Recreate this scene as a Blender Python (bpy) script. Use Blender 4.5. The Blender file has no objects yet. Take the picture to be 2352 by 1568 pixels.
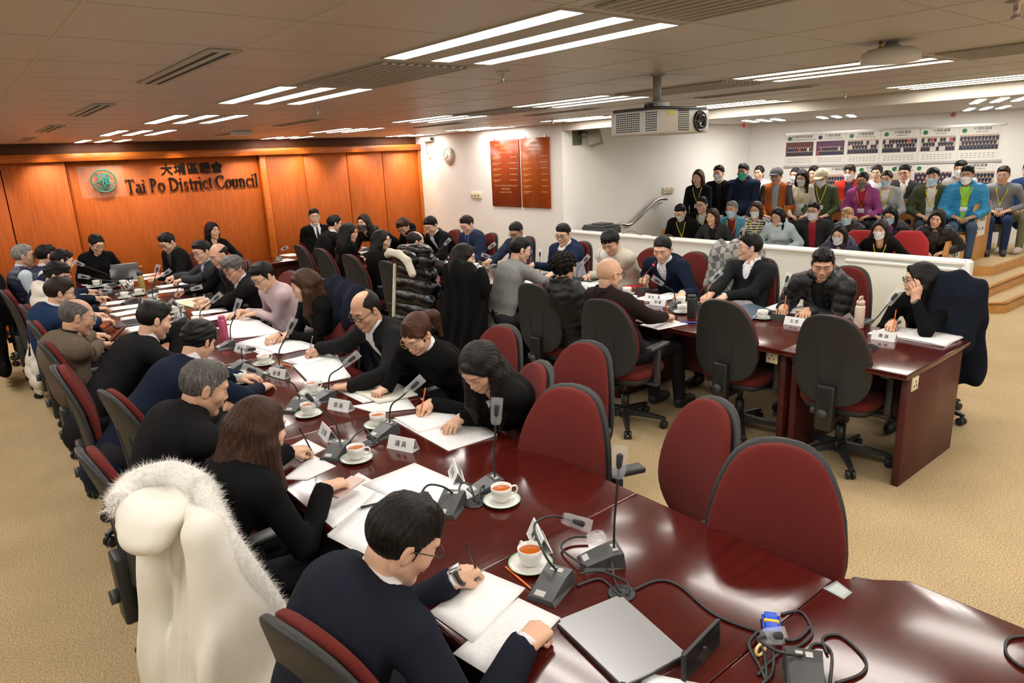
import bpy, bmesh, math, random
import numpy as np
from mathutils import Vector, Matrix
random.seed(7); RNG = np.random.RandomState(7)
SC = bpy.context.scene; COL = SC.collection
PI = math.pi
FAST = False
# ------------------------------------------------------------------ camera
YAW, PIT, ROL, FL, CH = 0.6759248, 0.26334712, -0.04343564, 1578.5, 2.06
_f = np.array([math.sin(YAW)*math.cos(PIT), math.cos(YAW)*math.cos(PIT), -math.sin(PIT)])
_r0 = np.array([math.cos(YAW), -math.sin(YAW), 0.0]); _u0 = np.cross(_r0, _f)
_r = math.cos(ROL)*_r0 + math.sin(ROL)*_u0; _u = -math.sin(ROL)*_r0 + math.cos(ROL)*_u0
cam_d = bpy.data.cameras.new('camera'); cam = bpy.data.objects.new('camera', cam_d); COL.objects.link(cam)
cam_d.sensor_width = 36; cam_d.lens = FL/2352*36; cam_d.clip_start = .05
cam.matrix_world = Matrix(((_r[0], _u[0], -_f[0], 0), (_r[1], _u[1], -_f[1], 0), (_r[2], _u[2], -_f[2], CH), (0, 0, 0, 1)))
SC.camera = cam
def ray(x, y): return _f + (x-1176)/FL*_r - (y-784)/FL*_u
def atz(x, y, z=.75):
    d = ray(x, y); t = (z-CH)/d[2]; return np.array([d[0]*t, d[1]*t, z])
def atx(x, y, X):
    d = ray(x, y); t = X/d[0]; return np.array([X, d[1]*t, CH+d[2]*t])
def aty(x, y, Y):
    d = ray(x, y); t = Y/d[1]; return np.array([d[0]*t, Y, CH+d[2]*t])
def atD(x, y, D): return ray(x, y)*D + np.array([0, 0, CH])
# ------------------------------------------------------------------ materials
MATS = {}
def mat(name, col, rough=.6, metal=0, bump=0, bscale=60, var=0, vscale=4, emit=0, alpha=1, spec=.5, trans=0, stretch=None, coat=0, sheen=0):
    if name in MATS: return MATS[name]
    m = bpy.data.materials.new(name); m.use_nodes = True; nt = m.node_tree; N = nt.nodes; L = nt.links
    b = N['Principled BSDF']; MATS[name] = m
    b.inputs['Base Color'].default_value = (*col, 1); b.inputs['Roughness'].default_value = rough
    b.inputs['Metallic'].default_value = metal; b.inputs['Specular IOR Level'].default_value = spec
    if trans: b.inputs['Transmission Weight'].default_value = trans
    if coat: b.inputs['Coat Weight'].default_value = coat; b.inputs['Coat Roughness'].default_value = .12
    if sheen: b.inputs['Sheen Weight'].default_value = sheen
    if alpha < 1: b.inputs['Alpha'].default_value = alpha
    if emit: b.inputs['Emission Color'].default_value = (*col, 1); b.inputs['Emission Strength'].default_value = emit
    if bump or var:
        tc = N.new('ShaderNodeTexCoord'); mp = N.new('ShaderNodeMapping'); L.new(tc.outputs['Object'], mp.inputs[0])
        if stretch: mp.inputs['Scale'].default_value = stretch
    if var:
        n = N.new('ShaderNodeTexNoise'); n.inputs['Scale'].default_value = vscale; n.inputs['Detail'].default_value = 5; L.new(mp.outputs[0], n.inputs[0])
        r = N.new('ShaderNodeValToRGB'); r.color_ramp.elements[0].position = .3; r.color_ramp.elements[1].position = .7
        r.color_ramp.elements[0].color = (*[c*(1-var) for c in col], 1); r.color_ramp.elements[1].color = (*[min(1, c*(1+var)) for c in col], 1)
        L.new(n.outputs['Fac'], r.inputs[0]); L.new(r.outputs[0], b.inputs['Base Color'])
    if bump:
        n = N.new('ShaderNodeTexNoise'); n.inputs['Scale'].default_value = bscale; n.inputs['Detail'].default_value = 3; L.new(mp.outputs[0], n.inputs[0])
        bp = N.new('ShaderNodeBump'); bp.inputs['Strength'].default_value = bump; bp.inputs['Distance'].default_value = .01
        L.new(n.outputs['Fac'], bp.inputs['Height']); L.new(bp.outputs[0], b.inputs['Normal'])
    return m
def cloth(col, kind='wool'):
    nm = 'cloth_%s_%d_%d_%d' % (kind, *[int(c*255) for c in col])
    if kind == 'puffer': return mat(nm, col, .5, bump=.5, bscale=14, spec=.35)
    if kind == 'shiny': return mat(nm, col, .30, bump=.5, bscale=18, spec=.45)
    if kind == 'leather': return mat(nm, col, .38, bump=.3, bscale=20)
    if kind == 'shirt': return mat(nm, col, .75, bump=.35, bscale=11, spec=.3)
    if kind == 'knit': return mat(nm, col, .95, bump=.4, bscale=160, spec=.1, var=.12, vscale=40)
    if kind == 'tweed': return mat(nm, col, .95, bump=.5, bscale=120, var=.35, vscale=170, spec=.15)
    return mat(nm, col, .9, bump=.30, bscale=13, spec=.12, var=.1, vscale=3)
# ------------------------------------------------------------------ objects
def link(o, parent=None):
    COL.objects.link(o)
    if parent is not None: o.parent = parent
    return o
def mesh_obj(name, V, F, m, parent=None, smooth=False, mi=None, loc=None):
    """V (n,3) array, F list of tuples or an (m,4) array of quads"""
    me = bpy.data.meshes.new(name); V = np.asarray(V, np.float32)
    if isinstance(F, np.ndarray) and F.ndim == 2:
        k = F.shape[1]; tot = np.full(len(F), k, np.int32); fl = F.astype(np.int32).ravel()
    else:
        tot = np.array([len(f) for f in F], np.int32); fl = np.array([i for f in F for i in f], np.int32)
    me.vertices.add(len(V)); me.vertices.foreach_set('co', V.ravel())
    me.loops.add(len(fl)); me.loops.foreach_set('vertex_index', fl)
    me.polygons.add(len(tot)); st = np.concatenate(([0], np.cumsum(tot)[:-1])).astype(np.int32)
    me.polygons.foreach_set('loop_start', st)
    try: me.polygons.foreach_set('loop_total', tot)
    except Exception: pass
    for q in (m if isinstance(m, (list, tuple)) else [m]): me.materials.append(q)
    if mi is not None: me.polygons.foreach_set('material_index', np.asarray(mi, np.int32))
    if isinstance(smooth, np.ndarray): me.polygons.foreach_set('use_smooth', smooth)
    elif smooth: me.polygons.foreach_set('use_smooth', np.ones(len(tot), bool))
    me.update(calc_edges=True); me.validate()
    o = link(bpy.data.objects.new(name, me), parent)
    if loc is not None: o.location = loc
    return o
def empty(name, loc, rz=0):
    o = bpy.data.objects.new(name, None); link(o); o.location = loc; o.rotation_euler = (0, 0, rz); o.empty_display_size = .1; return o
def tag(o, label=None, cat=None, group=None, kind=None):
    if label: o['label'] = label
    if cat: o['category'] = cat
    if group: o['group'] = group
    if kind: o['kind'] = kind
    return o
def copy_tree(o, parent=None):
    c = o.copy(); COL.objects.link(c)
    if parent is not None: c.parent = parent
    for ch in list(o.children): copy_tree(ch, c)
    return c
class MB:
    def __init__(s): s.v = []; s.f = []; s.sm = []; s.mi = []; s.M = None
    def add(s, V, F, sm=False, mi=0):
        b = len(s.v)
        if s.M is not None: V = [tuple(s.M @ Vector(v)) for v in V]
        s.v += [tuple(v) for v in V]; s.f += [tuple(i+b for i in f) for f in F]; s.sm += [sm]*len(F); s.mi += [mi]*len(F); return s
    def box(s, x0, x1, y0, y1, z0, z1, mi=0):
        V = [(x, y, z) for z in (z0, z1) for y in (y0, y1) for x in (x0, x1)]
        return s.add(V, [(0, 2, 3, 1), (4, 5, 7, 6), (0, 1, 5, 4), (2, 6, 7, 3), (0, 4, 6, 2), (1, 3, 7, 5)], mi=mi)
    def rbox(s, x0, x1, y0, y1, z0, z1, r=.005, seg=2, mi=0, M=None):
        bm = bmesh.new(); bmesh.ops.create_cube(bm, size=1)
        for v in bm.verts: v.co = Vector(((x0+x1)/2+v.co.x*(x1-x0), (y0+y1)/2+v.co.y*(y1-y0), (z0+z1)/2+v.co.z*(z1-z0)))
        bmesh.ops.bevel(bm, geom=bm.edges[:], offset=r, segments=seg, affect='EDGES', profile=.5)
        bm.verts.ensure_lookup_table(); V = [(M @ v.co if M else v.co.copy()) for v in bm.verts]; F = [tuple(v.index for v in f.verts) for f in bm.faces]; bm.free()
        return s.add(V, F, True, mi)
    def prism(s, pts, z0, z1, mi=0, r=0):
        n = len(pts); V = [(x, y, z0) for x, y in pts]+[(x, y, z1) for x, y in pts]
        F = [tuple(range(n))[::-1], tuple(range(n, 2*n))]+[(i, (i+1) % n, n+(i+1) % n, n+i) for i in range(n)]
        return s.add(V, F, mi=mi)
    def tube(s, P, r, n=8, mi=0, closed=False):
        P = [Vector(p) for p in P]; R = r if isinstance(r, (list, tuple)) else [r]*len(P)
        V = []; F = []; prev = None
        for i, p in enumerate(P):
            a = P[i-1] if (i or closed) else p; b = P[(i+1) % len(P)] if (i < len(P)-1 or closed) else p
            t = (b-a).normalized() if (b-a).length > 1e-9 else Vector((0, 0, 1))
            if prev is None: prev = t.orthogonal().normalized()
            prev = (prev-t*prev.dot(t)); prev = prev.normalized() if prev.length > 1e-6 else t.orthogonal().normalized()
            q = t.cross(prev)
            V += [p+(prev*math.cos(2*PI*k/n)+q*math.sin(2*PI*k/n))*R[i] for k in range(n)]
        m = len(P)
        for i in range(m if closed else m-1):
            for k in range(n):
                j = (i+1) % m; F.append((i*n+k, i*n+(k+1) % n, j*n+(k+1) % n, j*n+k))
        if not closed: F += [tuple(range(n))[::-1], tuple((m-1)*n+k for k in range(n))]
        return s.add(V, F, True, mi)
    def lathe(s, prof, n=24, c=(0, 0, 0), mi=0, cap=True):
        V = []; F = []; m = len(prof)
        for r, z in prof: V += [(c[0]+r*math.cos(2*PI*k/n), c[1]+r*math.sin(2*PI*k/n), c[2]+z) for k in range(n)]
        for i in range(m-1):
            for k in range(n): F.append((i*n+k, i*n+(k+1) % n, (i+1)*n+(k+1) % n, (i+1)*n+k))
        if cap and prof[0][0] > 1e-5: F.append(tuple(range(n))[::-1])
        if cap and prof[-1][0] > 1e-5: F.append(tuple((m-1)*n+k for k in range(n)))
        return s.add(V, F, True, mi)
    def grid(s, G, sm=True, mi=0, flip=False):
        G = np.asarray(G); a, b = G.shape[:2]; F = []
        for i in range(a-1):
            for j in range(b-1):
                f = (i*b+j, (i+1)*b+j, (i+1)*b+j+1, i*b+j+1); F.append(f[::-1] if flip else f)
        return s.add(G.reshape(-1, 3).tolist(), F, sm, mi)
    def build(s, name, m, parent=None, loc=None):
        return mesh_obj(name, np.array(s.v), s.f, m, parent, np.array(s.sm, bool), s.mi if isinstance(m, (list, tuple)) else None, loc)
def spline(P, n=8):
    P = [np.array(p, float) for p in P]; out = []
    for i in range(len(P)-1):
        p0 = P[max(i-1, 0)]; p1 = P[i]; p2 = P[i+1]; p3 = P[min(i+2, len(P)-1)]
        for k in range(n):
            t = k/n; out.append(.5*((2*p1)+(-p0+p2)*t+(2*p0-5*p1+4*p2-p3)*t*t+(-p0+3*p1-3*p2+p3)*t**3))
    out.append(P[-1]); return out
# ------------------------------------------------------------------ signed distance shapes
def nrm(v): v = np.asarray(v, float); return v/max(np.linalg.norm(v), 1e-9)
class SDF:
    def __init__(s): s.p = []; s.disp = None; s.da = 0
    def cone(s, a, b, ra, rb=None, k=.02, M=None, op='u'):
        a = np.asarray(a, float); b = np.asarray(b, float); rb = ra if rb is None else rb
        s.p.append(dict(t='c', a=a, b=b, ra=ra, rb=rb, k=k, M=M, op=op, s=1 if M is None else 1/np.linalg.norm(M, 2))); return s
    def ell(s, c, r, R=None, k=.02, op='u'):
        s.p.append(dict(t='e', c=np.asarray(c, float), r=np.asarray(r, float), R=np.eye(3) if R is None else np.asarray(R), k=k, op=op)); return s
    def ring(s, c, n, R, r, H=0, k=.005, op='u', sq=None):
        s.p.append(dict(t='r', c=np.asarray(c, float), n=nrm(n), R=R, r=r, H=H, k=k, op=op, sq=sq)); return s
    def half(s, c, n, k=.004):  # keep the side where n.(p-c) < 0
        s.p.append(dict(t='h', c=np.asarray(c, float), n=nrm(n), k=k, op='i')); return s
    @staticmethod
    def one(q, P):
        if q['t'] == 'c':
            a, b, X = q['a'], q['b'], P
            if q['M'] is not None: a = q['M'] @ a; b = q['M'] @ b; X = P @ q['M'].T
            ab = b-a; L2 = max(ab @ ab, 1e-9); v = X-a; t = np.minimum(np.maximum((v @ ab)/L2, 0), 1); v -= t[:, None]*ab
            return (np.sqrt(np.einsum('ij,ij->i', v, v))-(q['ra']+(q['rb']-q['ra'])*t))*q['s']
        if q['t'] == 'e':
            v = ((P-q['c']) @ q['R'])/q['r']; k0 = np.sqrt(np.einsum('ij,ij->i', v, v)); v /= q['r']; k1 = np.sqrt(np.einsum('ij,ij->i', v, v))+1e-9
            return k0*(k0-1)/k1
        v = P-q['c']; h = v @ q['n']
        if q['t'] == 'h': return h
        rr = v-h[:, None]*q['n']
        if q['sq'] is not None: rr = rr + (rr @ q['sq'][0])[:, None]*q['sq'][0]*(q['sq'][1]-1)
        rr = np.sqrt((rr**2).sum(1))-q['R']
        return np.sqrt(rr**2+np.maximum(np.abs(h)-q['H'], 0)**2)-q['r']
    def val(s, P, pr=None, disp=True):
        d = np.full(len(P), 1.0)
        for q in (s.p if pr is None else pr):
            e = s.one(q, P); k = q['k']
            if q['op'] == 'u':
                h = np.maximum(k-np.abs(d-e), 0)/k; d = np.minimum(d, e)-h*h*k*.25
            else:
                if q['op'] == 's': e = -e
                h = np.maximum(k-np.abs(d-e), 0)/k; d = np.maximum(d, e)+h*h*k*.25
        if disp and s.disp is not None: d = d+s.disp(P)
        return d
    def mesh(s, h):
        lo = np.full(3, 1e9); hi = -lo
        for q in s.p:
            if q['op'] != 'u': continue
            if q['t'] == 'c':
                e = max(q['ra'], q['rb'])*1.05
                for c in (q['a'], q['b']): lo = np.minimum(lo, c-e); hi = np.maximum(hi, c+e)
            else:
                e = q['r'].max() if q['t'] == 'e' else q['R']+q['r']+q['H']
                lo = np.minimum(lo, q['c']-e); hi = np.maximum(hi, q['c']+e)
        pad = s.da+2*h+.006; lo -= pad; hi += pad; B = 8
        nb = np.ceil((hi-lo)/(h*B)).astype(int); shp = nb*B+1
        F = np.ones(shp, np.float32)
        bi = np.stack(np.meshgrid(*[np.arange(n) for n in nb], indexing='ij'), -1).reshape(-1, 3)
        cen = lo+(bi+.5)*B*h; rad = B*h*.5*1.7321
        E = np.stack([s.one(q, cen) for q in s.p]); dc = s.val(cen, disp=False)
        marg = rad*1.05+s.da+.004
        act = np.abs(dc) < marg*1.5
        g = np.arange(B+1)*h; loc = np.stack(np.meshgrid(g, g, g, indexing='ij'), -1).reshape(-1, 3)
        ops = [q['op'] for q in s.p]; ks = np.array([q['k'] for q in s.p])
        for i in np.nonzero(~act & (dc < 0))[0]:
            b = bi[i]*B; F[b[0]:b[0]+B+1, b[1]:b[1]+B+1, b[2]:b[2]+B+1] = -1
        for i in np.nonzero(act)[0]:
            pr = [q for j, q in enumerate(s.p) if (E[j, i] < marg*1.7+ks[j] if ops[j] != 'i' else E[j, i] > -marg*1.7-ks[j])]
            if not any(q['op'] == 'u' for q in pr): continue
            b = bi[i]*B; d = s.val(lo+b*h+loc, pr)
            F[b[0]:b[0]+B+1, b[1]:b[1]+B+1, b[2]:b[2]+B+1] = d.reshape(B+1, B+1, B+1)
        return snets(F, lo, h)
def snets(F, lo, h):
    S = F < 0; nx, ny, nz = F.shape
    c = [S[i:nx-1+i, j:ny-1+j, k:nz-1+k] for i in (0, 1) for j in (0, 1) for k in (0, 1)]
    al = c[0].copy(); an = c[0].copy()
    for q in c[1:]: al &= q; an |= q
    act = an & ~al; idx = np.argwhere(act)
    if len(idx) == 0: return np.zeros((0, 3)), np.zeros((0, 4), int)
    val = {}
    for o in [(i, j, k) for i in (0, 1) for j in (0, 1) for k in (0, 1)]:
        val[o] = F[idx[:, 0]+o[0], idx[:, 1]+o[1], idx[:, 2]+o[2]].astype(float)
    acc = np.zeros((len(idx), 3)); cnt = np.zeros(len(idx))
    for o in val:
        for ax in range(3):
            if o[ax] == 0:
                p = list(o); p[ax] = 1; a = val[o]; b = val[tuple(p)]; m = (a < 0) != (b < 0)
                t = np.where(m, a/np.where(m, a-b, 1), 0); pt = np.tile(np.array(o, float), (len(idx), 1)); pt[:, ax] = t
                acc[m] += pt[m]; cnt[m] += 1
    V = lo+(idx+acc/cnt[:, None])*h
    vid = np.full(act.shape, -1, np.int32); vid[act] = np.arange(len(idx))
    Q = []
    for ax in range(3):
        a = S.take(range(F.shape[ax]-1), ax); b = S.take(range(1, F.shape[ax]), ax); e = np.argwhere(a != b)
        u, v = [(1, 2), (2, 0), (0, 1)][ax]
        e = e[(e[:, u] > 0) & (e[:, v] > 0) & (e[:, u] < F.shape[u]-1) & (e[:, v] < F.shape[v]-1)]
        ins = S[e[:, 0], e[:, 1], e[:, 2]]; k = []
        for du, dv in ((-1, -1), (0, -1), (0, 0), (-1, 0)):
            w = e.copy(); w[:, u] += du; w[:, v] += dv; k.append(vid[w[:, 0], w[:, 1], w[:, 2]])
        k = np.stack(k, 1); k[~ins] = k[~ins][:, ::-1]; Q.append(k)
    Q = np.concatenate(Q); Q = Q[(Q >= 0).all(1)]
    return V, Q
WOB = {}
def wob(P, f, seed=0):
    if seed not in WOB:
        r = np.random.RandomState(seed); W_ = r.normal(size=(3, 3)); W_ /= np.linalg.norm(W_, axis=1)[:, None]; WOB[seed] = (W_*np.array([1, 1.5, 2.1])[:, None]).T, r.rand(3)*6.3
    W_, ph = WOB[seed]; return np.sin(P @ (W_*f)+ph) @ np.array([.5, .36, .28])
# ------------------------------------------------------------------ heads (local frame: x right, y forward, z up, origin mid head)
def head_sdf(fem=False, wide=1.0):
    s = SDF(); w = wide*(.95 if fem else 1)
    s.ell((0, -.012, .030), (.076*w, .095, .087), k=.02)
    s.ell((0, .022, -.032), (.063*w, .066, .080), k=.03)
    for g in (-1, 1):
        s.cone((g*.047*w, -.004, -.052), (g*.012, .060, -.098), .021, .016, k=.025)
        s.ell((g*.042*w, .055, -.022), (.024, .020, .022), k=.025)
    s.ell((0, .068, -.100), (.018*w, .014, .014), k=.02)
    s.ell((0, .074, .032), (.050*w, .014, .012), k=.02)
    for g in (-1, 1): s.ell((g*.031, .099, .010), (.019, .014, .011), k=.014, op='s')
    for g in (-1, 1): s.ell((g*.031, .070, .006), (.016, .0145, .011), k=.006)
    s.cone((0, .078, .018), (0, .100, -.024), .0065, .0095, k=.012)
    for g in (-1, 1): s.ell((g*.0105, .092, -.030), (.0075, .010, .007), k=.007)
    s.ell((0, .080, -.052), (.026, .014, .016), k=.015)
    s.ell((0, .0915, -.0585), (.021, .007, .0048), k=.006)
    s.ell((0, .0905, -.068), (.017, .007, .0055), k=.006)
    s.cone((-.020, .0985, -.0632), (.020, .0985, -.0632), .0018, k=.004, op='s')
    for g in (-1, 1):
        R = np.array([[math.cos(g*.35), -math.sin(g*.35), 0], [math.sin(g*.35), math.cos(g*.35), 0], [0, 0, 1]])
        s.ell((g*.077*w, -.010, -.004), (.008, .019, .031), R=R, k=.006)
        s.ell((g*.088*w, -.004, .000), (.008, .010, .018), R=R, k=.006, op='s')
    return s
HEADS = {}
def proj_face(hs, X, Z, off, top=None):
    """march from the front on to the face along -y"""
    sh = X.shape; x = X.ravel(); z = Z.ravel(); y = np.full(len(x), .16)
    for _ in range(26):
        d = hs.val(np.stack([x, y, z], 1)); y = y-np.clip(d, -.02, .05)*.8
    return np.stack([x, y+off, z], 1).reshape(*sh, 3)
def quads(G, flip=False):
    a, b = G.shape[:2]; i = np.arange(a*b).reshape(a, b)
    q = np.stack([i[:-1, :-1], i[1:, :-1], i[1:, 1:], i[:-1, 1:]], -1).reshape(-1, 4)
    return G.reshape(-1, 3), (q[:, ::-1] if flip else q)
def head_mesh(fem, wide, h, down, lod):
    key = (fem, round(wide, 2), h, down)
    if key in HEADS: return HEADS[key]
    hs = head_sdf(fem, wide); V, Q = hs.mesh(h); mi = np.zeros(len(Q), int); Vs = [V]; Qs = [Q]; Ms = [mi]; n = len(V)
    def add(G, m):
        nonlocal n
        v, q = quads(G, True); Vs.append(v); Qs.append(q+n); Ms.append(np.full(len(q), m)); n += len(v)
    o = .0011+h*.16
    for g in (-1, 1):
        t = np.linspace(0, 1, 9); u = np.linspace(-1, 1, 3)
        # brow
        T, U = np.meshgrid(t, u, indexing='ij'); X = g*(.014+.036*T); Z = .0285+.0075*np.sin(T*2.1)+U*(.0034 if not fem else .0023)*(1.15-T*.85)
        add(proj_face(hs, X, Z, o), 2)
        # eye
        ew, eh = .0148, (.0022 if down else .0052)
        zc = .004 if down else .0065
        if not down:
            X = g*.031+ew*(2*T-1); Z = zc+U*eh*np.sin(PI*np.clip(T, .04, .96))**.7; add(proj_face(hs, X, Z, o), 3)
            R = np.linspace(0, .0056, 3)[None, :]; A = np.linspace(0, 2*PI, 11)[:, None]
            add(proj_face(hs, g*.031+R*np.cos(A), zc+np.clip(R*np.sin(A), -eh, eh), o+.0006), 4)
        X = g*.031+(ew+.0015)*(2*T-1); Z = zc+(eh if not down else 0)*np.sin(PI*np.clip(T, .04, .96))**.7-(0 if not down else .002*np.sin(PI*T))+U*.0013
        add(proj_face(hs, X, Z, o+.0009), 2)
    t = np.linspace(0, 1, 11); u = np.linspace(0, 1, 3); T, U = np.meshgrid(t, u, indexing='ij'); sn = np.sin(PI*T)
    add(proj_face(hs, .024*(2*T-1), -.0632+U*(.0058*sn**.7-.0012*(np.abs(T-.5) < .08)), o*.6), 1)
    add(proj_face(hs, .022*(2*T-1), -.0634-U*.0068*sn**.8, o*.6), 1)
    HEADS[key] = (np.concatenate(Vs), np.concatenate(Qs), np.concatenate(Ms), hs); return HEADS[key]
SKIN = {}
def skin(tone):
    c = {0: (.68, .405, .275), 1: (.58, .33, .215), 2: (.74, .48, .35), 3: (.44, .245, .155)}[tone]
    m = mat('skin_%d' % tone, c, .48, var=.06, vscale=14, spec=.4, bump=.05, bscale=90)
    b = m.node_tree.nodes['Principled BSDF']; b.inputs['Specular IOR Level'].default_value = .35
    return m
def skinset(tone):
    c = {0: (.46, .19, .15), 1: (.40, .17, .13), 2: (.60, .20, .18), 3: (.33, .14, .1)}[tone]
    return [skin(tone), mat('lips_%d' % tone, c, .4), mat('brow_hair', (.02, .015, .012), .7), mat('eye_white', (.75, .72, .68), .3), mat('iris', (.02, .012, .01), .15)]
HAIRC = {'black': (.0055, .0048, .0046), 'dark': (.009, .0065, .0055), 'brown': (.038, .016, .009), 'auburn': (.05, .019, .010), 'grey': (.20, .19, .18), 'salt': (.085, .08, .075), 'blond': (.42, .27, .13), 'dbrown': (.018, .010, .0065)}
def hair_mat(c):
    nm = 'hair_'+c
    if nm in MATS: return MATS[nm]
    m = mat(nm, HAIRC[c], .48, spec=.20); nt = m.node_tree; N = nt.nodes; L = nt.links; b = N['Principled BSDF']
    tc = N.new('ShaderNodeTexCoord'); mp = N.new('ShaderNodeMapping'); mp.inputs['Scale'].default_value = (1, 1, .06); L.new(tc.outputs['Object'], mp.inputs[0])
    n = N.new('ShaderNodeTexNoise'); n.inputs['Scale'].default_value = 330; n.inputs['Detail'].default_value = 2; L.new(mp.outputs[0], n.inputs[0])
    bp = N.new('ShaderNodeBump'); bp.inputs['Strength'].default_value = .55; bp.inputs['Distance'].default_value = .004; L.new(n.outputs['Fac'], bp.inputs['Height']); L.new(bp.outputs[0], b.inputs['Normal'])
    n2 = N.new('ShaderNodeTexNoise'); n2.inputs['Scale'].default_value = 160; L.new(mp.outputs[0], n2.inputs[0]); r = N.new('ShaderNodeValToRGB')
    k = HAIRC[c]; r.color_ramp.elements[0].position = .35; r.color_ramp.elements[1].position = .7; r.color_ramp.elements[0].color = (*[q*.6 for q in k], 1); r.color_ramp.elements[1].color = (*[q*1.7 for q in k], 1)
    L.new(n2.outputs['Fac'], r.inputs[0]); L.new(r.outputs[0], b.inputs['Base Color'])
    return m
def rot_head(fw, pitch, roll):
    """columns: right, forward, up in world"""
    f = nrm(fw); r = nrm(np.cross(f, (0, 0, 1))); u = np.cross(r, f)
    c, s = math.cos(math.radians(pitch)), math.sin(math.radians(pitch)); f2 = c*f-s*u; u2 = s*f+c*u
    c, s = math.cos(math.radians(roll)), math.sin(math.radians(roll)); r3 = c*r-s*u2; u3 = s*r+c*u2
    return np.stack([r3, f2, u3], 1)
def hair_sdf(style, Hc, R, N, F, fem, wide, seed, back=None):
    s = SDF(); w = wide*(.95 if fem else 1); W = lambda p: Hc+R @ np.array(p, float); X = lambda v: R @ np.array(v, float)
    E = lambda c, r, **k: s.ell(W(c), r, R=R, **k); C = lambda a, b, ra, rb=None, **k: s.cone(W(a), W(b), ra, rb, **k)
    dn = np.array([0, 0, -1.0]); bk = -nrm(F)
    def cap(n=(0, .75, -.66), c=.015, r=(.084, .103, .094), cen=(0, -.018, .034), k=.008):
        E(cen, (r[0]*w, r[1], r[2])); return n, c
    def cut(n, c): s.half(W(np.array(n)*c/(np.array(n) @ np.array(n))), X(n), k=.01)
    amp = .0022; fq = 150; st = style
    if st in ('short', 'crop', 'spiky', 'quiff', 'mop', 'side'):
        rr = {'short': (.0795, .0995, .089), 'crop': (.0785, .098, .0885), 'spiky': (.0795, .0995, .09), 'quiff': (.0795, .0995, .09), 'mop': (.084, .103, .093), 'side': (.081, .101, .091)}[st]
        n, c = cap(r=rr, cen=(0, -.016, .030))
        E((0, .000, .080), {'short': (.068, .084, .046), 'crop': (.066, .082, .042), 'spiky': (.068, .084, .050), 'quiff': (.070, .084, .050), 'mop': (.076, .088, .050), 'side': (.072, .086, .050)}[st])
        cut(n, {'mop': .006, 'side': .010, 'quiff': .016, 'crop': .013, 'spiky': .013, 'short': .012}[st])
        rg = np.random.RandomState(seed+11); sd = 1 if seed % 2 else -1
        for i in range({'crop': 7, 'short': 13, 'side': 15, 'quiff': 15, 'mop': 20, 'spiky': 12}[st]):
            x = rg.uniform(-.060, .060); yh = .084-abs(x)*.42; J = lambda a=.006: rg.uniform(-a, a)
            if st in ('short', 'crop'): a, b = (x*.7, .02, .112), (x+J(), yh, .074-abs(x)*.15+J())
            elif st == 'side': a, b = (sd*.03, .03, .118), (-sd*.065+abs(x)*sd*2.0, yh+J(.004), .070+J()-.25*abs(x))
            elif st == 'quiff': a, b = (x*.8, .045, .095), (x*1.0+J(), .074-abs(x)*.5, .124-abs(x)*.35+J(.008))
            elif st == 'mop': a, b = (x*.6, .02, .112), (x*1.15+J(.01), yh+.008, .052-abs(x)*.2+J(.010))
            else: a, b = (x*.7, rg.uniform(-.05, .05), .105), (x*1.35+J(.01), rg.uniform(-.05, .09), .138-abs(x)*.55)
            C(a, b, .015, .0035, k=.007)
        if st == 'spiky':
            for i in range(14): x = rg.uniform(-.055, .055); C((x, .05, .095), (x+rg.uniform(-.02, .02), .088-abs(x)*.3, .100+rg.uniform(-.035, .03)), .012, .003, k=.006)
        for i in range(8): x = rg.uniform(-.055, .055); C((x*.6, -.06, .09), (x*1.1, -.108+abs(x)*.4, .04+rg.uniform(-.03, .02)), .014, .005, k=.008)
        for g in (-1, 1): C((g*.074*w, .012, .02), (g*.071*w, .016, -.016), .007, .004, k=.008)
        amp = .0028
    elif st in ('balding', 'receding'):
        cap(r=(.080, .100, .090), cen=(0, -.016, .030)); cut((0, .75, -.66), .010 if st == 'receding' else -.004)
        if st == 'receding':
            E((0, -.004, .080), (.068, .080, .046)); cut((0, .75, -.66), .010)
            for g in (-1, 1): C((g*.052, .085, .085), (g*.040, .045, .118), .027, .018, k=.012, op='s')
            for x in (-.02, -.008, .006, .018): C((x, .03, .110), (x*1.3, .080, .080), .012, .004, k=.008)
        else: C((0, .13, .075), (0, -.045, .150), .060, .055, k=.014, op='s')
        for g in (-1, 1): C((g*.074*w, .008, .02), (g*.071*w, .012, -.012), .006, .004, k=.008)
        amp = .0015
    elif st == 'fringe':   # thin grey ring round a bald head
        cap(r=(.0775, .098, .089)); cut((0, .75, -.66), -.008); E((0, .0, .12), (.085, .15, .085), k=.01, op='s'); amp = .001
    elif st == 'curly':
        E((0, -.025, .03), (.100, .112, .103)); cut((0, .8, -.6), .022); amp = .011; fq = 120
    else:  # long styles share a full cap with a centre or side fringe
        cap(r=(.086, .105, .095))
        hang = {'bob': .13, 'shoulder': .22, 'long': .36, 'verylong': .44, 'tied': 0, 'pony': 0, 'bun': 0, 'pixie': .02}[st]
        if st == 'pixie': E((0, .012, .088), (.075, .088, .05)); cut((0, .8, -.6), .006); C((-.05, .06, .07), (.05, .078, .055), .022, .018, k=.02)
        elif hang == 0:
            cut((0, .78, -.62), .014)
            if st == 'pony':
                t0 = W((0, -.115, .045)); s.ell(t0, (.022,)*3, k=.01); m1 = t0+bk*.075+dn*.02; m2 = m1+bk*.045+dn*.13
                s.cone(t0, m1, .020, .034, k=.01); s.cone(m1, m2, .034, .012, k=.02)
            rg = np.random.RandomState(seed)
            for i in range(12): x = (-1) ** i*rg.uniform(.0, .07); C((x*.2, .03, .116), (x, .078-abs(x)*.42, .066-abs(x)*.35), .014, .006, k=.008)
            if st == 'bun': s.ell(W((0, -.105, .03)), (.040, .036, .036), R=R, k=.01)
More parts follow.
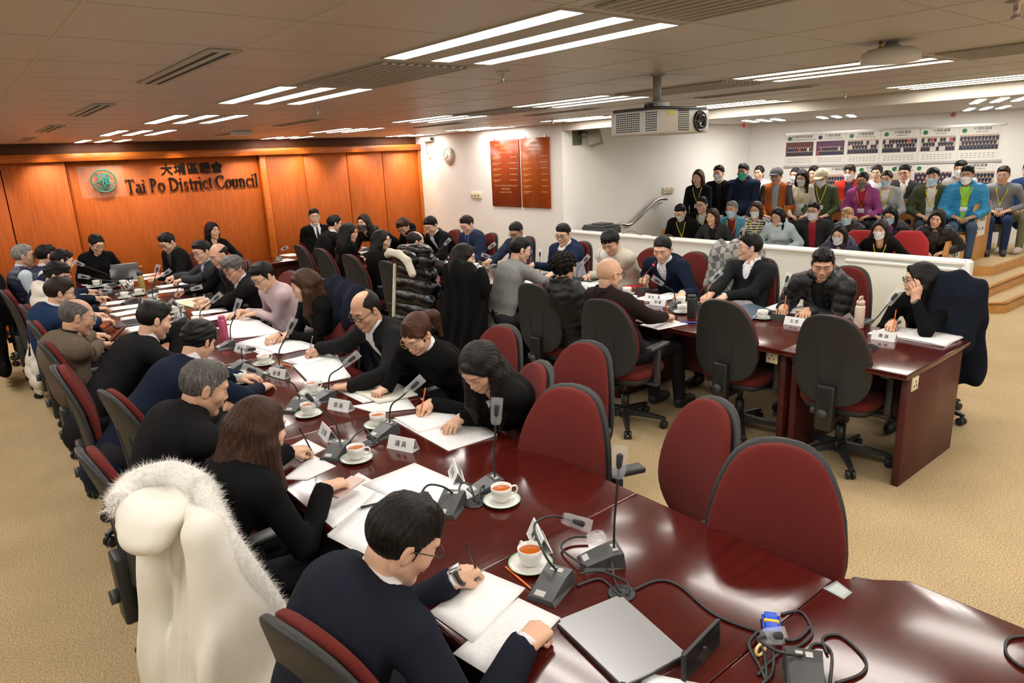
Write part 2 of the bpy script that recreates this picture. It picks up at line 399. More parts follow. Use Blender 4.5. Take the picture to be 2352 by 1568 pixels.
            if st == 'tied':
                t0 = W((0, -.10, -.03)); m1 = N+bk*.085+dn*.06; s.cone(t0, m1, .03, .032, k=.02); s.cone(m1, m1+dn*.16, .032, .018, k=.02)
            for g in (-1, 1): C((g*.074*w, .03, .035), (g*.073*w, .028, -.02), .009, .005, k=.012)
            amp = .0018
        else:
            cut((0, .86, -.5), .030)
            cw = .9
            for g in (-1, 1):
                a = W((g*.070*w, .012, .03)); b = W((g*.079*w, .002, -.05)); s.cone(a, b, .022, .026, k=.02)
                c0 = W((g*.066*w, -.035, .0)); e = Hc+R @ np.array((g*.072, -.02, 0))+dn*(.05+min(hang, .24)*.9)+(bk*.03 if hang > .2 else 0)
                s.cone(b, e, .026, .022, k=.02); s.cone(c0, e+bk*.05, .034, .03, k=.03)
            nb = W((0, -.085, .0)); q = N+bk*.075+dn*.01; s.cone(nb, q, .055, .058, k=.04)
            if hang > .2:
                Mx = np.eye(3)+ (1/.45-1)*np.outer(bk, bk); e = (back(hang) if back else q+dn*(hang-.12))
                s.cone(q, e, .082, .062, k=.05, M=Mx)
            if st == 'verylong':
                for g in (-1, 1): b2 = W((g*.080*w, .01, -.05)); s.cone(b2, b2+dn*.16+nrm(F)*.01, .026, .026, k=.03); s.cone(b2+dn*.16, b2+dn*.26-nrm(F)*.02, .026, .009, k=.03)
            # fringe over the forehead
            if seed % 2: C((-.05, .062, .082), (.058, .052, .02), .016, .012, k=.02)
            else:
                C((-.012, .068, .094), (.066, .045, .025), .014, .012, k=.02); C((.0, .066, .094), (-.066, .045, .025), .014, .012, k=.02)
            s.cone(Hc+R @ np.array((0, -.002, -.03))+dn*.0, Hc+R @ np.array((0, .16, -.10)), .050, .075, k=.012, op='s')
            s.cone(Hc+R @ np.array((0, .075, .03)), Hc+R @ np.array((0, .16, .02)), .036*w, .07, k=.012, op='s')
            amp = .0022
    Ri = R.T
    def disp(P):
        q = (P-Hc) @ R
        th = np.arctan2(q[:, 0], -q[:, 1]+.02) if st not in ('bald',) else 0
        base = np.sin(th*(38 if amp < .004 else 26)+5*np.sin(q[:, 2]*23+seed)+4*wob(P, 30, seed))
        if st in ('curly', 'spiky', 'mop'): return amp*wob(P, fq, seed)*1.6
        return amp*base*.6+amp*.9*wob(P, 55, seed)
    s.disp = disp; s.da = amp*1.6
    return s
HC_CURL = [0]
def hand_prims(s, W, d, m, side, pose, sc=1.0, k=.008):
    """W wrist, d towards the fingers, m out of the back of the hand; side +1 right hand, -1 left"""
    d = nrm(d); m = nrm(m-d*(m @ d)); l = np.cross(d, m)*side  # l: towards the thumb for a palm-down hand
    l = -l
    K = []; lens = [.072, .080, .074, .058]; offs = [.030, .010, -.011, -.030]; kl = [.088, .092, .086, .078]
    for i in range(4):
        kn = W+(d*kl[i]+l*offs[i]*.98+m*(.006-.004*abs(i-1.3)))*sc; K.append(kn)
        s.cone(W+l*offs[i]*.55*sc, kn, .0165*sc, .0112*sc, k=.014)
    curl = {'flat': (10, 14, 10), 'rest': (28, 32, 22), 'grip': (58, 62, 38), 'fist': (78, 88, 50), 'cheek': (14, 22, 16), 'type': (30, 42, 25), 'claw': (48, 66, 44)}[pose]
    for i in range(4):
        p = K[i]; a = 0; spread = (offs[i]/.03)*(.14 if pose in ('flat', 'cheek', 'type') else .03)
        dd = nrm(d+l*spread); r = (.0086 if i < 3 else .0076)*sc; seg = lens[i]*sc
        cc = list(curl)
        if pose == 'grip' and i == 0: cc = [48, 46, 18]
        if pose == 'grip' and i == 3: cc = [70, 70, 45]
        for j, fr in enumerate((.46, .30, .24)):
            a += math.radians(cc[j]); v = dd*math.cos(a)-m*math.sin(a); q = p+v*seg*fr
            s.cone(p, q, r*(1-.08*j), r*(1-.08*(j+1)), k=.004); p = q
    b = W+(d*.022+l*.020-m*.006)*sc
    if pose in ('grip', 'fist', 'claw'): t1 = b+(d*.034+l*.014-m*.020)*sc; t2 = t1+(d*.028-l*.008-m*.012)*sc; t3 = t2+(d*.018-l*.014-m*.002)*sc
    else: t1 = b+(d*.030+l*.026-m*.006)*sc; t2 = t1+(d*.026+l*.014-m*.006)*sc; t3 = t2+(d*.022+l*.004-m*.004)*sc
    s.cone(b, t1, .0155*sc, .0125*sc, k=.012); s.cone(t1, t2, .0115*sc, .0098*sc, k=.006); s.cone(t2, t3, .0095*sc, .0078*sc, k=.004)
    tip = K[0]+d*.03*sc-m*.03*sc
    return tip, d, m, l
def over_table(E): return (.84 < E[0] < 1.96 and E[1] < 9.15) or (4.05 < E[0] < 5.14 and 1.45 < E[1] < 8.75) or (E[0] < 2.12 and E[1] < .8) or (2.9 < E[0] < 4.8 and 9.57 < E[1] < 10.27)
def ik(S, W, l1, l2, pole, zmin=None):
    v = W-S; d = np.linalg.norm(v); L = l1+l2
    if d > L*.985: f = d/(L*.985); l1 *= f; l2 *= f
    v = v/d; a = (l1*l1-l2*l2+d*d)/(2*d); h = math.sqrt(max(l1*l1-a*a, 1e-5))
    p = nrm(pole-v*(pole @ v)); E = S+v*a+p*h
    if zmin is not None and E[2] < zmin and over_table(E):
        up = np.array([0, 0, 1.0]); q = nrm(up-v*(up @ v))
        for t in np.linspace(0, 1, 12):
            E = S+v*a+nrm(p*(1-t)+q*t)*h
            if E[2] >= zmin or not over_table(E): break
    return E
UP = np.array([0, 0, 1.0])
PEOPLE = []   # (x, y, short description)
def dirv(a): return np.array([math.cos(math.radians(a)), math.sin(math.radians(a)), 0.0])
GNAME = dict(suit='jacket', blazer='blazer', crew='sweater', turtle='turtleneck_sweater', collar='shirt', polo='sweater', stand='fleece_jacket', puffer='puffer_jacket', hood='hooded_jacket', open='open_jacket', vest='padded_vest', cardigan='cardigan', bomber='bomber_jacket')
def gpos(px, py, D): return atD(px, py, D)
def person(label, pos, yaw, hy=None, hp=15, hr=0, fem=False, hair='short', hc='black', top='suit', col=(.015, .015, .018), ck=None, inner=(.75, .75, .78), cuff=None, legs=(.02, .02, .025),
           rh=None, lh=None, glasses=None, mask=None, lan=None, floor=0., seat=.48, seed=0, wide=1., bw=1., tone=0, tie=None, desc=None, lat=0., cap=None, group=None, size=1., fat=1., shoe=(.02, .02, .02), back=0., legdir=None, footz=None, stripes=False, pz=None, hs=1., hipx=None):
    F = dirv(yaw); hF = dirv(yaw if hy is None else hy); R = rot_head(hF, hp, hr); Hc = np.asarray(pos, float)
    D = float((Hc-np.array([0, 0, CH])) @ _f); sc = size*(.95 if fem else 1.0)
    lod = 0 if D < 4.2 else (1 if D < 6.6 else 2)
    hh, hb, hd, hv = ((.0034, .0095, .0040, .0052), (.0046, .0125, .0052, .0068), (.0058, .0175, .0066, .0092))[lod]
    N = Hc+R @ np.array([0, -.035, -.082])*sc-UP*.052*sc
    pzz = (floor+seat+.09) if pz is None else pz
    L = .53*sc; dz = N[2]-pzz; lean = math.sqrt(max(L*L-dz*dz, .0009)) if dz < L else .03
    Rt = np.cross(F, UP)
    P = N-F*min(lean, .27)+Rt*lat-F*back; P[2] = pzz
    if hipx is not None: P[0] = hipx
    comp = math.sqrt(max(0, (L/2)**2-(np.linalg.norm(N-P)/2)**2))*.45
    T = nrm(N-P); Fn = nrm(F-T*(F @ T))
    Wp = P+.36*(N-P)-Fn*(.018+comp*.7); Cp = P+.74*(N-P)-Fn*(.018+comp)
    root = empty('person', (P[0], P[1], floor)); tag(root, label, 'person', group)
    PEOPLE.append((Hc[0]+F[0]*.3, Hc[1]+F[1]*.3, desc or label, Hc))
    off = np.array([P[0], P[1], floor])
    put = lambda name, V, Q, m, mi=None, par=root, sm=True: mesh_obj(name, V-off, Q, m, par, sm, mi)
    gk = top; thick = {'suit': .014, 'blazer': .010, 'crew': .008, 'turtle': .008, 'collar': .004, 'polo': .009, 'stand': .014, 'puffer': .030, 'hood': .016, 'open': .014, 'vest': .020, 'cardigan': .014, 'bomber': .020}[gk]
    sw = (.168 if not fem else .146)*bw*size
    S = {}
    for g in (1, -1): S[g] = N-T*.062*sc+Rt*g*sw+F*.012-UP*.005
    dep = .70 if not fem else .66
    M = np.eye(3)+(1/dep-1)*np.outer(Fn, Fn)
    hands = {}
    for g, hnd in ((1, rh), (-1, lh)):
        if hnd is None:
            if floor > .1 or top == 'lap' or seat < .47: tgt = P+F*.31+Rt*g*.06+UP*.10; pose = 'rest'; hd_dir = nrm(F*.6-Rt*g*.9-UP*.25)
            else: tgt = N+F*.36+Rt*g*.13; tgt[2] = .785; pose = 'rest'; hd_dir = nrm(F*.8-Rt*g*.6)
            m = UP
        elif isinstance(hnd[0], str): hands[g] = None; continue
        else:
            tgt, pose = np.asarray(hnd[0], float), hnd[1]; hd_dir = nrm(hnd[2]) if len(hnd) > 2 and hnd[2] is not None else None
            m = np.asarray(hnd[3], float) if len(hnd) > 3 else UP
            if hd_dir is None:
                q = tgt-S[g]; q[2] = -abs(q[2])*.15; hd_dir = nrm(nrm(q)+nrm(F)*.25-Rt*g*.35)
        Wr = tgt-hd_dir*.075*sc
        v = Wr-S[g]; dmax = .60*sc
        if np.linalg.norm(v) > dmax and not (hnd is not None and len(hnd) > 4): Wr = S[g]+nrm(v)*dmax
        pole = Rt*g*.42-UP*.8-F*.30
        El = np.asarray(hnd[4], float) if hnd is not None and len(hnd) > 4 else ik(S[g], Wr, .285*sc, .255*sc, pole, (.805 if (floor < .1 and seat > .46 and Wr[2] > .74) else None))
        hands[g] = (Wr, El, hd_dir, m, pose)
    # ---- clothing
    fw = fat*size
    def torso(s, t, arms=True, k=.045, upto=0.0, low=0):
        a = 1.0 if not fem else .90
        s.cone(P-T*low, Wp, .160*a*fw+t, .146*a*fw*(.93 if fem else 1)+t, k=k, M=M); s.cone(Wp, Cp, .146*a*fw*(.93 if fem else 1)+t, .158*a*size+t, k=k, M=M)
        s.cone(Cp, N-T*.105*sc, .158*a*size+t, .118*a+t, k=k, M=M); s.cone(S[1]*.9+S[-1]*.1, S[-1]*.9+S[1]*.1, .052+t, k=k)
        for g in (1, -1): s.cone(N-T*.012, S[g]-Rt*g*.01, .044+t*.6, .046+t*.6, k=.03)
        if fem: 
            for g in (1, -1): s.ell(Cp-T*.02+Fn*(.075*dep/.66)+Rt*g*.062, (.062+t, .05+t, .06+t), k=.05)
        if fat > 1.08: s.ell(Wp+Fn*.055-T*.03, (.135*fat+t, .115*fat+t, .125+t), k=.06)
        if arms:
            for g in (1, -1):
                if hands[g] is None: continue
                Wr, El = hands[g][:2]; fa = .9 if fem else 1
                s.cone(S[g], El, .053*fa*size+t, .041*fa+t, k=.03); s.cone(El, Wr, .041*fa+t, .030*fa+t, k=.02)
    def cutneck(s, r=.057, low=.035, k=.012): s.cone(N-T*low+Fn*.012, Hc, r*(1 if not fem else .9), (r+.012), k=k, op='s')
    def cutcuffs(s, r=.07):
        for g in (1, -1):
            if hands[g] is None: continue
            Wr, El, hdd = hands[g][:3]; fd = nrm(Wr-El); s.cone(Wr+fd*(r-.004), Wr+fd*.30, r, r, k=.004, op='s')
    kind = ck or {'puffer': 'puffer', 'crew': 'knit', 'turtle': 'knit', 'polo': 'knit', 'collar': 'shirt', 'vest': 'puffer', 'cardigan': 'knit', 'stand': 'wool'}.get(gk, 'wool')
    cm = cloth(col, kind)
    g0 = SDF()
    torso(g0, thick, arms=(gk != 'vest'), low=.07)
    cutneck(g0, .060 if gk in ('crew', 'cardigan', 'blazer', 'suit', 'open', 'bomber') else .054)
    opening = gk in ('suit', 'blazer', 'open', 'cardigan', 'bomber', 'vest') or (gk in ('puffer', 'hood') and inner is not None)
    if opening:
        depth = .24 if gk in ('suit', 'blazer', 'vest') else .40
        fr = Fn*(.158*dep*size+thick)
        q1 = N-T*.03+Fn*.075; q2 = N-T*depth*sc+fr-Fn*.004
        if gk in ('open', 'cardigan', 'bomber', 'puffer', 'hood'): g0.cone(q1, q2, .050, .040, k=.006, op='s'); g0.cone(q2, N-T*.52*sc+fr*1.0, .040, .034, k=.006, op='s')
        else: g0.cone(q1, q2, .052, .010, k=.005, op='s')
        if gk in ('suit', 'blazer'):
            for g in (1, -1):
                a = N-Fn*.02-T*.012+Rt*g*.052; b = N-T*.075*sc+Fn*.078*size+Rt*g*.066; c = q2+Rt*g*.012-Fn*.002
                g0.cone(a, b, .016, .019, k=.0035); g0.cone(b, c, .019, .006, k=.0035)
            g0.ring(N-T*.016-Fn*.010, T*.95+Fn*.3, .062, .008, .010, k=.008)
            g0.cone(N+Fn*.05, N+Fn*.16+T*.02, .040, .06, k=.006, op='s')
    if gk == 'puffer' or gk == 'hood':
        if kind != 'none' and gk == 'puffer': g0.ring(N+T*.022-Fn*.005, T+Fn*.15, .066, .017, .018, k=.02)
        if gk == 'hood' or inner is not None:
            g0.ell(N-Fn*.085+T*.01, (.10, .07, .065), R=np.stack([Rt, -Fn, T], 1), k=.035); g0.ring(N-Fn*.02+T*.02, T-Fn*.45, .088, .018, .004, k=.02)
            g0.cone(N-T*.02+Fn*.012, Hc, .056, .070, k=.012, op='s')
        if inner is not None: g0.cone(N+Fn*.05-T*.02, N+Fn*.17, .034, .05, k=.006, op='s')
    if gk in ('turtle',): g0.ring(N+T*.030+Fn*.004, T+Fn*.1, .055 if not fem else .050, .0085, .026, k=.012)
    if gk == 'stand': g0.ring(N+T*.024-Fn*.002, T+Fn*.12, .062, .008, .026, k=.012)
    if gk in ('collar',) or (gk == 'bomber'): g0.ring(N+T*.010+Fn*.000, T+Fn*.30, .059 if not fem else .053, .008, .014, k=.01)
    if gk == 'crew': g0.ring(N-T*.006+Fn*.004, T+Fn*.3, .062, .006, .004, k=.01)
    if gk == 'stand' or gk == 'collar': g0.cone(N+Fn*.05+T*.04, N+Fn*.16+T*.05, .012, .03, k=.006, op='s')
    if gk != 'vest': cutcuffs(g0)
    def ax(P_):
        u = (P_-P) @ T; return u
    if gk in ('puffer', 'vest'):
        def disp(X):
            d0 = np.full(len(X), 9.); u = ax(X)
            ta = np.linalg.norm((X-P)-np.outer((X-P) @ T, T), axis=1)-.10
            d0 = ta
            for g in (1, -1):
                if hands[g] is None: continue
                Wr, El = hands[g][:2]
                for a, b, o in ((S[g], El, 0), (El, Wr, .02)):
                    ab = b-a; Lq = np.linalg.norm(ab); t = np.clip((X-a) @ ab/Lq**2, 0, 1); dd = np.linalg.norm(X-a-t[:, None]*ab, axis=1)
                    mk = dd < d0; u = np.where(mk, t*Lq+o, u); d0 = np.where(mk, dd, d0)
            w = .056 if gk == 'vest' or lod == 2 else .068
            return .010*(1-np.abs(np.sin(PI*u/w))**.6)+.0035*wob(X, 60, seed)
        g0.disp = disp; g0.da = .016
    elif kind not in ('knit', 'tweed') or True:
        am = {'collar': .006, 'suit': .005, 'blazer': .0045, 'crew': .0045, 'turtle': .004}.get(gk, .005)
        def disp(X):
            d = am*wob(X, 26, seed)
            for g in (1, -1):
                if hands[g] is None: continue
                El = hands[g][1]; q = nrm(hands[g][0]-S[g]); r = np.linalg.norm(X-El, axis=1)
                d = d+np.exp(-(r/.085)**2)*.0045*np.sin((X-El) @ q*120+3*wob(X, 18, seed+5))
            return d
        g0.disp = disp; g0.da = .009
    V, Q = g0.mesh(hb); 
    mi = None; ms = cm
    if stripes:
        cen = V[Q].mean(1); u = np.where(np.abs((cen-Cp) @ Rt) < sw*.8, (cen-P) @ T, (cen-P) @ Fn+(cen-P) @ Rt*.3)
        mi = (np.mod(u, .034) < .010).astype(int); ms = [cm, cloth((.02, .02, .025), 'knit')]
    if gk == 'bomber':
        cen = V[Q].mean(1); mi = ((np.abs((cen-Cp) @ Rt) > sw*.92) & (((cen-N) @ T) > -.30)).astype(int); ms = [cm, cloth((.05, .025, .02), 'leather')]
    gobj = put(GNAME[gk], V, Q, ms, mi)
    # ---- inner shirt, collar and cuffs
    s1 = SDF(); have = False
    if opening or gk == 'polo':
        t1 = .002 if gk != 'vest' else .006
        if gk == 'polo': pass
        else: torso(s1, t1, arms=(gk == 'vest'), low=-.02); have = True
        if gk in ('suit', 'polo', 'vest') or (gk in ('open', 'hood', 'puffer') and cuff is not None):
            if gk != 'polo': s1.cone(N-T*.035+Fn*.012, Hc, .053, .06, k=.006, op='s')
            s1.ring(N+T*.024+Fn*.000, T+Fn*.34, .0565, .0068, .019, k=.008); have = True
            s1.cone(N+Fn*.05+T*.035, N+Fn*.13+T*.05, .010, .03, k=.004, op='s')
            for g in (1, -1):
                a = N+T*.012+Fn*.056+Rt*g*.014; b = N-T*.046+Fn*.088*size+Rt*g*.040; s1.cone(a, b, .011, .008, k=.012)
                s1.cone(N+T*.02+Fn*.02+Rt*g*.052, a, .010, .011, k=.003)
        elif gk != 'blazer': s1.cone(N-T*.030+Fn*.012, Hc, .053, .06, k=.006, op='s')
        else: s1.cone(N-T*.060+Fn*.03, Hc, .055, .062, k=.006, op='s')
        if gk == 'turtleinner': pass
    if gk in ('blazer', 'puffer', 'hood') and tie == 'turtle': s1.ring(N+T*.025+Fn*.004, T+Fn*.1, .054, .008, .022, k=.012)
    if gk == 'vest':
        cutc = s1; 
        for g in (1, -1):
            Wr, El, hdd = hands[g][:3]; fd = nrm(Wr-El); s1.cone(Wr+fd*.066, Wr+fd*.3, .07, k=.004, op='s')
    elif cuff is not None and not opening and gk != 'polo':
        for g in (1, -1):
            if hands[g] is None: continue
            Wr, El = hands[g][:2]; fd = nrm(Wr-El); e = Wr+fd*.016; sc_ = SDF(); sc_.cone(Wr-fd*.025, e, .0325, .031, k=.003); sc_.cone(e+fd*.056, e+fd*.3, .060, k=.002, op='s'); V, Q = sc_.mesh((.0065, .008, .0105)[lod]); put('cuff', V, Q, cloth(cuff, 'shirt'))
    elif cuff is not None:
        for g in (1, -1):
            if hands[g] is None: continue
            Wr, El = hands[g][:2]; fd = nrm(Wr-El); e = Wr+fd*.016
            s1.cone(Wr-fd*.025, e, .0325, .031, k=.003)
        for g in (1, -1):
            if hands[g] is None: continue
            Wr, El = hands[g][:2]; fd = nrm(Wr-El); e = Wr+fd*.016; s1.cone(e+fd*.056, e+fd*.3, .060, k=.002, op='s')
        have = True
    if have and s1.p:
        V, Q = s1.mesh((.0065, .008, .0105)[lod])
        if len(V): put('shirt', V, Q, cloth(inner if inner is not None else cuff, 'shirt'))
    if tie and tie != 'turtle':
        tb = MB(); a = N-T*.012+Fn*.072; pts = [a, a-T*.04+Fn*.022, a-T*.13+Fn*.052, a-T*.24+Fn*.050]; ws = [.014, .010, .020, .026]
        G = [[p-Rt*w, p+Fn*.008, p+Rt*w] for p, w in zip(pts, ws)]; tb.grid(np.array(G)-off); tb.grid(np.array(G)-off-Fn*.004, flip=True); tb.build('tie', cloth(tie, 'shirt'), root)
    # ---- body: head, neck, trunk, arms and hands
    hV, hQ, hM, hsdf = head_mesh(fem, wide, hh, hp > 16, lod)
    Vs = [(hV*sc*hs) @ R.T+Hc]; Qs = [hQ]; Ms = [hM]; n = len(hV)
    nk = SDF(); rn = (.054 if not fem else .045)*min(1.12, wide)*size
    nk.cone(N-T*.05+Fn*.01, Hc+R @ np.array([0, -.022, -.055])*sc, rn*1.03, rn, k=.03); nk.cone(N-T*.07, N-T*.03+Fn*.01, .085, .058, k=.03, M=M)
    for g in (1, -1): nk.cone(N-T*.03, S[g]*.8+N*.2, .03, .03, k=.03)
    tb = SDF(); torso(tb, -.022, k=.03)
    for sd, h2 in ((nk, hb*.62), (tb, .019)):
        V, Q = sd.mesh(h2); Vs.append(V); Qs.append(Q+n); Ms.append(np.zeros(len(Q), int)); n += len(V)
    out = {}
    for g in (1, -1):
        if hands[g] is None: continue
        Wr, El, hdd, m, pose = hands[g]; hs_ = SDF(); fd = nrm(Wr-El)
        hs_.cone(Wr-fd*.10, Wr+fd*.0, .029*sc, .0255*sc, k=.01); hs_.cone(Wr-fd*.01, Wr+hdd*.02*sc, .026*sc, .022*sc, k=.012)
        tip, d, m2, l = hand_prims(hs_, Wr, hdd, m, g, pose, sc*(.98 if fem else 1.04), k=.008)
        V, Q = hs_.mesh(hd); Vs.append(V); Qs.append(Q+n); Ms.append(np.zeros(len(Q), int)); n += len(V)
        out[g] = (tip, d, m2, l, Wr, fd)
    put('body', np.concatenate(Vs), np.concatenate(Qs), skinset(tone), np.concatenate(Ms))
    # ---- hair
    if hair != 'bald':
        bkf = None
        if hair in ('long', 'verylong', 'shoulder'): bkf = lambda hang: N-Fn*(.158*dep*size*.62+thick+.03)-T*(hang-.08)
        hsd = hair_sdf(hair, Hc, R*1.0, N, F, fem, wide*sc*hs if False else wide, seed, bkf)
        V, Q = hsd.mesh(hv); put('hair', Hc+(V-Hc)*(sc*hs if hair not in ('long', 'verylong', 'shoulder', 'bob') else 1), Q, hair_mat(hc))
    Hw = lambda p: ((np.array(p, float)*sc*hs) @ R.T+Hc)-off
    if cap is not None:
        s = SDF(); s.ell((0, -.010, .042), (.096, .116, .094)); s.half((0, 0, .026), (0, .12, -1), k=.006); s.ell((0, .112, .038), (.068, .078, .011), k=.004)
        V, Q = s.mesh(.006); c1 = cloth(cap, 'wool'); mesh_obj('cap', Hw(V), Q, c1, root, True)
    if glasses:
        gb = MB(); gr = .0016 if lod == 0 else .0022; rx, rz = {'round': (.0215, .0205), 'rect': (.0245, .0155), 'oval': (.0235, .0175)}[glasses[0]]
        ee = 2.6 if glasses[0] == 'rect' else 2
        for g in (-1, 1):
            ring = []
            for a in np.linspace(0, 2*PI, 22, endpoint=False):
                ca, sa = math.cos(a), math.sin(a); ring.append(Hw((g*.032+rx*np.sign(ca)*abs(ca)**(2/ee), .1035-abs(g*.032+rx*ca)*.10, .005+rz*np.sign(sa)*abs(sa)**(2/ee))))
            gb.tube(ring, gr, 5, closed=True)
            gb.tube([Hw((g*(.032+rx), .0985, .010)), Hw((g*.073*wide, .075, .012)), Hw((g*.080*wide, .000, .012)), Hw((g*.079*wide, -.022, -.006))], gr, 5)
        gb.tube([Hw((-.0115, .1010, .008)), Hw((0, .1045, .011)), Hw((.0115, .1010, .008))], gr, 5)
        gc = {'dark': (.015, .014, .014), 'gold': (.55, .36, .16), 'silver': (.5, .5, .5)}[glasses[1]]
        gb.build('glasses', mat('glasses_'+glasses[1], gc, .3, metal=0 if glasses[1] == 'dark' else .9), root)
    if mask is not None:
        th = np.linspace(-1.12, 1.12, 21); zz = np.linspace(0, 1, 13); TH, ZZ = np.meshgrid(th, zz, indexing='ij')
        zt = -.010-.020*np.abs(TH)**1.3+.004; zb = -.118+.030*np.abs(TH)**1.4; Z = zt*(1-ZZ)+zb*ZZ
        dx, dy = np.sin(TH), np.cos(TH); r = np.full(TH.size, .17); dxf, dyf, Zf = dx.ravel(), dy.ravel(), Z.ravel()
        for _ in range(26):
            d = hsdf.val(np.stack([dxf*r*.95, dyf*r, Zf], 1)); r = r-np.clip(d, -.02, .05)*.8
        r = r.reshape(TH.shape); r = np.maximum(r, .088-.02*np.abs(TH))
        ctr = np.exp(-(TH/.45)**2); r = r+.005+.006*ctr*np.sin(PI*ZZ)+.0012*np.sin(ZZ*PI*7)*(np.abs(TH) < 1.0)
        r[:, -3:] = np.maximum(r[:, -3:], r[:, -4:-3]*np.array([.99, .97, .94]))
        G = np.stack([dx*r*.95, dy*r, Z], -1); v, q = quads(G); v2, q2 = quads(G*.985, True)
        mo = mesh_obj('face_mask', Hw(np.concatenate([v, v2])), np.concatenate([q, q2+len(v)]), cloth(mask, 'shirt'), root, True)
        eb = MB()
        for g in (0, -1):
            sg = -1 if g == 0 else 1
            for zi in (1, -2): eb.tube([Hw(G[g, zi]), Hw((sg*.079*wide, -.006, .012 if zi == 1 else -.03))], .0013, 4)
        eb.build('ear_loop', mat('ear_loop', (.7, .7, .7), .7), mo)
    def surf(p, o=.006):
        p = np.array(p, float)+Fn*.25
        for _ in range(40):
            d = g0.val(p[None])[0]
            if have and opening: d = min(d, s1.val(p[None])[0])
            if d < o: break
            p = p-Fn*max(min(d-o*.5, .03), .002)
        return p
    if lan:
        lc = {'y': (.80, .70, .02), 'o': (.75, .3, .05)}[lan]
        low = N-T*.27*sc; pts = []
        for g in (-1, 1):
            side = [N-Fn*.02+T*.022+Rt*g*.066, surf(N-T*.03+Rt*g*.066), surf(N-T*.12+Rt*g*.046), surf(N-T*.20+Rt*g*.02), surf(low)]
            pts.append(side)
        path = spline(pts[0][:], 4)+spline(pts[1][::-1], 4)[1:]
        lb = MB(); lb.tube([p-off for p in path], .0042 if lod < 2 else .005, 5); lo = lb.build('lanyard', mat('lanyard_'+lan, lc, .6), root)
        bp = surf(low-T*.05, .009); bx = MB(); MM = Matrix(((Rt[0], Fn[0], T[0], bp[0]-off[0]), (Rt[1], Fn[1], T[1], bp[1]-off[1]), (Rt[2], Fn[2], T[2], bp[2]-off[2]), (0, 0, 0, 1)))
        bx.rbox(-.045, .045, -.001, .003, -.032, .032, .001, 1, M=MM); bx.build('badge_card', mat('badge_card', (.66, .70, .76), .35), lo)
    # ---- legs
    lg = SDF(); gx = F if legdir is None else dirv(legdir); sx = np.cross(gx, UP)
    for g in (1, -1):
        hp_ = P+sx*g*.085; hp_[2] = pzz-.01; kn = P+gx*.44*sc+sx*g*.11; kn[2] = floor+seat+.075; an = P+gx*(.47+.04*g)*sc+sx*g*.10; an[2] = floor+.10
        lg.cone(hp_, kn, .088*fw, .062*size, k=.04); lg.cone(kn, an, .060*size, .050*size, k=.03)
        lg.half(an-UP*.015, (0, 0, -1)) if False else None
        sh = SDF(); sh.ell(an+gx*.075-UP*.055, (.044, .135, .052), R=np.stack([sx, gx, UP], 1)); sh.cone(an-UP*.0, an-UP*.05, .040, .042, k=.03); sh.half((0, 0, floor+.003), (0, 0, -1))
        V, Q = sh.mesh(.011 if lod < 2 else .014); put('shoe', V, Q, mat('shoe_%d_%d' % (int(shoe[0]*99), int(shoe[2]*99)), shoe, .5, spec=.4))
    lg.cone(P+sx*.05, P-sx*.05, .115*fw, k=.05)
    V, Q = lg.mesh(.016); put('trousers', V, Q, cloth(legs, 'wool'))
    return dict(N=N, P=P, hands=out, R=R, Hc=Hc, F=F, root=root)
def H(px, py, pose='rest', z=.79, d=None, m=None):
    """hand target: pixel of the hand's middle on the plane z; d degrees for the pointing direction"""
    t = [atz(px, py, z), pose, dirv(d)+np.array([0, 0, -.12]) if d is not None else None]
    if m is not None: t.append(np.array(m, float))
    return tuple(t)
# ------------------------------------------------------------------ room
XS, YW, ZC = 6.85, 11.1, 2.47
GN = np.array([.927, .375, 0]); GE = np.array([-.375, .927, 0])
def G(a, b, z=0): p = a*GE+b*GN; return (p[0], p[1], z)
def gp(px, py, off):
    d = ray(px, py); D = off/(d[0]*.927+d[1]*.375); return d*D+np.array([0, 0, CH])
def node_mat(name, build):
    if name in MATS: return MATS[name]
    m = bpy.data.materials.new(name); m.use_nodes = True; MATS[name] = m; build(m.node_tree, m.node_tree.nodes, m.node_tree.links, m.node_tree.nodes['Principled BSDF']); return m
def _carpet(nt, N, L, b):
    tc = N.new('ShaderNodeTexCoord'); v = N.new('ShaderNodeTexVoronoi'); v.inputs['Scale'].default_value = 170; L.new(tc.outputs['Object'], v.inputs[0])
    n = N.new('ShaderNodeTexNoise'); n.inputs['Scale'].default_value = 2.2; n.inputs['Detail'].default_value = 6; L.new(tc.outputs['Object'], n.inputs[0])
    n2 = N.new('ShaderNodeTexNoise'); n2.inputs['Scale'].default_value = 130; L.new(tc.outputs['Object'], n2.inputs[0])
    r = N.new('ShaderNodeValToRGB'); r.color_ramp.elements[0].position = .32; r.color_ramp.elements[1].position = .68; r.color_ramp.elements[0].color = (.35, .245, .12, 1); r.color_ramp.elements[1].color = (.66, .52, .32, 1)
    L.new(n2.outputs['Fac'], r.inputs[0]); mx = N.new('ShaderNodeMixRGB'); mx.blend_type = 'MULTIPLY'; mx.inputs[0].default_value = 1
    r2 = N.new('ShaderNodeValToRGB'); r2.color_ramp.elements[0].color = (.80, .79, .76, 1); r2.color_ramp.elements[1].color = (1.12, 1.1, 1.08, 1); L.new(n.outputs['Fac'], r2.inputs[0])
    L.new(r.outputs[0], mx.inputs[1]); L.new(r2.outputs[0], mx.inputs[2]); L.new(mx.outputs[0], b.inputs['Base Color']); b.inputs['Roughness'].default_value = .97; b.inputs['Specular IOR Level'].default_value = .15
    bp = N.new('ShaderNodeBump'); bp.inputs['Strength'].default_value = .6; bp.inputs['Distance'].default_value = .004; L.new(v.outputs['Distance'], bp.inputs['Height']); L.new(bp.outputs[0], b.inputs['Normal'])
carpet = node_mat('beige_loop_carpet', _carpet)
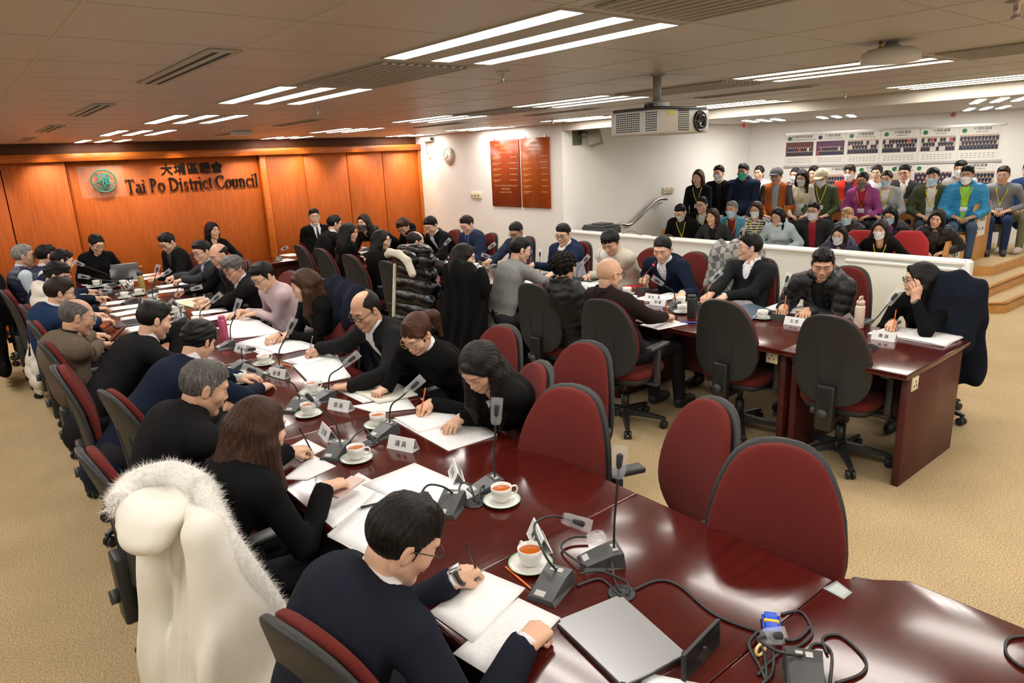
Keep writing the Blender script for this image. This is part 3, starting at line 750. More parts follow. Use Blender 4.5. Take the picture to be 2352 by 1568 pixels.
def wood(name, c1, c2, rough=.35, sc=(14, 14, 1.2), coat=0, ns=3, groove=0, axis=0):
    def f(nt, N, L, b):
        tc = N.new('ShaderNodeTexCoord'); mp = N.new('ShaderNodeMapping'); mp.inputs['Scale'].default_value = sc; L.new(tc.outputs['Object'], mp.inputs[0])
        n = N.new('ShaderNodeTexNoise'); n.inputs['Scale'].default_value = ns; n.inputs['Detail'].default_value = 8; n.inputs['Roughness'].default_value = .65; n.inputs['Distortion'].default_value = .4; L.new(mp.outputs[0], n.inputs[0])
        r = N.new('ShaderNodeValToRGB'); r.color_ramp.elements[0].position = .3; r.color_ramp.elements[1].position = .72; r.color_ramp.elements[0].color = (*c1, 1); r.color_ramp.elements[1].color = (*c2, 1)
        L.new(n.outputs['Fac'], r.inputs[0]); L.new(r.outputs[0], b.inputs['Base Color']); b.inputs['Roughness'].default_value = rough; b.inputs['Specular IOR Level'].default_value = .5 if coat else .28
        if coat: b.inputs['Coat Weight'].default_value = coat; b.inputs['Coat Roughness'].default_value = .10
        if groove:
            w = N.new('ShaderNodeTexWave'); w.inputs['Scale'].default_value = groove; w.bands_direction = 'X'; L.new(tc.outputs['Object'], w.inputs[0])
            bp = N.new('ShaderNodeBump'); bp.inputs['Strength'].default_value = .35; bp.inputs['Distance'].default_value = .004; L.new(w.outputs['Fac'], bp.inputs['Height']); L.new(bp.outputs[0], b.inputs['Normal'])
    return node_mat(name, f)
teak = wood('orange_teak_panel', (.27, .056, .005), (.45, .108, .013), .5, groove=24, sc=(26, 14, 1.0))
teak_plain = wood('orange_teak_trim', (.34, .075, .008), (.52, .14, .02), .35, sc=(1.2, 14, 14))
teak_dark = wood('dark_teak', (.075, .022, .006), (.13, .042, .011), .5, sc=(1.2, 14, 8))
maple = wood('honey_maple', (.44, .20, .052), (.60, .31, .095), .32, sc=(3, 3, 12))
plaque_w = wood('red_brown_board', (.21, .032, .009), (.30, .052, .014), .28, sc=(12, 12, 1.5))
mahog = wood('mahogany_gloss', (.043, .0045, .0038), (.082, .0080, .0055), .17, sc=(1.5, 16, 6), coat=.25, ns=2.2)
mahog_side = wood('mahogany_side', (.060, .013, .010), (.085, .020, .015), .4, sc=(6, 6, 1.5), ns=2)
white_w = mat('white_paint', (.76, .74, .70), .75, bump=.05, bscale=180)
cream_w = mat('cream_laminate', (.78, .77, .72), .42)
ceil_m = mat('ceiling_metal', (.53, .49, .425), .40, spec=.5, bump=.015, bscale=2)
seam_m = mat('ceiling_seam', (.58, .53, .40), .5)
vent_dark = mat('vent_dark', (.02, .02, .016), .7)
vent_fr = mat('vent_frame', (.42, .40, .33), .45)
steel = mat('brushed_steel', (.55, .55, .55), .28, metal=1)
blackp = mat('black_plastic', (.018, .019, .020), .45, bump=.1, bscale=200)
blackg = mat('black_gloss', (.01, .01, .011), .12)
darkgrey = mat('dark_grey_plastic', (.045, .048, .050), .42)
greyp = mat('grey_plastic', (.32, .32, .30), .45)
whitep = mat('white_plastic', (.70, .69, .66), .4)
creamp = mat('cream_plastic', (.70, .62, .42), .45)
ink = mat('black_lettering', (.006, .0065, .0065), .6, spec=.2)
tube_m = mat('lamp_louvre_lit', (1.0, .95, .88), .5, emit=12)
def struct(o): return tag(o, kind='structure')
mb = MB(); mb.box(-3.5, 15.5, -3.2, YW+.1, -.06, 0); struct(mb.build('floor', carpet))
mb = MB(); mb.box(-3.5, XS+.18, -3.2, YW+.1, ZC, ZC+.1); struct(mb.build('ceiling', ceil_m))
mb = MB(); mb.prism([(XS+.12, -3.2), (15.5, -3.2), (15.5, 7.4), (XS+.12, 7.4)], 2.43, 2.57); struct(mb.build('ceiling_gallery', ceil_m))
mb = MB(); mb.box(-3.5, XS+.02, YW, YW+.12, 0, ZC+.06); struct(mb.build('wall_front', teak_dark))
mb = MB(); mb.box(-3.58, -3.48, -3.2, YW+.1, 0, ZC+.06); struct(mb.build('wall_left', white_w))
mb = MB(); mb.box(-3.5, 15.5, -3.3, -3.2, 0, ZC+.06); struct(mb.build('wall_back', white_w))
mb = MB(); mb.box(XS, XS+.12, 7.24, YW, 0, ZC+.06); struct(mb.build('wall_right', white_w))
mb = MB(); mb.box(XS+.12, 12.2, 7.24, 7.36, 0, 2.5); struct(mb.build('wall_gallery_side', white_w))
mb = MB(); a = G(2.4, 13.36); b = G(-9.5, 13.36); c = G(-9.5, 13.48); d = G(2.6, 13.48); mb.prism([a[:2], b[:2], c[:2], d[:2]][::-1], 0, 2.5); struct(mb.build('wall_gallery_back', white_w))
mb = MB(); mb.box(XS, XS+.14, -3.2, 7.24, 2.365, ZC); struct(mb.build('trim_beam', mat('beam_paint', (.60, .56, .48), .6)))
# orange wood front wall
def fpanel(x0, x1, y, name='trim_wood_panel', z1=2.23, m=None):
    mb = MB(); mb.rbox(x0+.006, x1-.006, y, YW-.001, .0, z1, .004, 1); return struct(mb.build(name, m or teak))
for x0, x1, y in ((-3.48, -.95, 10.96), (-.95, -.15, 10.96), (-.15, .67, 10.96), (.67, 1.38, 10.96), (1.38, 3.95, 11.03), (4.05, 4.66, 10.96), (4.66, 5.42, 10.97), (5.42, 6.09, 10.97), (6.09, 6.80, 10.97)): fpanel(x0, x1, y)
mb = MB(); mb.rbox(3.95, 4.05, 10.95, YW-.002, 0, 2.23, .004, 1); struct(mb.build('trim_wood_post', teak_plain))
mb = MB(); mb.rbox(6.80, 6.845, 10.93, YW-.002, 0, 2.23, .004, 1); struct(mb.build('trim_wood_post', teak_plain))
mb = MB(); mb.rbox(-3.48, 6.845, 10.90, YW-.002, 2.232, 2.332, .004, 1); struct(mb.build('trim_wood_rail', teak_plain))
mb = MB(); mb.box(-3.48, 6.845, 11.06, YW-.003, 2.333, ZC-.001); struct(mb.build('trim_dark_frieze', teak_dark))
# ceiling grid: pale strips along the room and fine cross seams
mb = MB()
for x in (-.19, .37, .94, 1.49, 2.09, 2.66, 3.22, 3.93, 4.53, 5.1, 5.66, 6.2): mb.box(x-.005, x+.005, -3.1, 11, ZC-.0015, ZC+.01)
struct(mb.build('trim_ceiling_strips', seam_m))
mb = MB()
for i in range(28):
    y = -2.75+i*.5375
    mb.box(-3.45, XS-.01, y-.0014, y+.0014, ZC-.0008, ZC+.01)
struct(mb.build('trim_ceiling_seams', mat('ceiling_seam_dark', (.40, .365, .305), .6)))
# light fittings, three bright strips each
rows = [(-2.7, -1.65), (-.55, .5), (1.6, 2.65), (3.77, 4.82), (5.86, 6.9), (8.02, 9.08), (10.15, 10.9)]
cols = [(-.90, -.35, 'leftmost'), (1.52, 2.07, 'left'), (3.98, 4.53, 'middle'), (6.14, 6.69, 'right')]
ORD = ['behind the camera', 'overhead near the camera', 'nearest in view', 'second in view', 'third in view', 'fourth in view', 'last before the orange wall']
for ci, (x0, x1, cn) in enumerate(cols):
    for ri, (y0, y1) in enumerate(rows):
        o = empty('ceiling_light', ((x0+x1)/2, (y0+y1)/2, ZC)); tag(o, 'three-strip ceiling light of the %s row, %s' % (cn, ORD[ri]), 'ceiling light', 'recessed ceiling lights of the main room')
        hx, hy = (x1-x0)/2, (y1-y0)/2; mb = MB()
        mb.box(-hx-.015, hx+.015, -hy-.015, -hy, -.004, 0); mb.box(-hx-.015, hx+.015, hy, hy+.015, -.004, 0)
        sw = .095; gap = (2*hx-3*sw)/2
        for k in range(3):
            a = -hx+k*(sw+gap)
            if k < 2: mb.box(a+sw, a+sw+gap, -hy, hy, -.004, 0)
        mb.box(-hx-.015, -hx, -hy, hy, -.004, 0); mb.box(hx, hx+.015, -hy, hy, -.004, 0); mb.build('frame', vent_fr, o)
        for k in range(3):
            a = -hx+k*(sw+gap); mb = MB()
            n = 22; G0 = [[(a, -hy+2*hy*i/n, -.002), (a+sw, -hy+2*hy*i/n, -.002)] for i in range(n+1)]
            mb.grid(G0, False); mb.build('lamp_strip', tube_m, o)
# gallery lights
for k, (a, b, dr) in enumerate(((1.9, 11.7, 0), (.9, 12.0, 0), (-1.0, 12.2, 0), (-3.0, 12.2, 0), (-.9, 9.6, 0), (-3.0, 9.6, 0))):
    p = G(a, b, 2.43); o = empty('ceiling_light', p, math.atan2(.375, .927)-PI/2+PI/2); tag(o, 'three-strip ceiling light above the public gallery, %s' % ['by the handrail wall', 'second from the handrail wall', 'third from the handrail wall', 'fourth from the handrail wall', 'over the low partition', 'over the steps'][k], 'ceiling light', 'gallery ceiling lights')
    mb = MB(); mb.box(-.52, .52, -.30, .30, -.003, 0); mb.build('frame', vent_fr, o)
    for j in (-1, 0, 1): mb = MB(); mb.box(-.5, .5, j*.2-.04, j*.2+.04, -.007, -.004); mb.build('lamp_strip', mat('gallery_lamp', (1, .96, .90), .5, emit=17), o)
# linear slot diffusers
for i, (x, y0, y1, w) in enumerate(((.895, 2.67, 3.8, .12), (.895, 4.94, 5.98, .12), (.895, 7.1, 8.12, .12), (.895, 9.2, 10.2, .12), (5.15, 2.72, 3.76, .12), (5.05, 4.85, 5.85, .12), (4.98, 7.0, 8.0, .12), (2.9, 6.4, 7.4, .1), (2.9, 8.6, 9.4, .1))):
    o = empty('slot_vent', (x, (y0+y1)/2, ZC)); tag(o, 'narrow slot air vent in the ceiling, %s' % ['nearest of the left-hand line', 'second of the left-hand line', 'third of the left-hand line', 'last of the left-hand line', 'on the right beyond the projector', 'second one beyond the projector', 'furthest on the projector side', 'middle of the ceiling', 'close to the orange wall'][i], 'air vent', 'slot vents')
    h = (y1-y0)/2; mb = MB(); mb.rbox(-w/2, w/2, -h, h, -.008, 0, .002, 1); mb.build('frame', vent_fr, o)
    mb = MB()
    for s in (-1, 1): mb.box(s*w*.20-.008, s*w*.20+.008, -h+.04, h-.04, -.0095, -.0075)
    mb.build('slot', vent_dark, o)
# ribbed return-air grilles between the lights
for i, (x0, x1, y0, y1) in enumerate(((1.55, 2.05, 2.72, 3.7), (1.55, 2.05, .55, 1.54), (4.0, 4.5, 2.72, 3.7), (4.0, 4.5, .55, 1.54), (4.0, 4.5, 4.88, 5.8))):
    o = empty('air_grille', ((x0+x1)/2, (y0+y1)/2, ZC)); tag(o, 'ribbed air grille between ceiling lights, %s' % ['beyond the nearest left light', 'in front of the nearest left light', 'beyond the nearest middle light', 'in front of the nearest middle light', 'beyond the second middle light', 'beyond the third left light', 'beyond the third middle light'][i], 'air vent', 'ribbed grilles')
    hx, hy = (x1-x0)/2, (y1-y0)/2; mb = MB(); mb.box(-hx, hx, -hy, hy, -.003, 0); mb.build('frame', vent_fr, o)
    mb = MB()
    for k in range(11): a = -hx+.03+k*(2*hx-.06)/10.; mb.box(a-.011, a+.011, -hy+.03, hy-.03, -.012, -.004)
    tag(mb.build('rib', mat('grille_rib', (.40, .37, .31), .5), o), kind='stuff')
# sprinklers, smoke detectors, call points
for i, (x, y) in enumerate(((2.32, 2.87), (2.31, 5.07), (6.18, 3.0), (2.36, 7.45), (2.79, .82), (5.9, 6.4))):
    o = empty('sprinkler', (x, y, ZC)); tag(o, 'small metal ceiling sprinkler, %s' % ['nearest one, before the projector', 'second along, over the left table', 'above the low partition', 'far one near the orange wall', 'at the very top right corner', 'by the two wooden boards'][i], 'sprinkler', 'ceiling sprinklers')
    mb = MB(); mb.lathe([(.036, 0), (.036, -.004), (.012, -.008), (.010, -.03), (.006, -.034), (.016, -.05), (.016, -.053), (0, -.054)], 14); mb.build('body', steel, o)
o = empty('smoke_detector', (3.33, 1.43, ZC)); tag(o, 'large round white ceiling detector beside the second light', 'detector')
mb = MB(); mb.lathe([(.02, 0), (.035, -.02), (.09, -.03), (.115, -.045), (.120, -.075), (.115, -.085), (0, -.088)], 36); mb.build('body', whitep, o)
mb = MB(); mb.tube([(-.06, .02, 0), (-.062, .02, -.028)], .008, 8); mb.build('brass_stem', mat('brass', (.5, .3, .08), .35, metal=1), o)
o = empty('smoke_detector', (2.85, 8.38, ZC)); tag(o, 'small white box detector on the ceiling near the orange wall', 'detector'); mb = MB(); mb.rbox(-.10, .10, -.08, .08, -.05, 0, .012); mb.build('body', whitep, o)
for i, (px, py) in enumerate(((1709, 286), (2190, 260))):
    p = atz(px, py, 2.41) if i else gp(px, py, 12.2); o = empty('red_sprinkler_guard', (p[0], p[1], 2.43)); tag(o, 'red caged sprinkler head above the gallery, %s' % ('over the handrail corner' if i == 0 else 'over the group photographs'), 'sprinkler', 'red caged sprinklers')
    mb = MB()
    for a in range(4): c_, s_ = math.cos(a*PI/4), math.sin(a*PI/4); mb.tube([(c_*.04*math.sin(t), s_*.04*math.sin(t), -.03-.03*math.cos(t)*-1-.0) if False else (c_*.042*math.cos(t), s_*.042*math.cos(t), -.025-.05*math.sin(t)) for t in np.linspace(0, PI, 9)], .004, 5)
    mb.tube([(.042*math.cos(t), .042*math.sin(t), -.03) for t in np.linspace(0, 2*PI, 15)[:-1]], .004, 5, closed=True); mb.tube([(0, 0, 0), (0, 0, -.05)], .008, 6); mb.build('cage', mat('red_paint', (.40, .015, .015), .4), o)
# low white partition in front of the gallery
mb = MB(); mb.box(XS, XS+.06, 2.16, 7.24, 0, .955); o = empty('gallery_partition', (XS, 4.7, 0)); mb = MB(); mb.box(0, .07, 2.16-4.7, 2.535, 0, .965); mb.build('panel', cream_w, o)
mb = MB(); mb.rbox(-.02, .16, 2.14-4.7, 2.535, .965, 1.0, .008, 2); mb.build('top_rail', cream_w, o); mb = MB(); mb.rbox(-.012, .09, 2.10-4.7, 2.17-4.7, 0, 1.0, .012, 2); mb.build('end_post', cream_w, o)
mb = MB(); 
for z in (.78, .35): mb.tube([(.03, 2.09-4.7, z-.07), (.03, 2.09-4.7, z+.07)], .014, 10)
mb.build('hinge', steel, o); tag(o, 'long low white partition wall in front of the public gallery', 'partition')
o = empty('gate_panel', (XS-.035, 2.18, 0)); mb = MB(); mb.rbox(-.035, 0, 0, .98, .015, .915, .006, 2); mb.build('panel', mat('cream_gate', (.74, .73, .64), .4), o); mb = MB(); mb.rbox(-.042, .004, -.004, .984, .915, .945, .006, 2); mb.build('edge_strip', cream_w, o); tag(o, 'cream hinged gate panel folded against the white partition end', 'gate')
# gallery platform, steps and benches
ST = .127
def slab(name, pts, z0, z1, m, mtop=None):
    mb = MB(); mb.prism(pts, z0, z1-.003, 0); return mb.build(name, m)
s1 = [(9.30, 2.78), (9.56, 2.51), (13.2, 2.44), (13.0, 3.4), (9.30, 3.6)]
s2 = [(9.46, 2.95), (9.66, 2.76), (13.2, 2.70), (13.0, 3.4), (9.46, 3.6)]
stp = empty('steps', (10, 3, 0)); 
def mvp(pts): return [(x-10, y-3) for x, y in pts]
def nose(pts, z, par):
    mb = MB(); P3 = [(x-10, y-3) for x, y in pts[:3]]
    for (xa, ya), (xb, yb) in zip(P3[:-1], P3[1:]):
        d = nrm([xb-xa, yb-ya]); n = np.array([-d[1], d[0]]); 
        q = [(xa, ya), (xb, yb), (xb+n[0]*.045, yb+n[1]*.045), (xa+n[0]*.045, ya+n[1]*.045)]; mb.prism(q, z-.03, z+.006)
    mb.build('nosing', maple, par)
for pts, z in ((s1, ST), (s2, 2*ST)):
    mb = MB(); mb.prism(mvp(pts), 0, z-.004); t = mb.build('riser', maple, stp); mb = MB(); q = [(x-10, y-3) for x, y in pts]; cx = sum(x for x, y in q)/5; cy = sum(y for x, y in q)/5
    mb.prism([(x+(cx-x)*.012, y+(cy-y)*.03) for x, y in q], z-.004, z+.002); mb.build('carpet_tread', carpet, t); nose(pts, z, t)
tag(stp, 'two carpeted wooden steps with honey-coloured risers up to the gallery', 'steps')
mb = MB(); pf = [(9.95, 3.02), (10.55, 2.97), (10.62, 2.86), (13.6, 2.80), (13.6, 3.8)]; h3 = 3*ST
pt = [G(-1.05, 10.95)[:2], (10.62, 2.98), (13.9, 2.9)] + [G(-1.9, 13.34)[:2], G(2.25, 13.34)[:2], (11.3, 7.23), G(3.9, 10.95)[:2]]
mb.prism(pt, 0, h3-.003); o = struct(mb.build('floor_platform', maple)); mb = MB(); cxy = np.mean(pt, 0); mb.prism([tuple(np.array(p)+(cxy-np.array(p))*.01) for p in pt], h3-.003, h3+.003); struct(mb.build('floor_platform_carpet', carpet))
PLAT = h3
def bench(a0, a1, b, z, label, ends=(True, False), sheet=None):
    p0 = G(a0, b); o = empty('bench', (p0[0], p0[1], z)); L = a1-a0
    def Q(a, db, zz): q = G(a, db); return (q[0], q[1], zz)
    def bx(mb, A0, A1, B0, B1, z0, z1): mb.prism([Q(A0, B0, 0)[:2], Q(A1, B0, 0)[:2], Q(A1, B1, 0)[:2], Q(A0, B1, 0)[:2]][::-1], z0, z1)
    mb = MB(); bx(mb, 0, L, -.18, .26, .37, .41); bx(mb, 0, L, -.14, -.11, 0, .37); mb.build('seat', maple, o)
    mb = MB(); bx(mb, 0, L, .26, .30, .0, .82); mb.build('backrest', maple, o)
    for e, a in zip(ends, (-.05, L)):
        if not e: continue
        prof = [(-.30, -z if a < 0 else 0), (.32, -z if a < 0 else 0), (.32, .74), (.27, .80), (-.12, .80), (-.23, .76), (-.30, .60)]
        qe = Q(a, 0, 0); mb = MB(); V = [(qe[0]+u, qe[1]+(.05 if a > 0 else 0), w) for u, w in prof]+[(qe[0]+u, qe[1]+(.10 if a > 0 else .05), w) for u, w in prof]; n = len(prof)
        mb.add(V, [tuple(range(n)), tuple(range(n, 2*n))[::-1]]+[(i, n+i, n+(i+1) % n, (i+1) % n) for i in range(n)]); mb.build('end_panel', maple, o)
        if sheet and a < 0:
            mb = MB(); mb.add([(qe[0]+u, qe[1]-.003, w) for u, w in ((-.19, .34), (.15, .34), (.15, .72), (-.19, .72))], [(0, 1, 2, 3)]); sh = mb.build('seat_number_sheet', mat('sheet_paper', (.72, .71, .66), .7), o)
            for txt, zz, sz in ((sheet[0], .55, .085), (sheet[1], .42, .055)):
                f = bpy.data.curves.new('sheet_text', 'FONT'); f.body = txt; f.size = sz; f.align_x = 'CENTER'; f.extrude = .0005; fo = link(bpy.data.objects.new('sheet_text', f), sh); f.materials.append(ink)
                fo.matrix_local = Matrix(((1, 0, 0, qe[0]-.02), (0, 0, -1, qe[1]-.004), (0, 1, 0, zz), (0, 0, 0, 1)))
    tag(o, label, 'bench'); return o
bench(-.69, 3.25, 10.62, 0, 'front honey-wood gallery bench with the lower white seat-number sheet', sheet=('旁聽席', '(1 - 9)'))
bench(-1.02, 2.75, 11.52, PLAT, 'second honey-wood gallery bench with the upper white seat-number sheet', sheet=('旁聽席', '(10 - 18)'))
bench(-1.3, 1.95, 12.55, PLAT-.02, 'rear honey-wood bench along the photograph wall', ends=(False, False))
# handrail
o = empty('handrail', (8, 7.16, 1)); hr = [atx(1, 1, 1)*0, ]
pts = [aty(1425, 514, 7.15), aty(1452, 513, 7.15), aty(1505, 462, 7.15), aty(1532, 457, 7.15)]; mb = MB(); P3 = [p-np.array([8, 7.16, 1]) for p in pts]; mb.tube(spline(P3, 5), .024, 12); mb.build('rail', steel, o)
mb = MB()
for p in (P3[1]+np.array([-.05, 0, -.04]), P3[3]+np.array([-.1, 0, -.04])): mb.tube([p, p+np.array([0, .045, -.02]), p+np.array([0, .085, -.02])], .009, 8)
mb.build('bracket', steel, o); tag(o, 'polished steel handrail sloping up the white gallery wall', 'handrail')
# ------------------------------------------------------------------ wall things
def text(body, size, m, parent, loc, R, ext=.002, ax='CENTER', offset=0):
    f = bpy.data.curves.new('lettering', 'FONT'); f.body = body; f.size = size; f.align_x = ax; f.extrude = ext; f.offset = offset; f.resolution_u = 3; f.materials.append(m)
    o = link(bpy.data.objects.new('lettering', f), parent); o.matrix_local = Matrix([list(R[i])+[loc[i]] for i in range(3)]+[[0, 0, 0, 1]]); return o
RF = ((1, 0, 0), (0, 0, -1), (0, 1, 0))      # text facing -Y
RX = ((0, 0, -1), (-1, 0, 0), (0, 1, 0))     # text facing -X, reading towards -Y
CUT = MB()
def seg(mb, pts, w):
    """flat extruded ribbon; w per point"""
    n = len(pts); L = []; Rr = []
    for i, p in enumerate(pts):
        a = np.array(pts[max(i-1, 0)]); b = np.array(pts[min(i+1, n-1)]); d = nrm(np.append(b-a, 0))[:2]; nn = np.array([-d[1], d[0]])*w[i]/2
        L.append(np.array(p)+nn); Rr.append(np.array(p)-nn)
    for i in range(n-1):
        q = [L[i], L[i+1], Rr[i+1], Rr[i]]; V = [(x, 0, y) for x, y in q]+[(x, -.10, y) for x, y in q]; mb.add(V, [(0, 1, 2, 3), (7, 6, 5, 4), (0, 4, 5, 1), (1, 5, 6, 2), (2, 6, 7, 3), (3, 7, 4, 0)])
def rect(mb, x0, x1, y0, y1): seg(mb, [(x0, (y0+y1)/2), (x1, (y0+y1)/2)], [y1-y0]*2)
def arc(mb, cx, cy, rx, ry, a0, a1, tk=.13, tn=.045, n=14):
    P_ = []; W_ = []
    for i in range(n+1):
        a = math.radians(a0+(a1-a0)*i/n); P_.append((cx+rx*math.cos(a), cy+ry*math.sin(a))); W_.append(tn+(tk-tn)*abs(math.cos(a)))
    seg(mb, P_, W_)
def stem(mb, x, y0, y1, top='l', bot=True, w=.13):
    rect(mb, x-w/2, x+w/2, y0, y1)
    if bot: rect(mb, x-w/2-.08, x+w/2+.08, y0, y0+.035)
    if top == 'b': rect(mb, x-w/2-.08, x+w/2+.08, y1-.035, y1)
    if top == 'l': seg(mb, [(x-w/2-.09, y1-.05), (x, y1-.01)], [.04, .04])
def glyph(mb, ch):
    x = .66
    if ch == 'T': stem(mb, .33, 0, 1, 'n'); rect(mb, 0, .66, .955, 1); rect(mb, 0, .04, .8, 1); rect(mb, .62, .66, .8, 1); return .62
    if ch == 'P': stem(mb, .14, 0, 1, 'b'); arc(mb, .16, .74, .30, .24, -90, 90); return .58
    if ch == 'D': stem(mb, .14, 0, 1, 'b'); arc(mb, .16, .5, .50, .478, -90, 90, .15); return .78
    if ch == 'C': arc(mb, .42, .5, .36, .48, 48, 312, .15); rect(mb, .64, .68, .66, .92); return .76
    if ch == 'a': stem(mb, .38, 0, .5, 'n', w=.11); arc(mb, .26, .48, .13, .16, 10, 165, .10); arc(mb, .22, .17, .15, .15, 60, 330, .11); return .50
    if ch == 'i': stem(mb, .12, 0, x); arc(mb, .12, .88, .035, .035, 0, 360, .07, .07, 10); return .27
    if ch == 'l': stem(mb, .12, 0, 1.02); return .27
    if ch == 'o': arc(mb, .27, .33, .21, .31, 0, 360, .12, .045, 22); return .54
    if ch == 's': arc(mb, .20, .48, .12, .15, 20, 255, .085, .06); arc(mb, .19, .17, .12, .15, -160, 80, .085, .06); return .40
    if ch == 't': rect(mb, .11, .23, .08, .86); rect(mb, 0, .33, x-.04, x); arc(mb, .25, .11, .09, .09, 180, 320, .07, .05, 7); return .34
    if ch == 'r': stem(mb, .12, 0, x); arc(mb, .30, .44, .13, .18, 40, 165, .07, .07, 8); return .38
    if ch == 'c': arc(mb, .25, .33, .19, .31, 45, 315, .11); return .44
    if ch == 'u': stem(mb, .12, .14, x, 'l', False); arc(mb, .24, .16, .12, .14, 180, 330, .09, .05, 8); stem(mb, .42, 0, x, 'l', False); return .56
    if ch == 'n': stem(mb, .12, 0, x); arc(mb, .27, .47, .14, .17, 10, 150, .10, .06, 8); stem(mb, .42, 0, .5, 'n'); return .58
    return .28
def serif(body, x, z, h, width, y, parent):
    tot = 0; tmp = MB()
    adv = [];
    for ch in body: m_ = MB(); adv.append(glyph(m_, ch)+(.035 if ch != ' ' else 0))
    k = width/sum(adv); cx = 0
    for ch, a in zip(body, adv):
        mb = MB(); glyph(mb, ch)
        if mb.v:
            mb.v = [((cx+u)*k, y_*.14, w*h) for u, y_, w in mb.v]; tmp.add(mb.v, mb.f)
        cx += a
    tmp.v = [(x+u, y+v_, z+w) for u, v_, w in tmp.v]; return tmp.build('lettering', ink, parent)
o = empty('wall_sign', (3, 11.02, 1.8)); serif('Tai Po District Council', -.95, -.02, .185, 1.86, 0, o); tag(o, 'black raised serif words TAI PO DISTRICT COUNCIL on the orange wood wall', 'sign')
o = empty('wall_sign', (3, 11.02, 2.0)); f = text('大埔區議會', .165, ink, o, (-.03, 0, .022), RF, .008, offset=.0022); f.data.space_character = 1.13; tag(o, 'black raised Chinese characters above the English council name', 'sign')
teal = mat('teal_enamel', (.022, .17, .15), .5, spec=.2)
o = empty('council_emblem', (1.79, 10.98, 1.965)); mb = MB(); mb.rbox(-.29, .26, .0, .008, -.22, .20, .002, 1); mb.build('clear_plate', mat('clear_acrylic', (.9, .9, .9), .25, alpha=.035, spec=.2), o)
mb = MB(); mb.tube([(.148*math.cos(t), -.012, .148*math.sin(t)) for t in np.linspace(0, 2*PI, 41)[:-1]], .0095, 8, closed=True); mb.build('ring', teal, o)
t_ = text('埔', .17, teal, o, (0, -.016, -.035), RF, .007, offset=.002)
mb = MB()
for j in range(4):
    r = .135-.022*j
    for sgn in (-1, 1):
        P_ = [(sgn*(-.075)+r*.9*math.cos(a)*.8, -.012, -.125+r*.75*math.sin(a)-.01*j) for a in np.linspace(.25, PI-.25, 12)]; P_ = [p for p in P_ if p[0]**2+p[2]**2 < .142**2]
        if len(P_) > 2: mb.tube(P_, .0055, 5)
mb.build('waves', teal, o); tag(o, 'round teal emblem with a Chinese character above waves on the wood wall', 'emblem')
# clock, camera, boards, switches, speaker
o = empty('wall_clock', (XS, 10.01, 2.105)); mb = MB(); n = 40; mb.M = Matrix.Rotation(-PI/2, 4, 'Y'); mb.lathe([(0, 0), (.135, 0), (.142, .012), (.142, .03), (.132, .036), (.125, .030), (0, .028)], n); mb.M = None; mb.build('rim', mat('copper_rim', (.60, .36, .20), .3, metal=.6), o)
mb = MB(); mb.M = Matrix.Rotation(-PI/2, 4, 'Y'); mb.lathe([(0, .0305), (.124, .0305), (.124, .029)], n); mb.M = None; mb.build('dial', mat('clock_face', (.80, .76, .66), .5), o)
mb = MB(); 
for k in range(12): a = k*PI/6; mb.tube([(-.032, -.100*math.sin(a), .100*math.cos(a)), (-.032, -.114*math.sin(a), .114*math.cos(a))], .003, 4)
mb.build('hour_marks', ink, o)
for k in range(12):
    a = (k+1)*PI/6; text(str(k+1), .030, ink, o, (-.0325, -.082*math.sin(a), .082*math.cos(a)-.010), RX, .0004)
for L_, a, w in ((.055, math.radians(302), .004), (.085, math.radians(242), .003)): mb = MB(); mb.tube([(-.034, 0, 0), (-.034, -L_*math.sin(a), L_*math.cos(a))], w, 5); mb.build('hand', ink, o)
tag(o, 'round copper-rimmed wall clock on the white wall', 'clock')
o = empty('security_camera', (XS, 10.62, 2.36)); mb = MB(); mb.rbox(-.10, -.02, -.16, .13, .0, .075, .01); mb.build('body', mat('beige_metal', (.55, .50, .38), .45), o); mb = MB(); mb.tube([(-.06, -.16, .04), (-.06, -.185, .04)], .022, 12); mb.build('lens', blackg, o); mb = MB(); mb.tube([(-.04, .05, .0), (-.02, .06, -.10), (-.012, .10, -.17), (-.01, .02, -.24)], .004, 6); mb.build('cable', ink, o); mb = MB(); mb.rbox(-.02, 0, -.03, .03, -.28, -.2, .004); mb.build('cable_box', creamp, o); tag(o, 'beige box camera high on the white wall beside the orange wood', 'camera')
gold = mat('faded_gold_paint', (.52, .27, .10), .5)
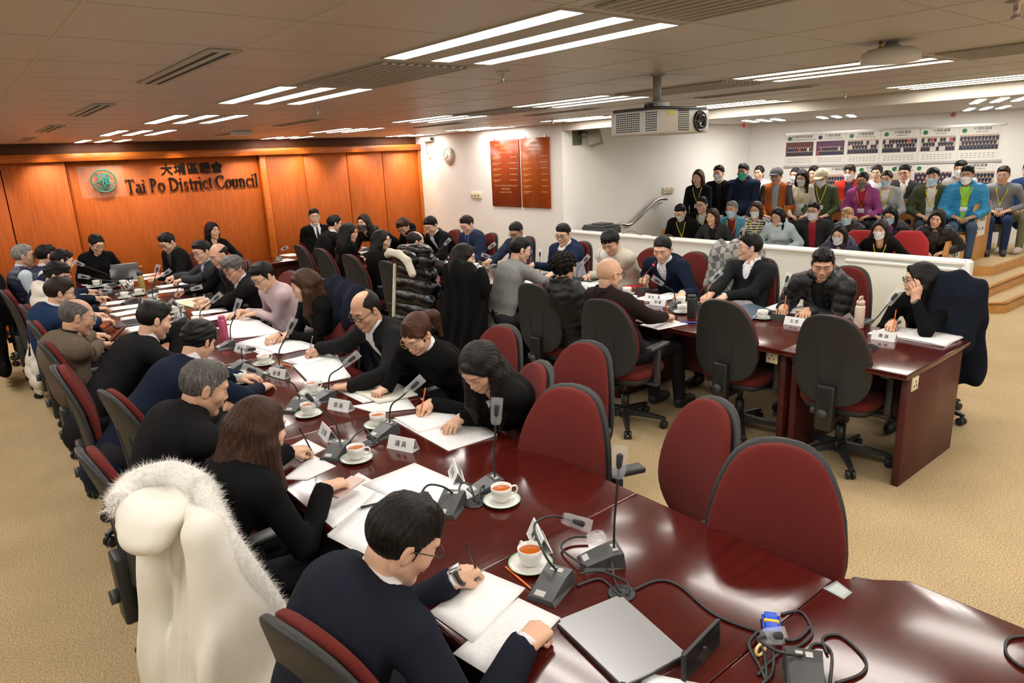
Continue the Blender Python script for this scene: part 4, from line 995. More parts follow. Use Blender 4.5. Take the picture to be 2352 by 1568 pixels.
for i, (y0, y1, lab, m_) in enumerate(((8.15, 8.87, 'left wooden honours board with faded gold lettering', plaque_w), (7.48, 8.13, 'right wooden honours board headed CHAIRMAN in gold', wood('orange_brown_board', (.27, .050, .009), (.38, .080, .015), .28, sc=(12, 12, 1.5))))):
    yc = (y0+y1)/2; w = (y1-y0)/2-.012; o = empty('honours_board', (XS, yc, 1.3)); mb = MB(); mb.rbox(-.022, 0, -w, w, 0, 1.0, .003, 1); mb.build('board', m_, o)
    L1 = ['TAI PO DISTRICT BOARD', '大埔區議會', 'CHAIRMAN 主席芳名'] if i == 0 else ['大埔區議會', 'Tai Po District Council', '主席芳名 CHAIRMAN']
    for k, t in enumerate(L1): text(t, .042, gold, o, (-.0235, 0, .915-.055*k), RX, .0003)
    if i == 0:
        for k, t in enumerate(['TAI PO PROVISIONAL DISTRICT BOARD', '大埔臨時區議會', 'CHAIRMAN 主席芳名']): text(t, .032, gold, o, (-.0235, 0, .31-.05*k), RX, .0003)
    mb = MB(); r = random.Random(5+i)
    for k in range(5 if i == 0 else 7):
        z = .74-.085*k
        mb.box(-.0235, -.022, w*.25, w*.85, z, z+.009); mb.box(-.0235, -.022, w*.50, w*.85, z-.02, z-.012); mb.box(-.0235, -.022, -w*.85, -w*(.45 if r.random() < .7 else .3), z, z+.009)
    mb.build('name_lines', gold, o); mb = MB()
    for s in (-1, 1): mb.box(-.012, 0, s*w*.7-.012, s*w*.7+.012, 1.0, 1.03)
    mb.build('hook', steel, o); tag(o, lab, 'honours board', 'wooden honours boards')
for nm, (px, py), pl in (('beside the left honours board', (1095, 448), 'x'), ('above the steel handrail', (1533, 437), 'y')):
    p = atx(px, py, XS) if pl == 'x' else aty(px, py, 7.24); o = empty('switch_group', p); mb = MB()
    for k in range(3):
        u = (k-1)*.095; 
        if pl == 'x': mb.rbox(-.03, 0, -u-.04, -u+.04, -.05-(.0 if k else -.0), .05, .006)
        else: mb.rbox(u-.04, u+.04, -.03, 0, -.05, .05, .006)
    mb.build('socket_plate', creamp, o); mb = MB()
    for k in range(3):
        u = (k-1)*.095
        if pl == 'x': mb.box(-.034, -.03, -u-.02, -u+.02, -.01, .0)
        else: mb.box(u-.02, u+.02, -.034, -.03, -.01, .0)
    mb.build('switch', darkgrey, o); tag(o, 'cluster of three cream sockets %s' % nm, 'sockets', 'cream wall sockets')
p = aty(1345, 318, 7.15); o = empty('wall_speaker', (7.19, 7.24, 2.25)); mb = MB(); mb.M = Matrix.Rotation(math.radians(35), 4, 'Z') @ Matrix.Rotation(math.radians(-14), 4, 'X') @ Matrix.Rotation(math.radians(8), 4, 'Y'); mb.rbox(-.08, .12, -.30, -.12, -.14, .07, .008); mb.build('box', mat('grey_speaker', (.30, .27, .22), .6, bump=.2, bscale=300), o); mb.M = None
mb = MB(); mb.box(-.14, .04, -.012, 0, -.08, .13); mb.build('backplate', mat('olive_plate', (.12, .12, .08), .5), o); mb = MB(); mb.tube([(-.02, 0, .08), (0, -.10, .10), (.02, -.15, .06)], .018, 8); mb.tube([(-.05, 0, .02), (-.08, -.06, -.02), (-.03, -.12, .03), (0, -.16, .0)], .005, 6); mb.build('bracket', darkgrey, o); tag(o, 'grey angled loudspeaker on a bracket at the gallery wall corner', 'speaker')
# group photographs on the gallery wall
alu = mat('aluminium_strip', (.55, .53, .50), .35, metal=.7)
def gq(a, z, db=0): q = G(a, 13.36-db, z); return q
a_of = lambda px, py: float(gp(px, py, 13.36)[:2] @ GE[:2])
aL, aR = a_of(1803, 340), a_of(2305, 330)
o = empty('display_rail', gq((aL+aR)/2, 1.6)); base = np.array(gq((aL+aR)/2, 1.6))
def gbox(mb, a0, a1, z0, z1, d0, d1, base): 
    V = [np.array(gq(a, z, d))-base for z in (z0, z1) for d in (d0, d1) for a in (a0, a1)]
    mb.add(V, [(0, 1, 3, 2), (4, 6, 7, 5), (0, 4, 5, 1), (2, 3, 7, 6), (0, 2, 6, 4), (1, 5, 7, 3)])
for z0, z1 in ((2.205, 2.24), (1.655, 1.69)): mb = MB(); gbox(mb, aL, aR, z0, z1, 0, .03, base); mb.build('rail', alu, o)
tag(o, 'pair of aluminium rails holding the group photographs', 'display rail')
cards = mat('photo_card', (.70, .68, .62), .5); PB = [mat('photo_bg_%d' % i, c, .4) for i, c in enumerate([(.10, .02, .02), (.09, .02, .07), (.55, .42, .36), (.50, .44, .38), (.45, .38, .32), (.50, .42, .34), (.55, .33, .30), (.13, .02, .10)])]
suitm = mat('photo_suits', (.018, .022, .045), .5); facem = mat('photo_faces', (.50, .34, .25), .5); whm = mat('photo_pale', (.6, .55, .5), .5); redm = mat('photo_red', (.45, .05, .05), .5); green = mat('emblem_green', (.02, .16, .06), .5)
def group_photo(px0, px1, z0, z1, bg, label, head, sub, rows_, n, seed, logo=green):
    a0, a1 = a_of(px0, 340), a_of(px1, 340); c = np.array(gq((a0+a1)/2, z0)); o = empty('group_photograph', c); w = abs(a0-a1)/2; r = random.Random(seed); h = z1-z0
    def P(u, v, d): return np.array(gq((a0+a1)/2-u, z0+v, d))-c
    mb = MB()
    def qd(u0, u1, v0, v1, d, mi): mb.add([P(u0, v0, d), P(u1, v0, d), P(u1, v1, d), P(u0, v1, d)], [(0, 1, 2, 3)], mi=mi)
    mb.add([P(u, v, d) for d in (0, .012) for v in (0, h) for u in (-w+.008, w-.008)], [(0, 2, 3, 1), (4, 5, 7, 6), (0, 1, 5, 4), (2, 6, 7, 3), (0, 4, 6, 2), (1, 3, 7, 5)])
    p0, p1 = h*.30, h*.76; qd(-w+.02, w-.02, p0, p1, .0125, 1)
    for ri in range(rows_):
        for k in range(n-(ri % 2)):
            u = (-w+.05)+(2*w-.10)*(k+.5*(ri % 2))/(n-1); s = (2*w)/(n*2.3); vb = p0+.02+h*.13*ri; cm_ = 2 if r.random() < .86 else (4 if r.random() < .85 else 5); dd = .016-.0007*ri
            mb.add([P(u-s, vb-.01, dd), P(u+s, vb-.01, dd), P(u+s*.9, vb+s*2.6, dd), P(u-s*.9, vb+s*2.6, dd)], [(0, 1, 2, 3)], mi=cm_)
            m_ = 7; mb.add([P(u+s*.55*math.cos(t), vb+s*3.1+s*.75*math.sin(t), dd+.0003) for t in np.linspace(0, 2*PI, m_+1)[:-1]], [tuple(range(m_))], mi=3)
    for k in range(3):
        for j in range(8): u = -w+.06+(2*w-.1)*j/8; qd(u, u+w*.13, h*(.20-.06*k), h*(.20-.06*k)+.006, .0125, 2)
    mb.add([P(-w+.075+.035*math.cos(t), h*.88+.035*math.sin(t), .0127) for t in np.linspace(0, 2*PI, 15)[:-1]], [tuple(range(14))], mi=6)
    mb.build('print', [cards, PB[bg], suitm, facem, whm, redm, logo], o)
    Rg = ((-GE[0], 0, -GN[0]), (-GE[1], 0, -GN[1]), (0, 1, 0)); Rg = ((-GE[0], 0, -GN[0]), (-GE[1], 0, -GN[1]), (0, 1, 0))
    text(head, h*.095, ink, o, P(.03, h*.895, .014), Rg, .0003); text(sub, h*.062, ink, o, P(.03, h*.815, .014), Rg, .0003)
    tag(o, label, 'photograph', 'framed group photographs')
group_photo(1803, 1871, 1.69, 2.205, 0, 'leftmost upper group photograph with a dark red backdrop', '大埔臨時區議會', 'Tai Po Provisional District Board', 2, 12, 1)
group_photo(1872, 1942, 1.69, 2.205, 1, 'second upper group photograph with a purple backdrop', '大埔區議會', 'Tai Po District Council', 2, 13, 2, suitm)
group_photo(1943, 2021, 1.69, 2.205, 2, 'third upper group photograph, pinkish hall, from the left', '大埔區議會', 'Tai Po District Council', 3, 10, 3)
group_photo(2022, 2109, 1.69, 2.205, 3, 'fourth upper group photograph headed 2008-2011', '大埔區議會', '(2008-2011)', 3, 11, 4)
group_photo(2110, 2197, 1.69, 2.205, 4, 'fifth upper group photograph headed 2012-2015', '大埔區議會', '(2012-2015)', 3, 11, 5)
group_photo(2198, 2296, 1.69, 2.205, 5, 'rightmost upper group photograph headed 2016-2019', '大埔區議會', '(2016-2019)', 3, 11, 6)
group_photo(1885, 1971, 1.10, 1.65, 6, 'lower group photograph in faded pink behind the olive-capped man', '大埔區議會', '', 3, 12, 7)
group_photo(1972, 2046, 1.10, 1.65, 4, 'lower group photograph behind the woman with a grey hood', '大埔區議會', 'District Board', 2, 10, 8)
group_photo(2047, 2103, 1.10, 1.65, 5, 'lower group photograph with red title behind the man in a dark suit', '大埔區議會', 'Tai Po District Board', 2, 8, 9)
group_photo(2104, 2196, 1.10, 1.65, 7, 'lower group photograph with a deep purple stage curtain', '', '', 3, 9, 10)
group_photo(2197, 2296, 1.10, 1.65, 5, 'rightmost lower group photograph headed DISTRICT BOARD', '大埔區議會', 'District Board', 3, 11, 11)
# ------------------------------------------------------------------ tables
def table(name_label, pts, ends, sides, edge=None, seed=0, sockets=()):
    cx = sum(p[0] for p in pts)/len(pts); cy = sum(p[1] for p in pts)/len(pts); o = empty('conference_table', (cx, cy, 0)); q = [(x-cx, y-cy) for x, y in pts]
    bm = bmesh.new(); vs = [bm.verts.new((x, y, .712)) for x, y in q]; f = bm.faces.new(vs); r = bmesh.ops.extrude_face_region(bm, geom=[f]); up = [v for v in r['geom'] if isinstance(v, bmesh.types.BMVert)]
    for v in up: v.co.z = .75
    bmesh.ops.recalc_face_normals(bm, faces=bm.faces[:]); bmesh.ops.bevel(bm, geom=bm.edges[:], offset=.006, segments=2, affect='EDGES', profile=.6)
    V = [v.co.copy() for v in bm.verts]; F = [tuple(v.index for v in f.verts) for f in bm.faces]; bm.verts.index_update(); bm.free(); mb = MB(); mb.add(V, F, True); mb.build('tabletop', mahog, o)
    x0 = min(p[0] for p in q)+.10; x1 = max(p[0] for p in q)-.06; y0 = min(p[1] for p in q)+.02; y1 = max(p[1] for p in q)-.02
    if ends == 'y':
        for k, y in enumerate((y0, y1-.045)): mb = MB(); mb.rbox(x0, x1, y, y+.045, 0, .711, .004, 1); mb.build('leg_panel', mahog_side, o)
        xm = x0+.34; mb = MB(); mb.box(xm, xm+.02, y0+.045, y1-.045, .28, .71); mb.build('modesty_panel', mahog_side, o)
    else:
        for k, x in enumerate((x0-.06, x1-.0)): mb = MB(); mb.rbox(x, x+.045, y0, y1, 0, .711, .004, 1); mb.build('leg_panel', mahog_side, o)
        mb = MB(); mb.box(x0, x1, y0+.1, y0+.12, .12, .71); mb.build('modesty_panel', mahog_side, o)
    for (sx, sy, fx) in sockets:
        mb = MB(); X, Y = sx-cx, sy-cy
        if fx == 'x': mb.rbox(X-.012, X, Y-.043, Y+.043, .615, .70, .003, 1)
        else: mb.rbox(X-.043, X+.043, Y-.012, Y, .615, .70, .003, 1)
        s_ = mb.build('power_socket', creamp, o); mb = MB()
        for u, v in ((0, .672), (-.016, .645), (.016, .645)):
            if fx == 'x': mb.box(X-.014, X-.012, Y+u-.003, Y+u+.003, v-.006, v+.006)
            else: mb.box(X+u-.003, X+u+.003, Y-.014, Y-.012, v-.006, v+.006)
        mb.build('pin_hole', ink, s_)
    tag(o, name_label, 'table', 'mahogany conference tables'); return o
XL0, XL1, XR0, XR1 = .885, 1.912, 4.10, 5.09
g_ = .0012
table('nearest left-hand mahogany table, splayed corner, holding the closed silver laptop', [(XL0, -1.0), (2.08, -1.0), (2.075, .69), (1.93, .845-g_), (XL0, .845-g_)], 'y', 1)
for lab, a, b in (('short mahogany table under the near writing man\'s sheets', .845, 1.63), ('second mahogany table of the left row, beside the long-haired woman writing', 1.63, 3.19), ('third mahogany table of the left row, under the open white booklet', 3.19, 4.81), ('fourth mahogany table of the left row, with the pink bottle', 4.81, 6.4), ('fifth mahogany table of the left row, with the yellow and steel flasks', 6.4, 8.0), ('last mahogany table of the left row, under the open silver laptop', 8.0, 9.1)):
    table(lab, [(XL0, a+g_), (XL1, a+g_), (XL1, b-g_), (XL0, b-g_)], 'y', 1)
table('end mahogany table of the right row, beside the woman resting her cheek', [(XR0, 1.5), (XR1, 1.5), (XR1, 2.275-g_), (XR0, 2.275-g_)], 'y', 1, sockets=((XR0+.10, 2.05, 'x'), (XR0+.16, 1.52, 'y')))
for lab, a, b in (('second mahogany table of the right row, under the blue laptop', 2.275, 3.87), ('third mahogany table of the right row, before the speaking man', 3.87, 5.45), ('fourth mahogany table of the right row, before the grey sweater man', 5.45, 7.0), ('last mahogany table of the right row, under the blue folder', 7.0, 8.7)):
    table(lab, [(XR0, a+g_), (XR1, a+g_), (XR1, b-g_), (XR0, b-g_)], 'y', 1, sockets=((XR0+.10, a+.12, 'x'),) if a < 4 else ())
table('mahogany cross table in front of the orange wood wall', [(2.95, 9.62), (4.75, 9.62), (4.75, 10.22), (2.95, 10.22)], 'x', 1)
# ------------------------------------------------------------------ chairs
red_f = mat('maroon_fabric', (.125, .019, .016), .92, bump=.2, bscale=260, sheen=.04, spec=.12, var=.06, vscale=3); shell_m = mat('chair_shell', (.019, .020, .020), .6, bump=.12, bscale=240); base_m = mat('chair_base', (.014, .015, .016), .4)
def loft(mb, rings, n=28, e=3.2):
    V = []; F = []
    for (cx, cy, cz, hx, hy, ty) in rings:
        for k in range(n):
            a = 2*PI*k/n; c, s = math.cos(a), math.sin(a); u = hx*math.copysign(abs(c)**(2/e), c); v = hy*math.copysign(abs(s)**(2/e), s)
            V.append((cx+u, cy+v+ty*(abs(u)/.24)**2, cz))
    m = len(rings)
    for i in range(m-1):
        for k in range(n): F.append((i*n+k, i*n+(k+1) % n, (i+1)*n+(k+1) % n, (i+1)*n+k))
    F += [tuple(range(n))[::-1], tuple((m-1)*n+k for k in range(n))]; return mb.add(V, F, True)
def make_chair(kind='office'):
    o = empty('office_chair', (0, 0, 0))
    def prof(t):  # t 0 bottom..1 top : centre y, half width
        y = -.245-.030*math.sin(t*PI*1.15)*-1-.06*t; y = -.235+.035*math.sin(t*PI)-.085*t
        return y
    for nm, dy, hy, gw, m in (('backrest', .020, .026, 0, red_f), ('back_shell', -.020, .022, .010, shell_m)):
        rg = []
        for i in range(19):
            t = .5-.5*math.cos(PI*(i+.35)/18.7); z = .475+.575*t-(gw*.5); q = abs(2*t-1); r = (1-q**(3.9 if t > .5 else 3.6))**(1/2.5)
            hw = (.215+.022*math.sin(PI*min(1, t*1.25))-.040*t*t)*r+gw; rg.append((0, prof(t)+dy, z+(gw if t > .5 else -gw)*1.1, hw, hy*(.45+.55*r), .028))
        mb = MB(); loft(mb, rg); 
        if nm == 'back_shell':
            for s in (-1, 1): mb.tube([(s*(.05+.05*t), prof(t)-.0405, .475+.575*t) for t in np.linspace(.06, .60, 8)], .004, 5)
        mb.build(nm, m, o)
    rg = [(0, .02, z, .245*r, .235*r, 0) for z, r in ((.425, .90), (.432, .96), (.455, 1), (.478, .99), (.490, .95), (.496, .85), (.498, .5))]; mb = MB(); loft(mb, rg, e=4); mb.build('seat', red_f, o)
    rg = [(0, .02, z, .235*r, .225*r, 0) for z, r in ((.375, .78), (.385, .9), (.426, .99))]; mb = MB(); loft(mb, rg, e=4); mb.build('seat_pan', shell_m, o)
    mb = MB(); mb.rbox(-.055, .055, -.315, -.255, .30, .60, .012); mb.rbox(-.045, .045, -.30, .05, .335, .375, .008); b = mb.build('back_bracket', base_m, o)
    mb = MB(); mb.tube([(0, -.315, .42), (0, -.345, .42)], .030, 12); mb.tube([(-.055, -.285, .42), (-.085, -.285, .42)], .026, 12); mb.build('knob', darkgrey, b)
    for s in (-1, 1):
        mb = MB(); mb.rbox(s*.275-.022, s*.275+.022, -.02, .02, .37, .66, .008); mb.rbox(min(s*.18, s*.29), max(s*.18, s*.29), -.03, .03, .365, .385, .004); mb.rbox(s*.275-.035, s*.275+.035, -.13, .13, .655, .685, .013, 3); mb.build('armrest', darkgrey, o)
    mb = MB(); mb.tube([(0, 0, .12), (0, 0, .25)], .032, 14); mb.tube([(0, 0, .25), (0, 0, .38)], .020, 12); mb.build('gas_column', base_m, o)
    mb = MB(); mb.tube([(.03, .03, .37), (.20, .05, .35), (.26, .06, .345)], .005, 6); mb.rbox(.24, .30, .045, .075, .335, .352, .006); mb.build('lever', base_m, o)
    mb = MB(); mb.lathe([(.045, .07), (.05, .08), (.05, .125), (.035, .14)], 18)
    for k in range(5):
        a = 2*PI*k/5+.3; c, s = math.cos(a), math.sin(a); d = Vector((c, s, 0)); q = Vector((-s, c, 0)); V = []
        for r, w, zt, zb in ((.03, .030, .135, .085), (.17, .024, .115, .080), (.29, .018, .092, .070), (.315, .016, .085, .068)):
            V += [d*r+q*w*.7+Vector((0, 0, zt)), d*r-q*w*.7+Vector((0, 0, zt)), d*r-q*w+Vector((0, 0, zb)), d*r+q*w+Vector((0, 0, zb))]
        F = []
        for i in range(3):
            for j in range(4): F.append((i*4+j, i*4+(j+1) % 4, i*4+4+(j+1) % 4, i*4+4+j))
        F += [(3, 2, 1, 0), (12, 13, 14, 15)]; mb.add(V, F, False)
    mb.build('star_base', base_m, o)
    for k in range(5):
        a = 2*PI*k/5+.3; c, s = math.cos(a), math.sin(a); mb = MB(); p = Vector((c*.30, s*.30, .030)); q = Vector((-s, c, 0))
        for sg in (-1, 1): mb.tube([p+q*sg*.007, p+q*sg*.009, p+q*sg*.025, p+q*sg*.028], [.026, .030, .030, .024], 14)
        mb.tube([(c*.30, s*.30, .03), (c*.30, s*.30, .075)], .010, 8); mb.build('caster', base_m, o)
    return o
CH0 = make_chair(); CH0['used'] = 0; nch = [0]
CHAIRS = []
def chair(x, y, yaw, label, group='maroon swivel chairs', src=None):
    if nch[0] == 0: o = CH0
    else: o = copy_tree(CH0)
    nch[0] += 1; o.location = (x, y, 0); o.rotation_euler = (0, 0, math.radians(yaw-90)); o.name = 'office_chair'
    tag(o, label, 'chair', group); CHAIRS.append(o); return o
def chair_top(px, py, yaw, label, z=1.045):
    p = atz(px, py, z); f = dirv(yaw); return chair(p[0]+f[0]*.30, p[1]+f[1]*.30, yaw, label)
# ------------------------------------------------------------------ table-top things
USED = {}
def who(x, y):
    return [d for _, d in sorted(((p[0]-x)**2+(p[1]-y)**2+((.0 if abs(p[3][2]-1.1) < .45 else 9)), p[2]) for p in PEOPLE)][:5]
def auto(desc, x, y, n=4):
    w = who(x, y)
    c = [desc+' in front of the '+w[0]] + ['%s between the %s and the %s' % (desc, w[0], w[i]) for i in (1, 2)] + ['%s near the %s, on the side of the %s' % (desc, w[0], w[3])] + ['%s close to the %s and the %s' % (desc, w[1], w[2]), '%s second in front of the %s' % (desc, w[1]), '%s beyond the %s' % (desc, w[2]), '%s beside the %s' % (desc, w[3])]
    for t in c:
        if t not in USED and len(t.split()) <= 16: USED[t] = 1; return t
    for t in c:
        if t not in USED: USED[t] = 1; return t
    return c[0]+' too'
porc = mat('porcelain', (.76, .75, .71), .18, coat=.4); grn = mat('green_rim', (.25, .50, .32), .3); tea = mat('tea', (.45, .10, .012), .08); cork = mat('cork', (.25, .11, .04), .9, bump=.4, bscale=200)
def make_cup(saucer=True):
    o = empty('teacup', (0, 0, 0)); mb = MB(); mb.lathe([(.0, .013), (.024, .013), (.027, .016), (.036, .030), (.0405, .050), (.0415, .072), (.0400, .0725), (.038, .050), (.034, .032), (.0, .028)], 28); mb.build('cup_body', porc, o)
    mb = MB(); mb.tube(spline([(.040, 0, .062), (.058, 0, .064), (.066, 0, .048), (.055, 0, .032), (.036, 0, .028)], 4), [.0042]*17, 7); mb.build('handle', porc, o)
    mb = MB(); mb.prism([(.0388*math.cos(t), .0388*math.sin(t)) for t in np.linspace(0, 2*PI, 25)[:-1]], .050, .058); mb.build('tea', tea, o)
    return o
def make_saucer():
    o = empty('saucer', (0, 0, 0)); mb = MB(); mb.lathe([(0, .004), (.035, .004), (.040, .002), (.048, .005), (.072, .013), (.0725, .0145), (.050, .009), (.034, .008), (.0, .008)], 36); mb.build('plate', porc, o)
    mb = MB(); mb.lathe([(.0700, .0140), (.0730, .0156), (.0742, .0150), (.0732, .0128)], 36, cap=False); mb.build('green_rim', grn, o); return o
CUP0, SAU0 = make_cup(), make_saucer(); cnt = [0, 0]
def cup(px, py, rot=0, saucer=True, desc='white teacup of tea', z=.75):
    p = atz(px, py, z+.035); 
    o = CUP0 if cnt[0] == 0 else copy_tree(CUP0); cnt[0] += 1; o.name = 'teacup'; o.location = (p[0], p[1], z-(0 if saucer else .012)-.001); o.rotation_euler = (0, 0, math.radians(rot)); o['group'] = 'white teacups'
    if saucer:
        s = SAU0 if cnt[1] == 0 else copy_tree(SAU0); cnt[1] += 1; s.name = 'saucer'; s.location = (p[0], p[1], z); tag(s, auto('green-rimmed saucer', p[0], p[1]), 'saucer', 'green-rimmed saucers'); o.location.z = z+.0005-.003
    tag(o, auto(desc, p[0], p[1]), 'cup', 'white teacups')
bagm = mat('clear_bag', (.80, .82, .85), .15, alpha=.22, spec=.8); foam = mat('mic_foam', (.03, .03, .03), .9, bump=.3, bscale=300); labelm = mat('grey_label', (.45, .45, .42), .4)
def mic(bx, by, hx, hy, yaw=0, path=None, bag=True, z=.75, lit=False, desc='black gooseneck microphone'):
    p = atz(bx, by, z+.025); o = empty('microphone', (p[0], p[1], z)); a = math.radians(yaw); c, s = math.cos(a), math.sin(a)
    def Lp(u, v, w): return (c*u-s*v, s*u+c*v, w)
    mb = MB(); V = [Lp(u, v, w) for u, v, w in ((-.055, -.05, 0), (.085, -.05, 0), (.085, .05, 0), (-.055, .05, 0), (-.050, -.045, .052), (.080, -.038, .014), (.080, .038, .014), (-.050, .045, .052), (-.01, -.042, .046), (-.01, .042, .046))]
    mb.add(V, [(3, 2, 1, 0), (0, 1, 5, 8, 4), (1, 2, 6, 5), (2, 3, 7, 9, 6), (3, 0, 4, 7), (4, 8, 9, 7), (8, 5, 6, 9)]); b = mb.build('base', darkgrey, o)
    mb = MB()
    for k in range(2): mb.add([Lp(u, v, w) for u, v, w in ((-.04, -.022+k*.024, .0515), (-.022, -.022+k*.024, .0492), (-.022, -.004+k*.024, .0492), (-.04, -.004+k*.024, .0515))], [(0, 1, 2, 3)]); mb.build('button', labelm, b); mb = MB()
    mb.add([Lp(u, v, w) for u, v, w in ((.055, -.028, .0236), (.074, -.028, .0170), (.074, .006, .0170), (.055, .006, .0236))], [(0, 1, 2, 3)]); mb.build('display', labelm, b)
    n0 = np.array(Lp(-.03, .0, .045))
    if path is None:
        d = ray(hx, hy); r0 = math.hypot(p[0], p[1]); t = r0/math.hypot(d[0], d[1]); hd = d*t+np.array([0, 0, CH])-np.array([p[0], p[1], z])
        P_ = [n0, n0+np.array([0, 0, .07])+(hd-n0)*.12, n0*.45+hd*.55+np.array([0, 0, .035]), hd]
    else: P_ = [n0]+[np.array(q_) for q_ in path]; hd = P_[-1]
    sp = spline(P_, 6); mb = MB(); mb.tube(sp, .0042, 7); mb.build('gooseneck', blackp, o)
    dr = nrm(sp[-1]-sp[-2]); mb = MB(); mb.tube([hd-dr*.01, hd, hd+dr*.035, hd+dr*.042], [.008, .0105, .0115, .004], 10); mb.build('mic_head', foam, o)
    if lit: mb = MB(); mb.tube([hd-dr*.004, hd+dr*.004], .0118, 12); mb.build('lit_ring', mat('red_ring', (1, .02, .02), .4, emit=3), o)
    if bag:
        q = nrm(np.cross(dr, ray(hx if path is None else bx, hy if path is None else by))); up = nrm(np.cross(q, dr)); Gd = []
        for i in range(6):
            t = i/5; w = .023+.003*math.sin(i*2.1)-.005*(t < .3)+.005*(t > .8); cc = hd+dr*(-.045+.115*t); Gd.append([tuple(cc+q*w*math.cos(v)+up*.010*(1-.75*t)*math.sin(v)+q*.002*math.sin(5*v+i)) for v in np.linspace(0, 2*PI, 13)])
        mb = MB(); mb.grid(Gd); bo = mb.build('plastic_bag', bagm, o)
    tag(o, auto(desc, p[0], p[1]), 'microphone', 'table microphones'); return o
platem = mat('name_plate', (.72, .73, .73), .3); NAMES = ['陳大文議員', '李小明議員', '委員', '王先生', '議員', '林女士']
def nameplate(px, py, yaw, i=0):
    p = atz(px, py, .775); o = empty('name_plate', (p[0], p[1], .75)); a = math.radians(yaw); R = Matrix.Rotation(a, 4, 'Z')
    mb = MB(); mb.M = R; mb.box(-.075, .075, -.030, .03, 0, .002); w = .0015
    for s in (-1, 1):
        V = [(-.075, s*.028, .002), (.075, s*.028, .002), (.075, s*.002, .058), (-.075, s*.002, .058)]; V2 = [(x, y-s*.002, z) for x, y, z in V]; mb.add(V+V2, [(0, 1, 2, 3), (7, 6, 5, 4), (0, 4, 5, 1), (2, 6, 7, 3), (1, 5, 6, 2), (3, 7, 4, 0)])
    mb.M = None; mb.build('folded_card', platem, o)
    for s in (-1, 1):
        f = bpy.data.curves.new('printed_name', 'FONT'); f.body = ['議員', '委員', '秘書', '主席', '專員', '主任'][i % 6]; f.size = .030; f.align_x = 'CENTER'; f.space_character = 1.5; f.materials.append(ink); f.extrude = .0002; fo = link(bpy.data.objects.new('printed_name', f), o)
        t = math.atan2(.026, .056); M = R @ Matrix.Rotation(0 if s < 0 else PI, 4, 'Z') @ Matrix.Translation((0, -.0206, .020)) @ Matrix.Rotation(PI/2-t, 4, 'X'); fo.matrix_local = M
    tag(o, auto('folded white name card', p[0], p[1]), 'name card', 'name cards')
def _paper(nt, N, L, b):
    tc = N.new('ShaderNodeTexCoord'); sp = N.new('ShaderNodeSeparateXYZ'); L.new(tc.outputs['UV'], sp.inputs[0])
    w = N.new('ShaderNodeMath'); w.operation = 'MULTIPLY'; w.inputs[1].default_value = 26; L.new(sp.outputs[1], w.inputs[0]); fr = N.new('ShaderNodeMath'); fr.operation = 'FRACT'; L.new(w.outputs[0], fr.inputs[0]); lt = N.new('ShaderNodeMath'); lt.operation = 'LESS_THAN'; lt.inputs[1].default_value = .38; L.new(fr.outputs[0], lt.inputs[0])
    mp = N.new('ShaderNodeMapping'); mp.inputs['Scale'].default_value = (22, 10, 1); L.new(tc.outputs['UV'], mp.inputs[0]); n = N.new('ShaderNodeTexNoise'); n.inputs['Scale'].default_value = 1.6; n.inputs['Detail'].default_value = 1; L.new(mp.outputs[0], n.inputs[0]); gt = N.new('ShaderNodeMath'); gt.operation = 'GREATER_THAN'; gt.inputs[1].default_value = .5; L.new(n.outputs['Fac'], gt.inputs[0])
    prod = lt
    def mul(a, c):
        m = N.new('ShaderNodeMath'); m.operation = 'MULTIPLY'; L.new(a.outputs[0], m.inputs[0]); L.new(c.outputs[0], m.inputs[1]); return m
    prod = mul(lt, gt)
    for ax in (0, 1):
        for op, v in (('GREATER_THAN', .11), ('LESS_THAN', .89)):
            m = N.new('ShaderNodeMath'); m.operation = op; m.inputs[1].default_value = v; L.new(sp.outputs[ax], m.inputs[0]); prod = mul(prod, m)
    mx = N.new('ShaderNodeMixRGB'); mx.inputs[1].default_value = (.80, .80, .81, 1); mx.inputs[2].default_value = (.66, .66, .67, 1); L.new(prod.outputs[0], mx.inputs[0]); L.new(mx.outputs[0], b.inputs['Base Color']); b.inputs['Roughness'].default_value = .65
paper = node_mat('printed_paper', _paper); blank = mat('blank_paper', (.80, .80, .80), .65)
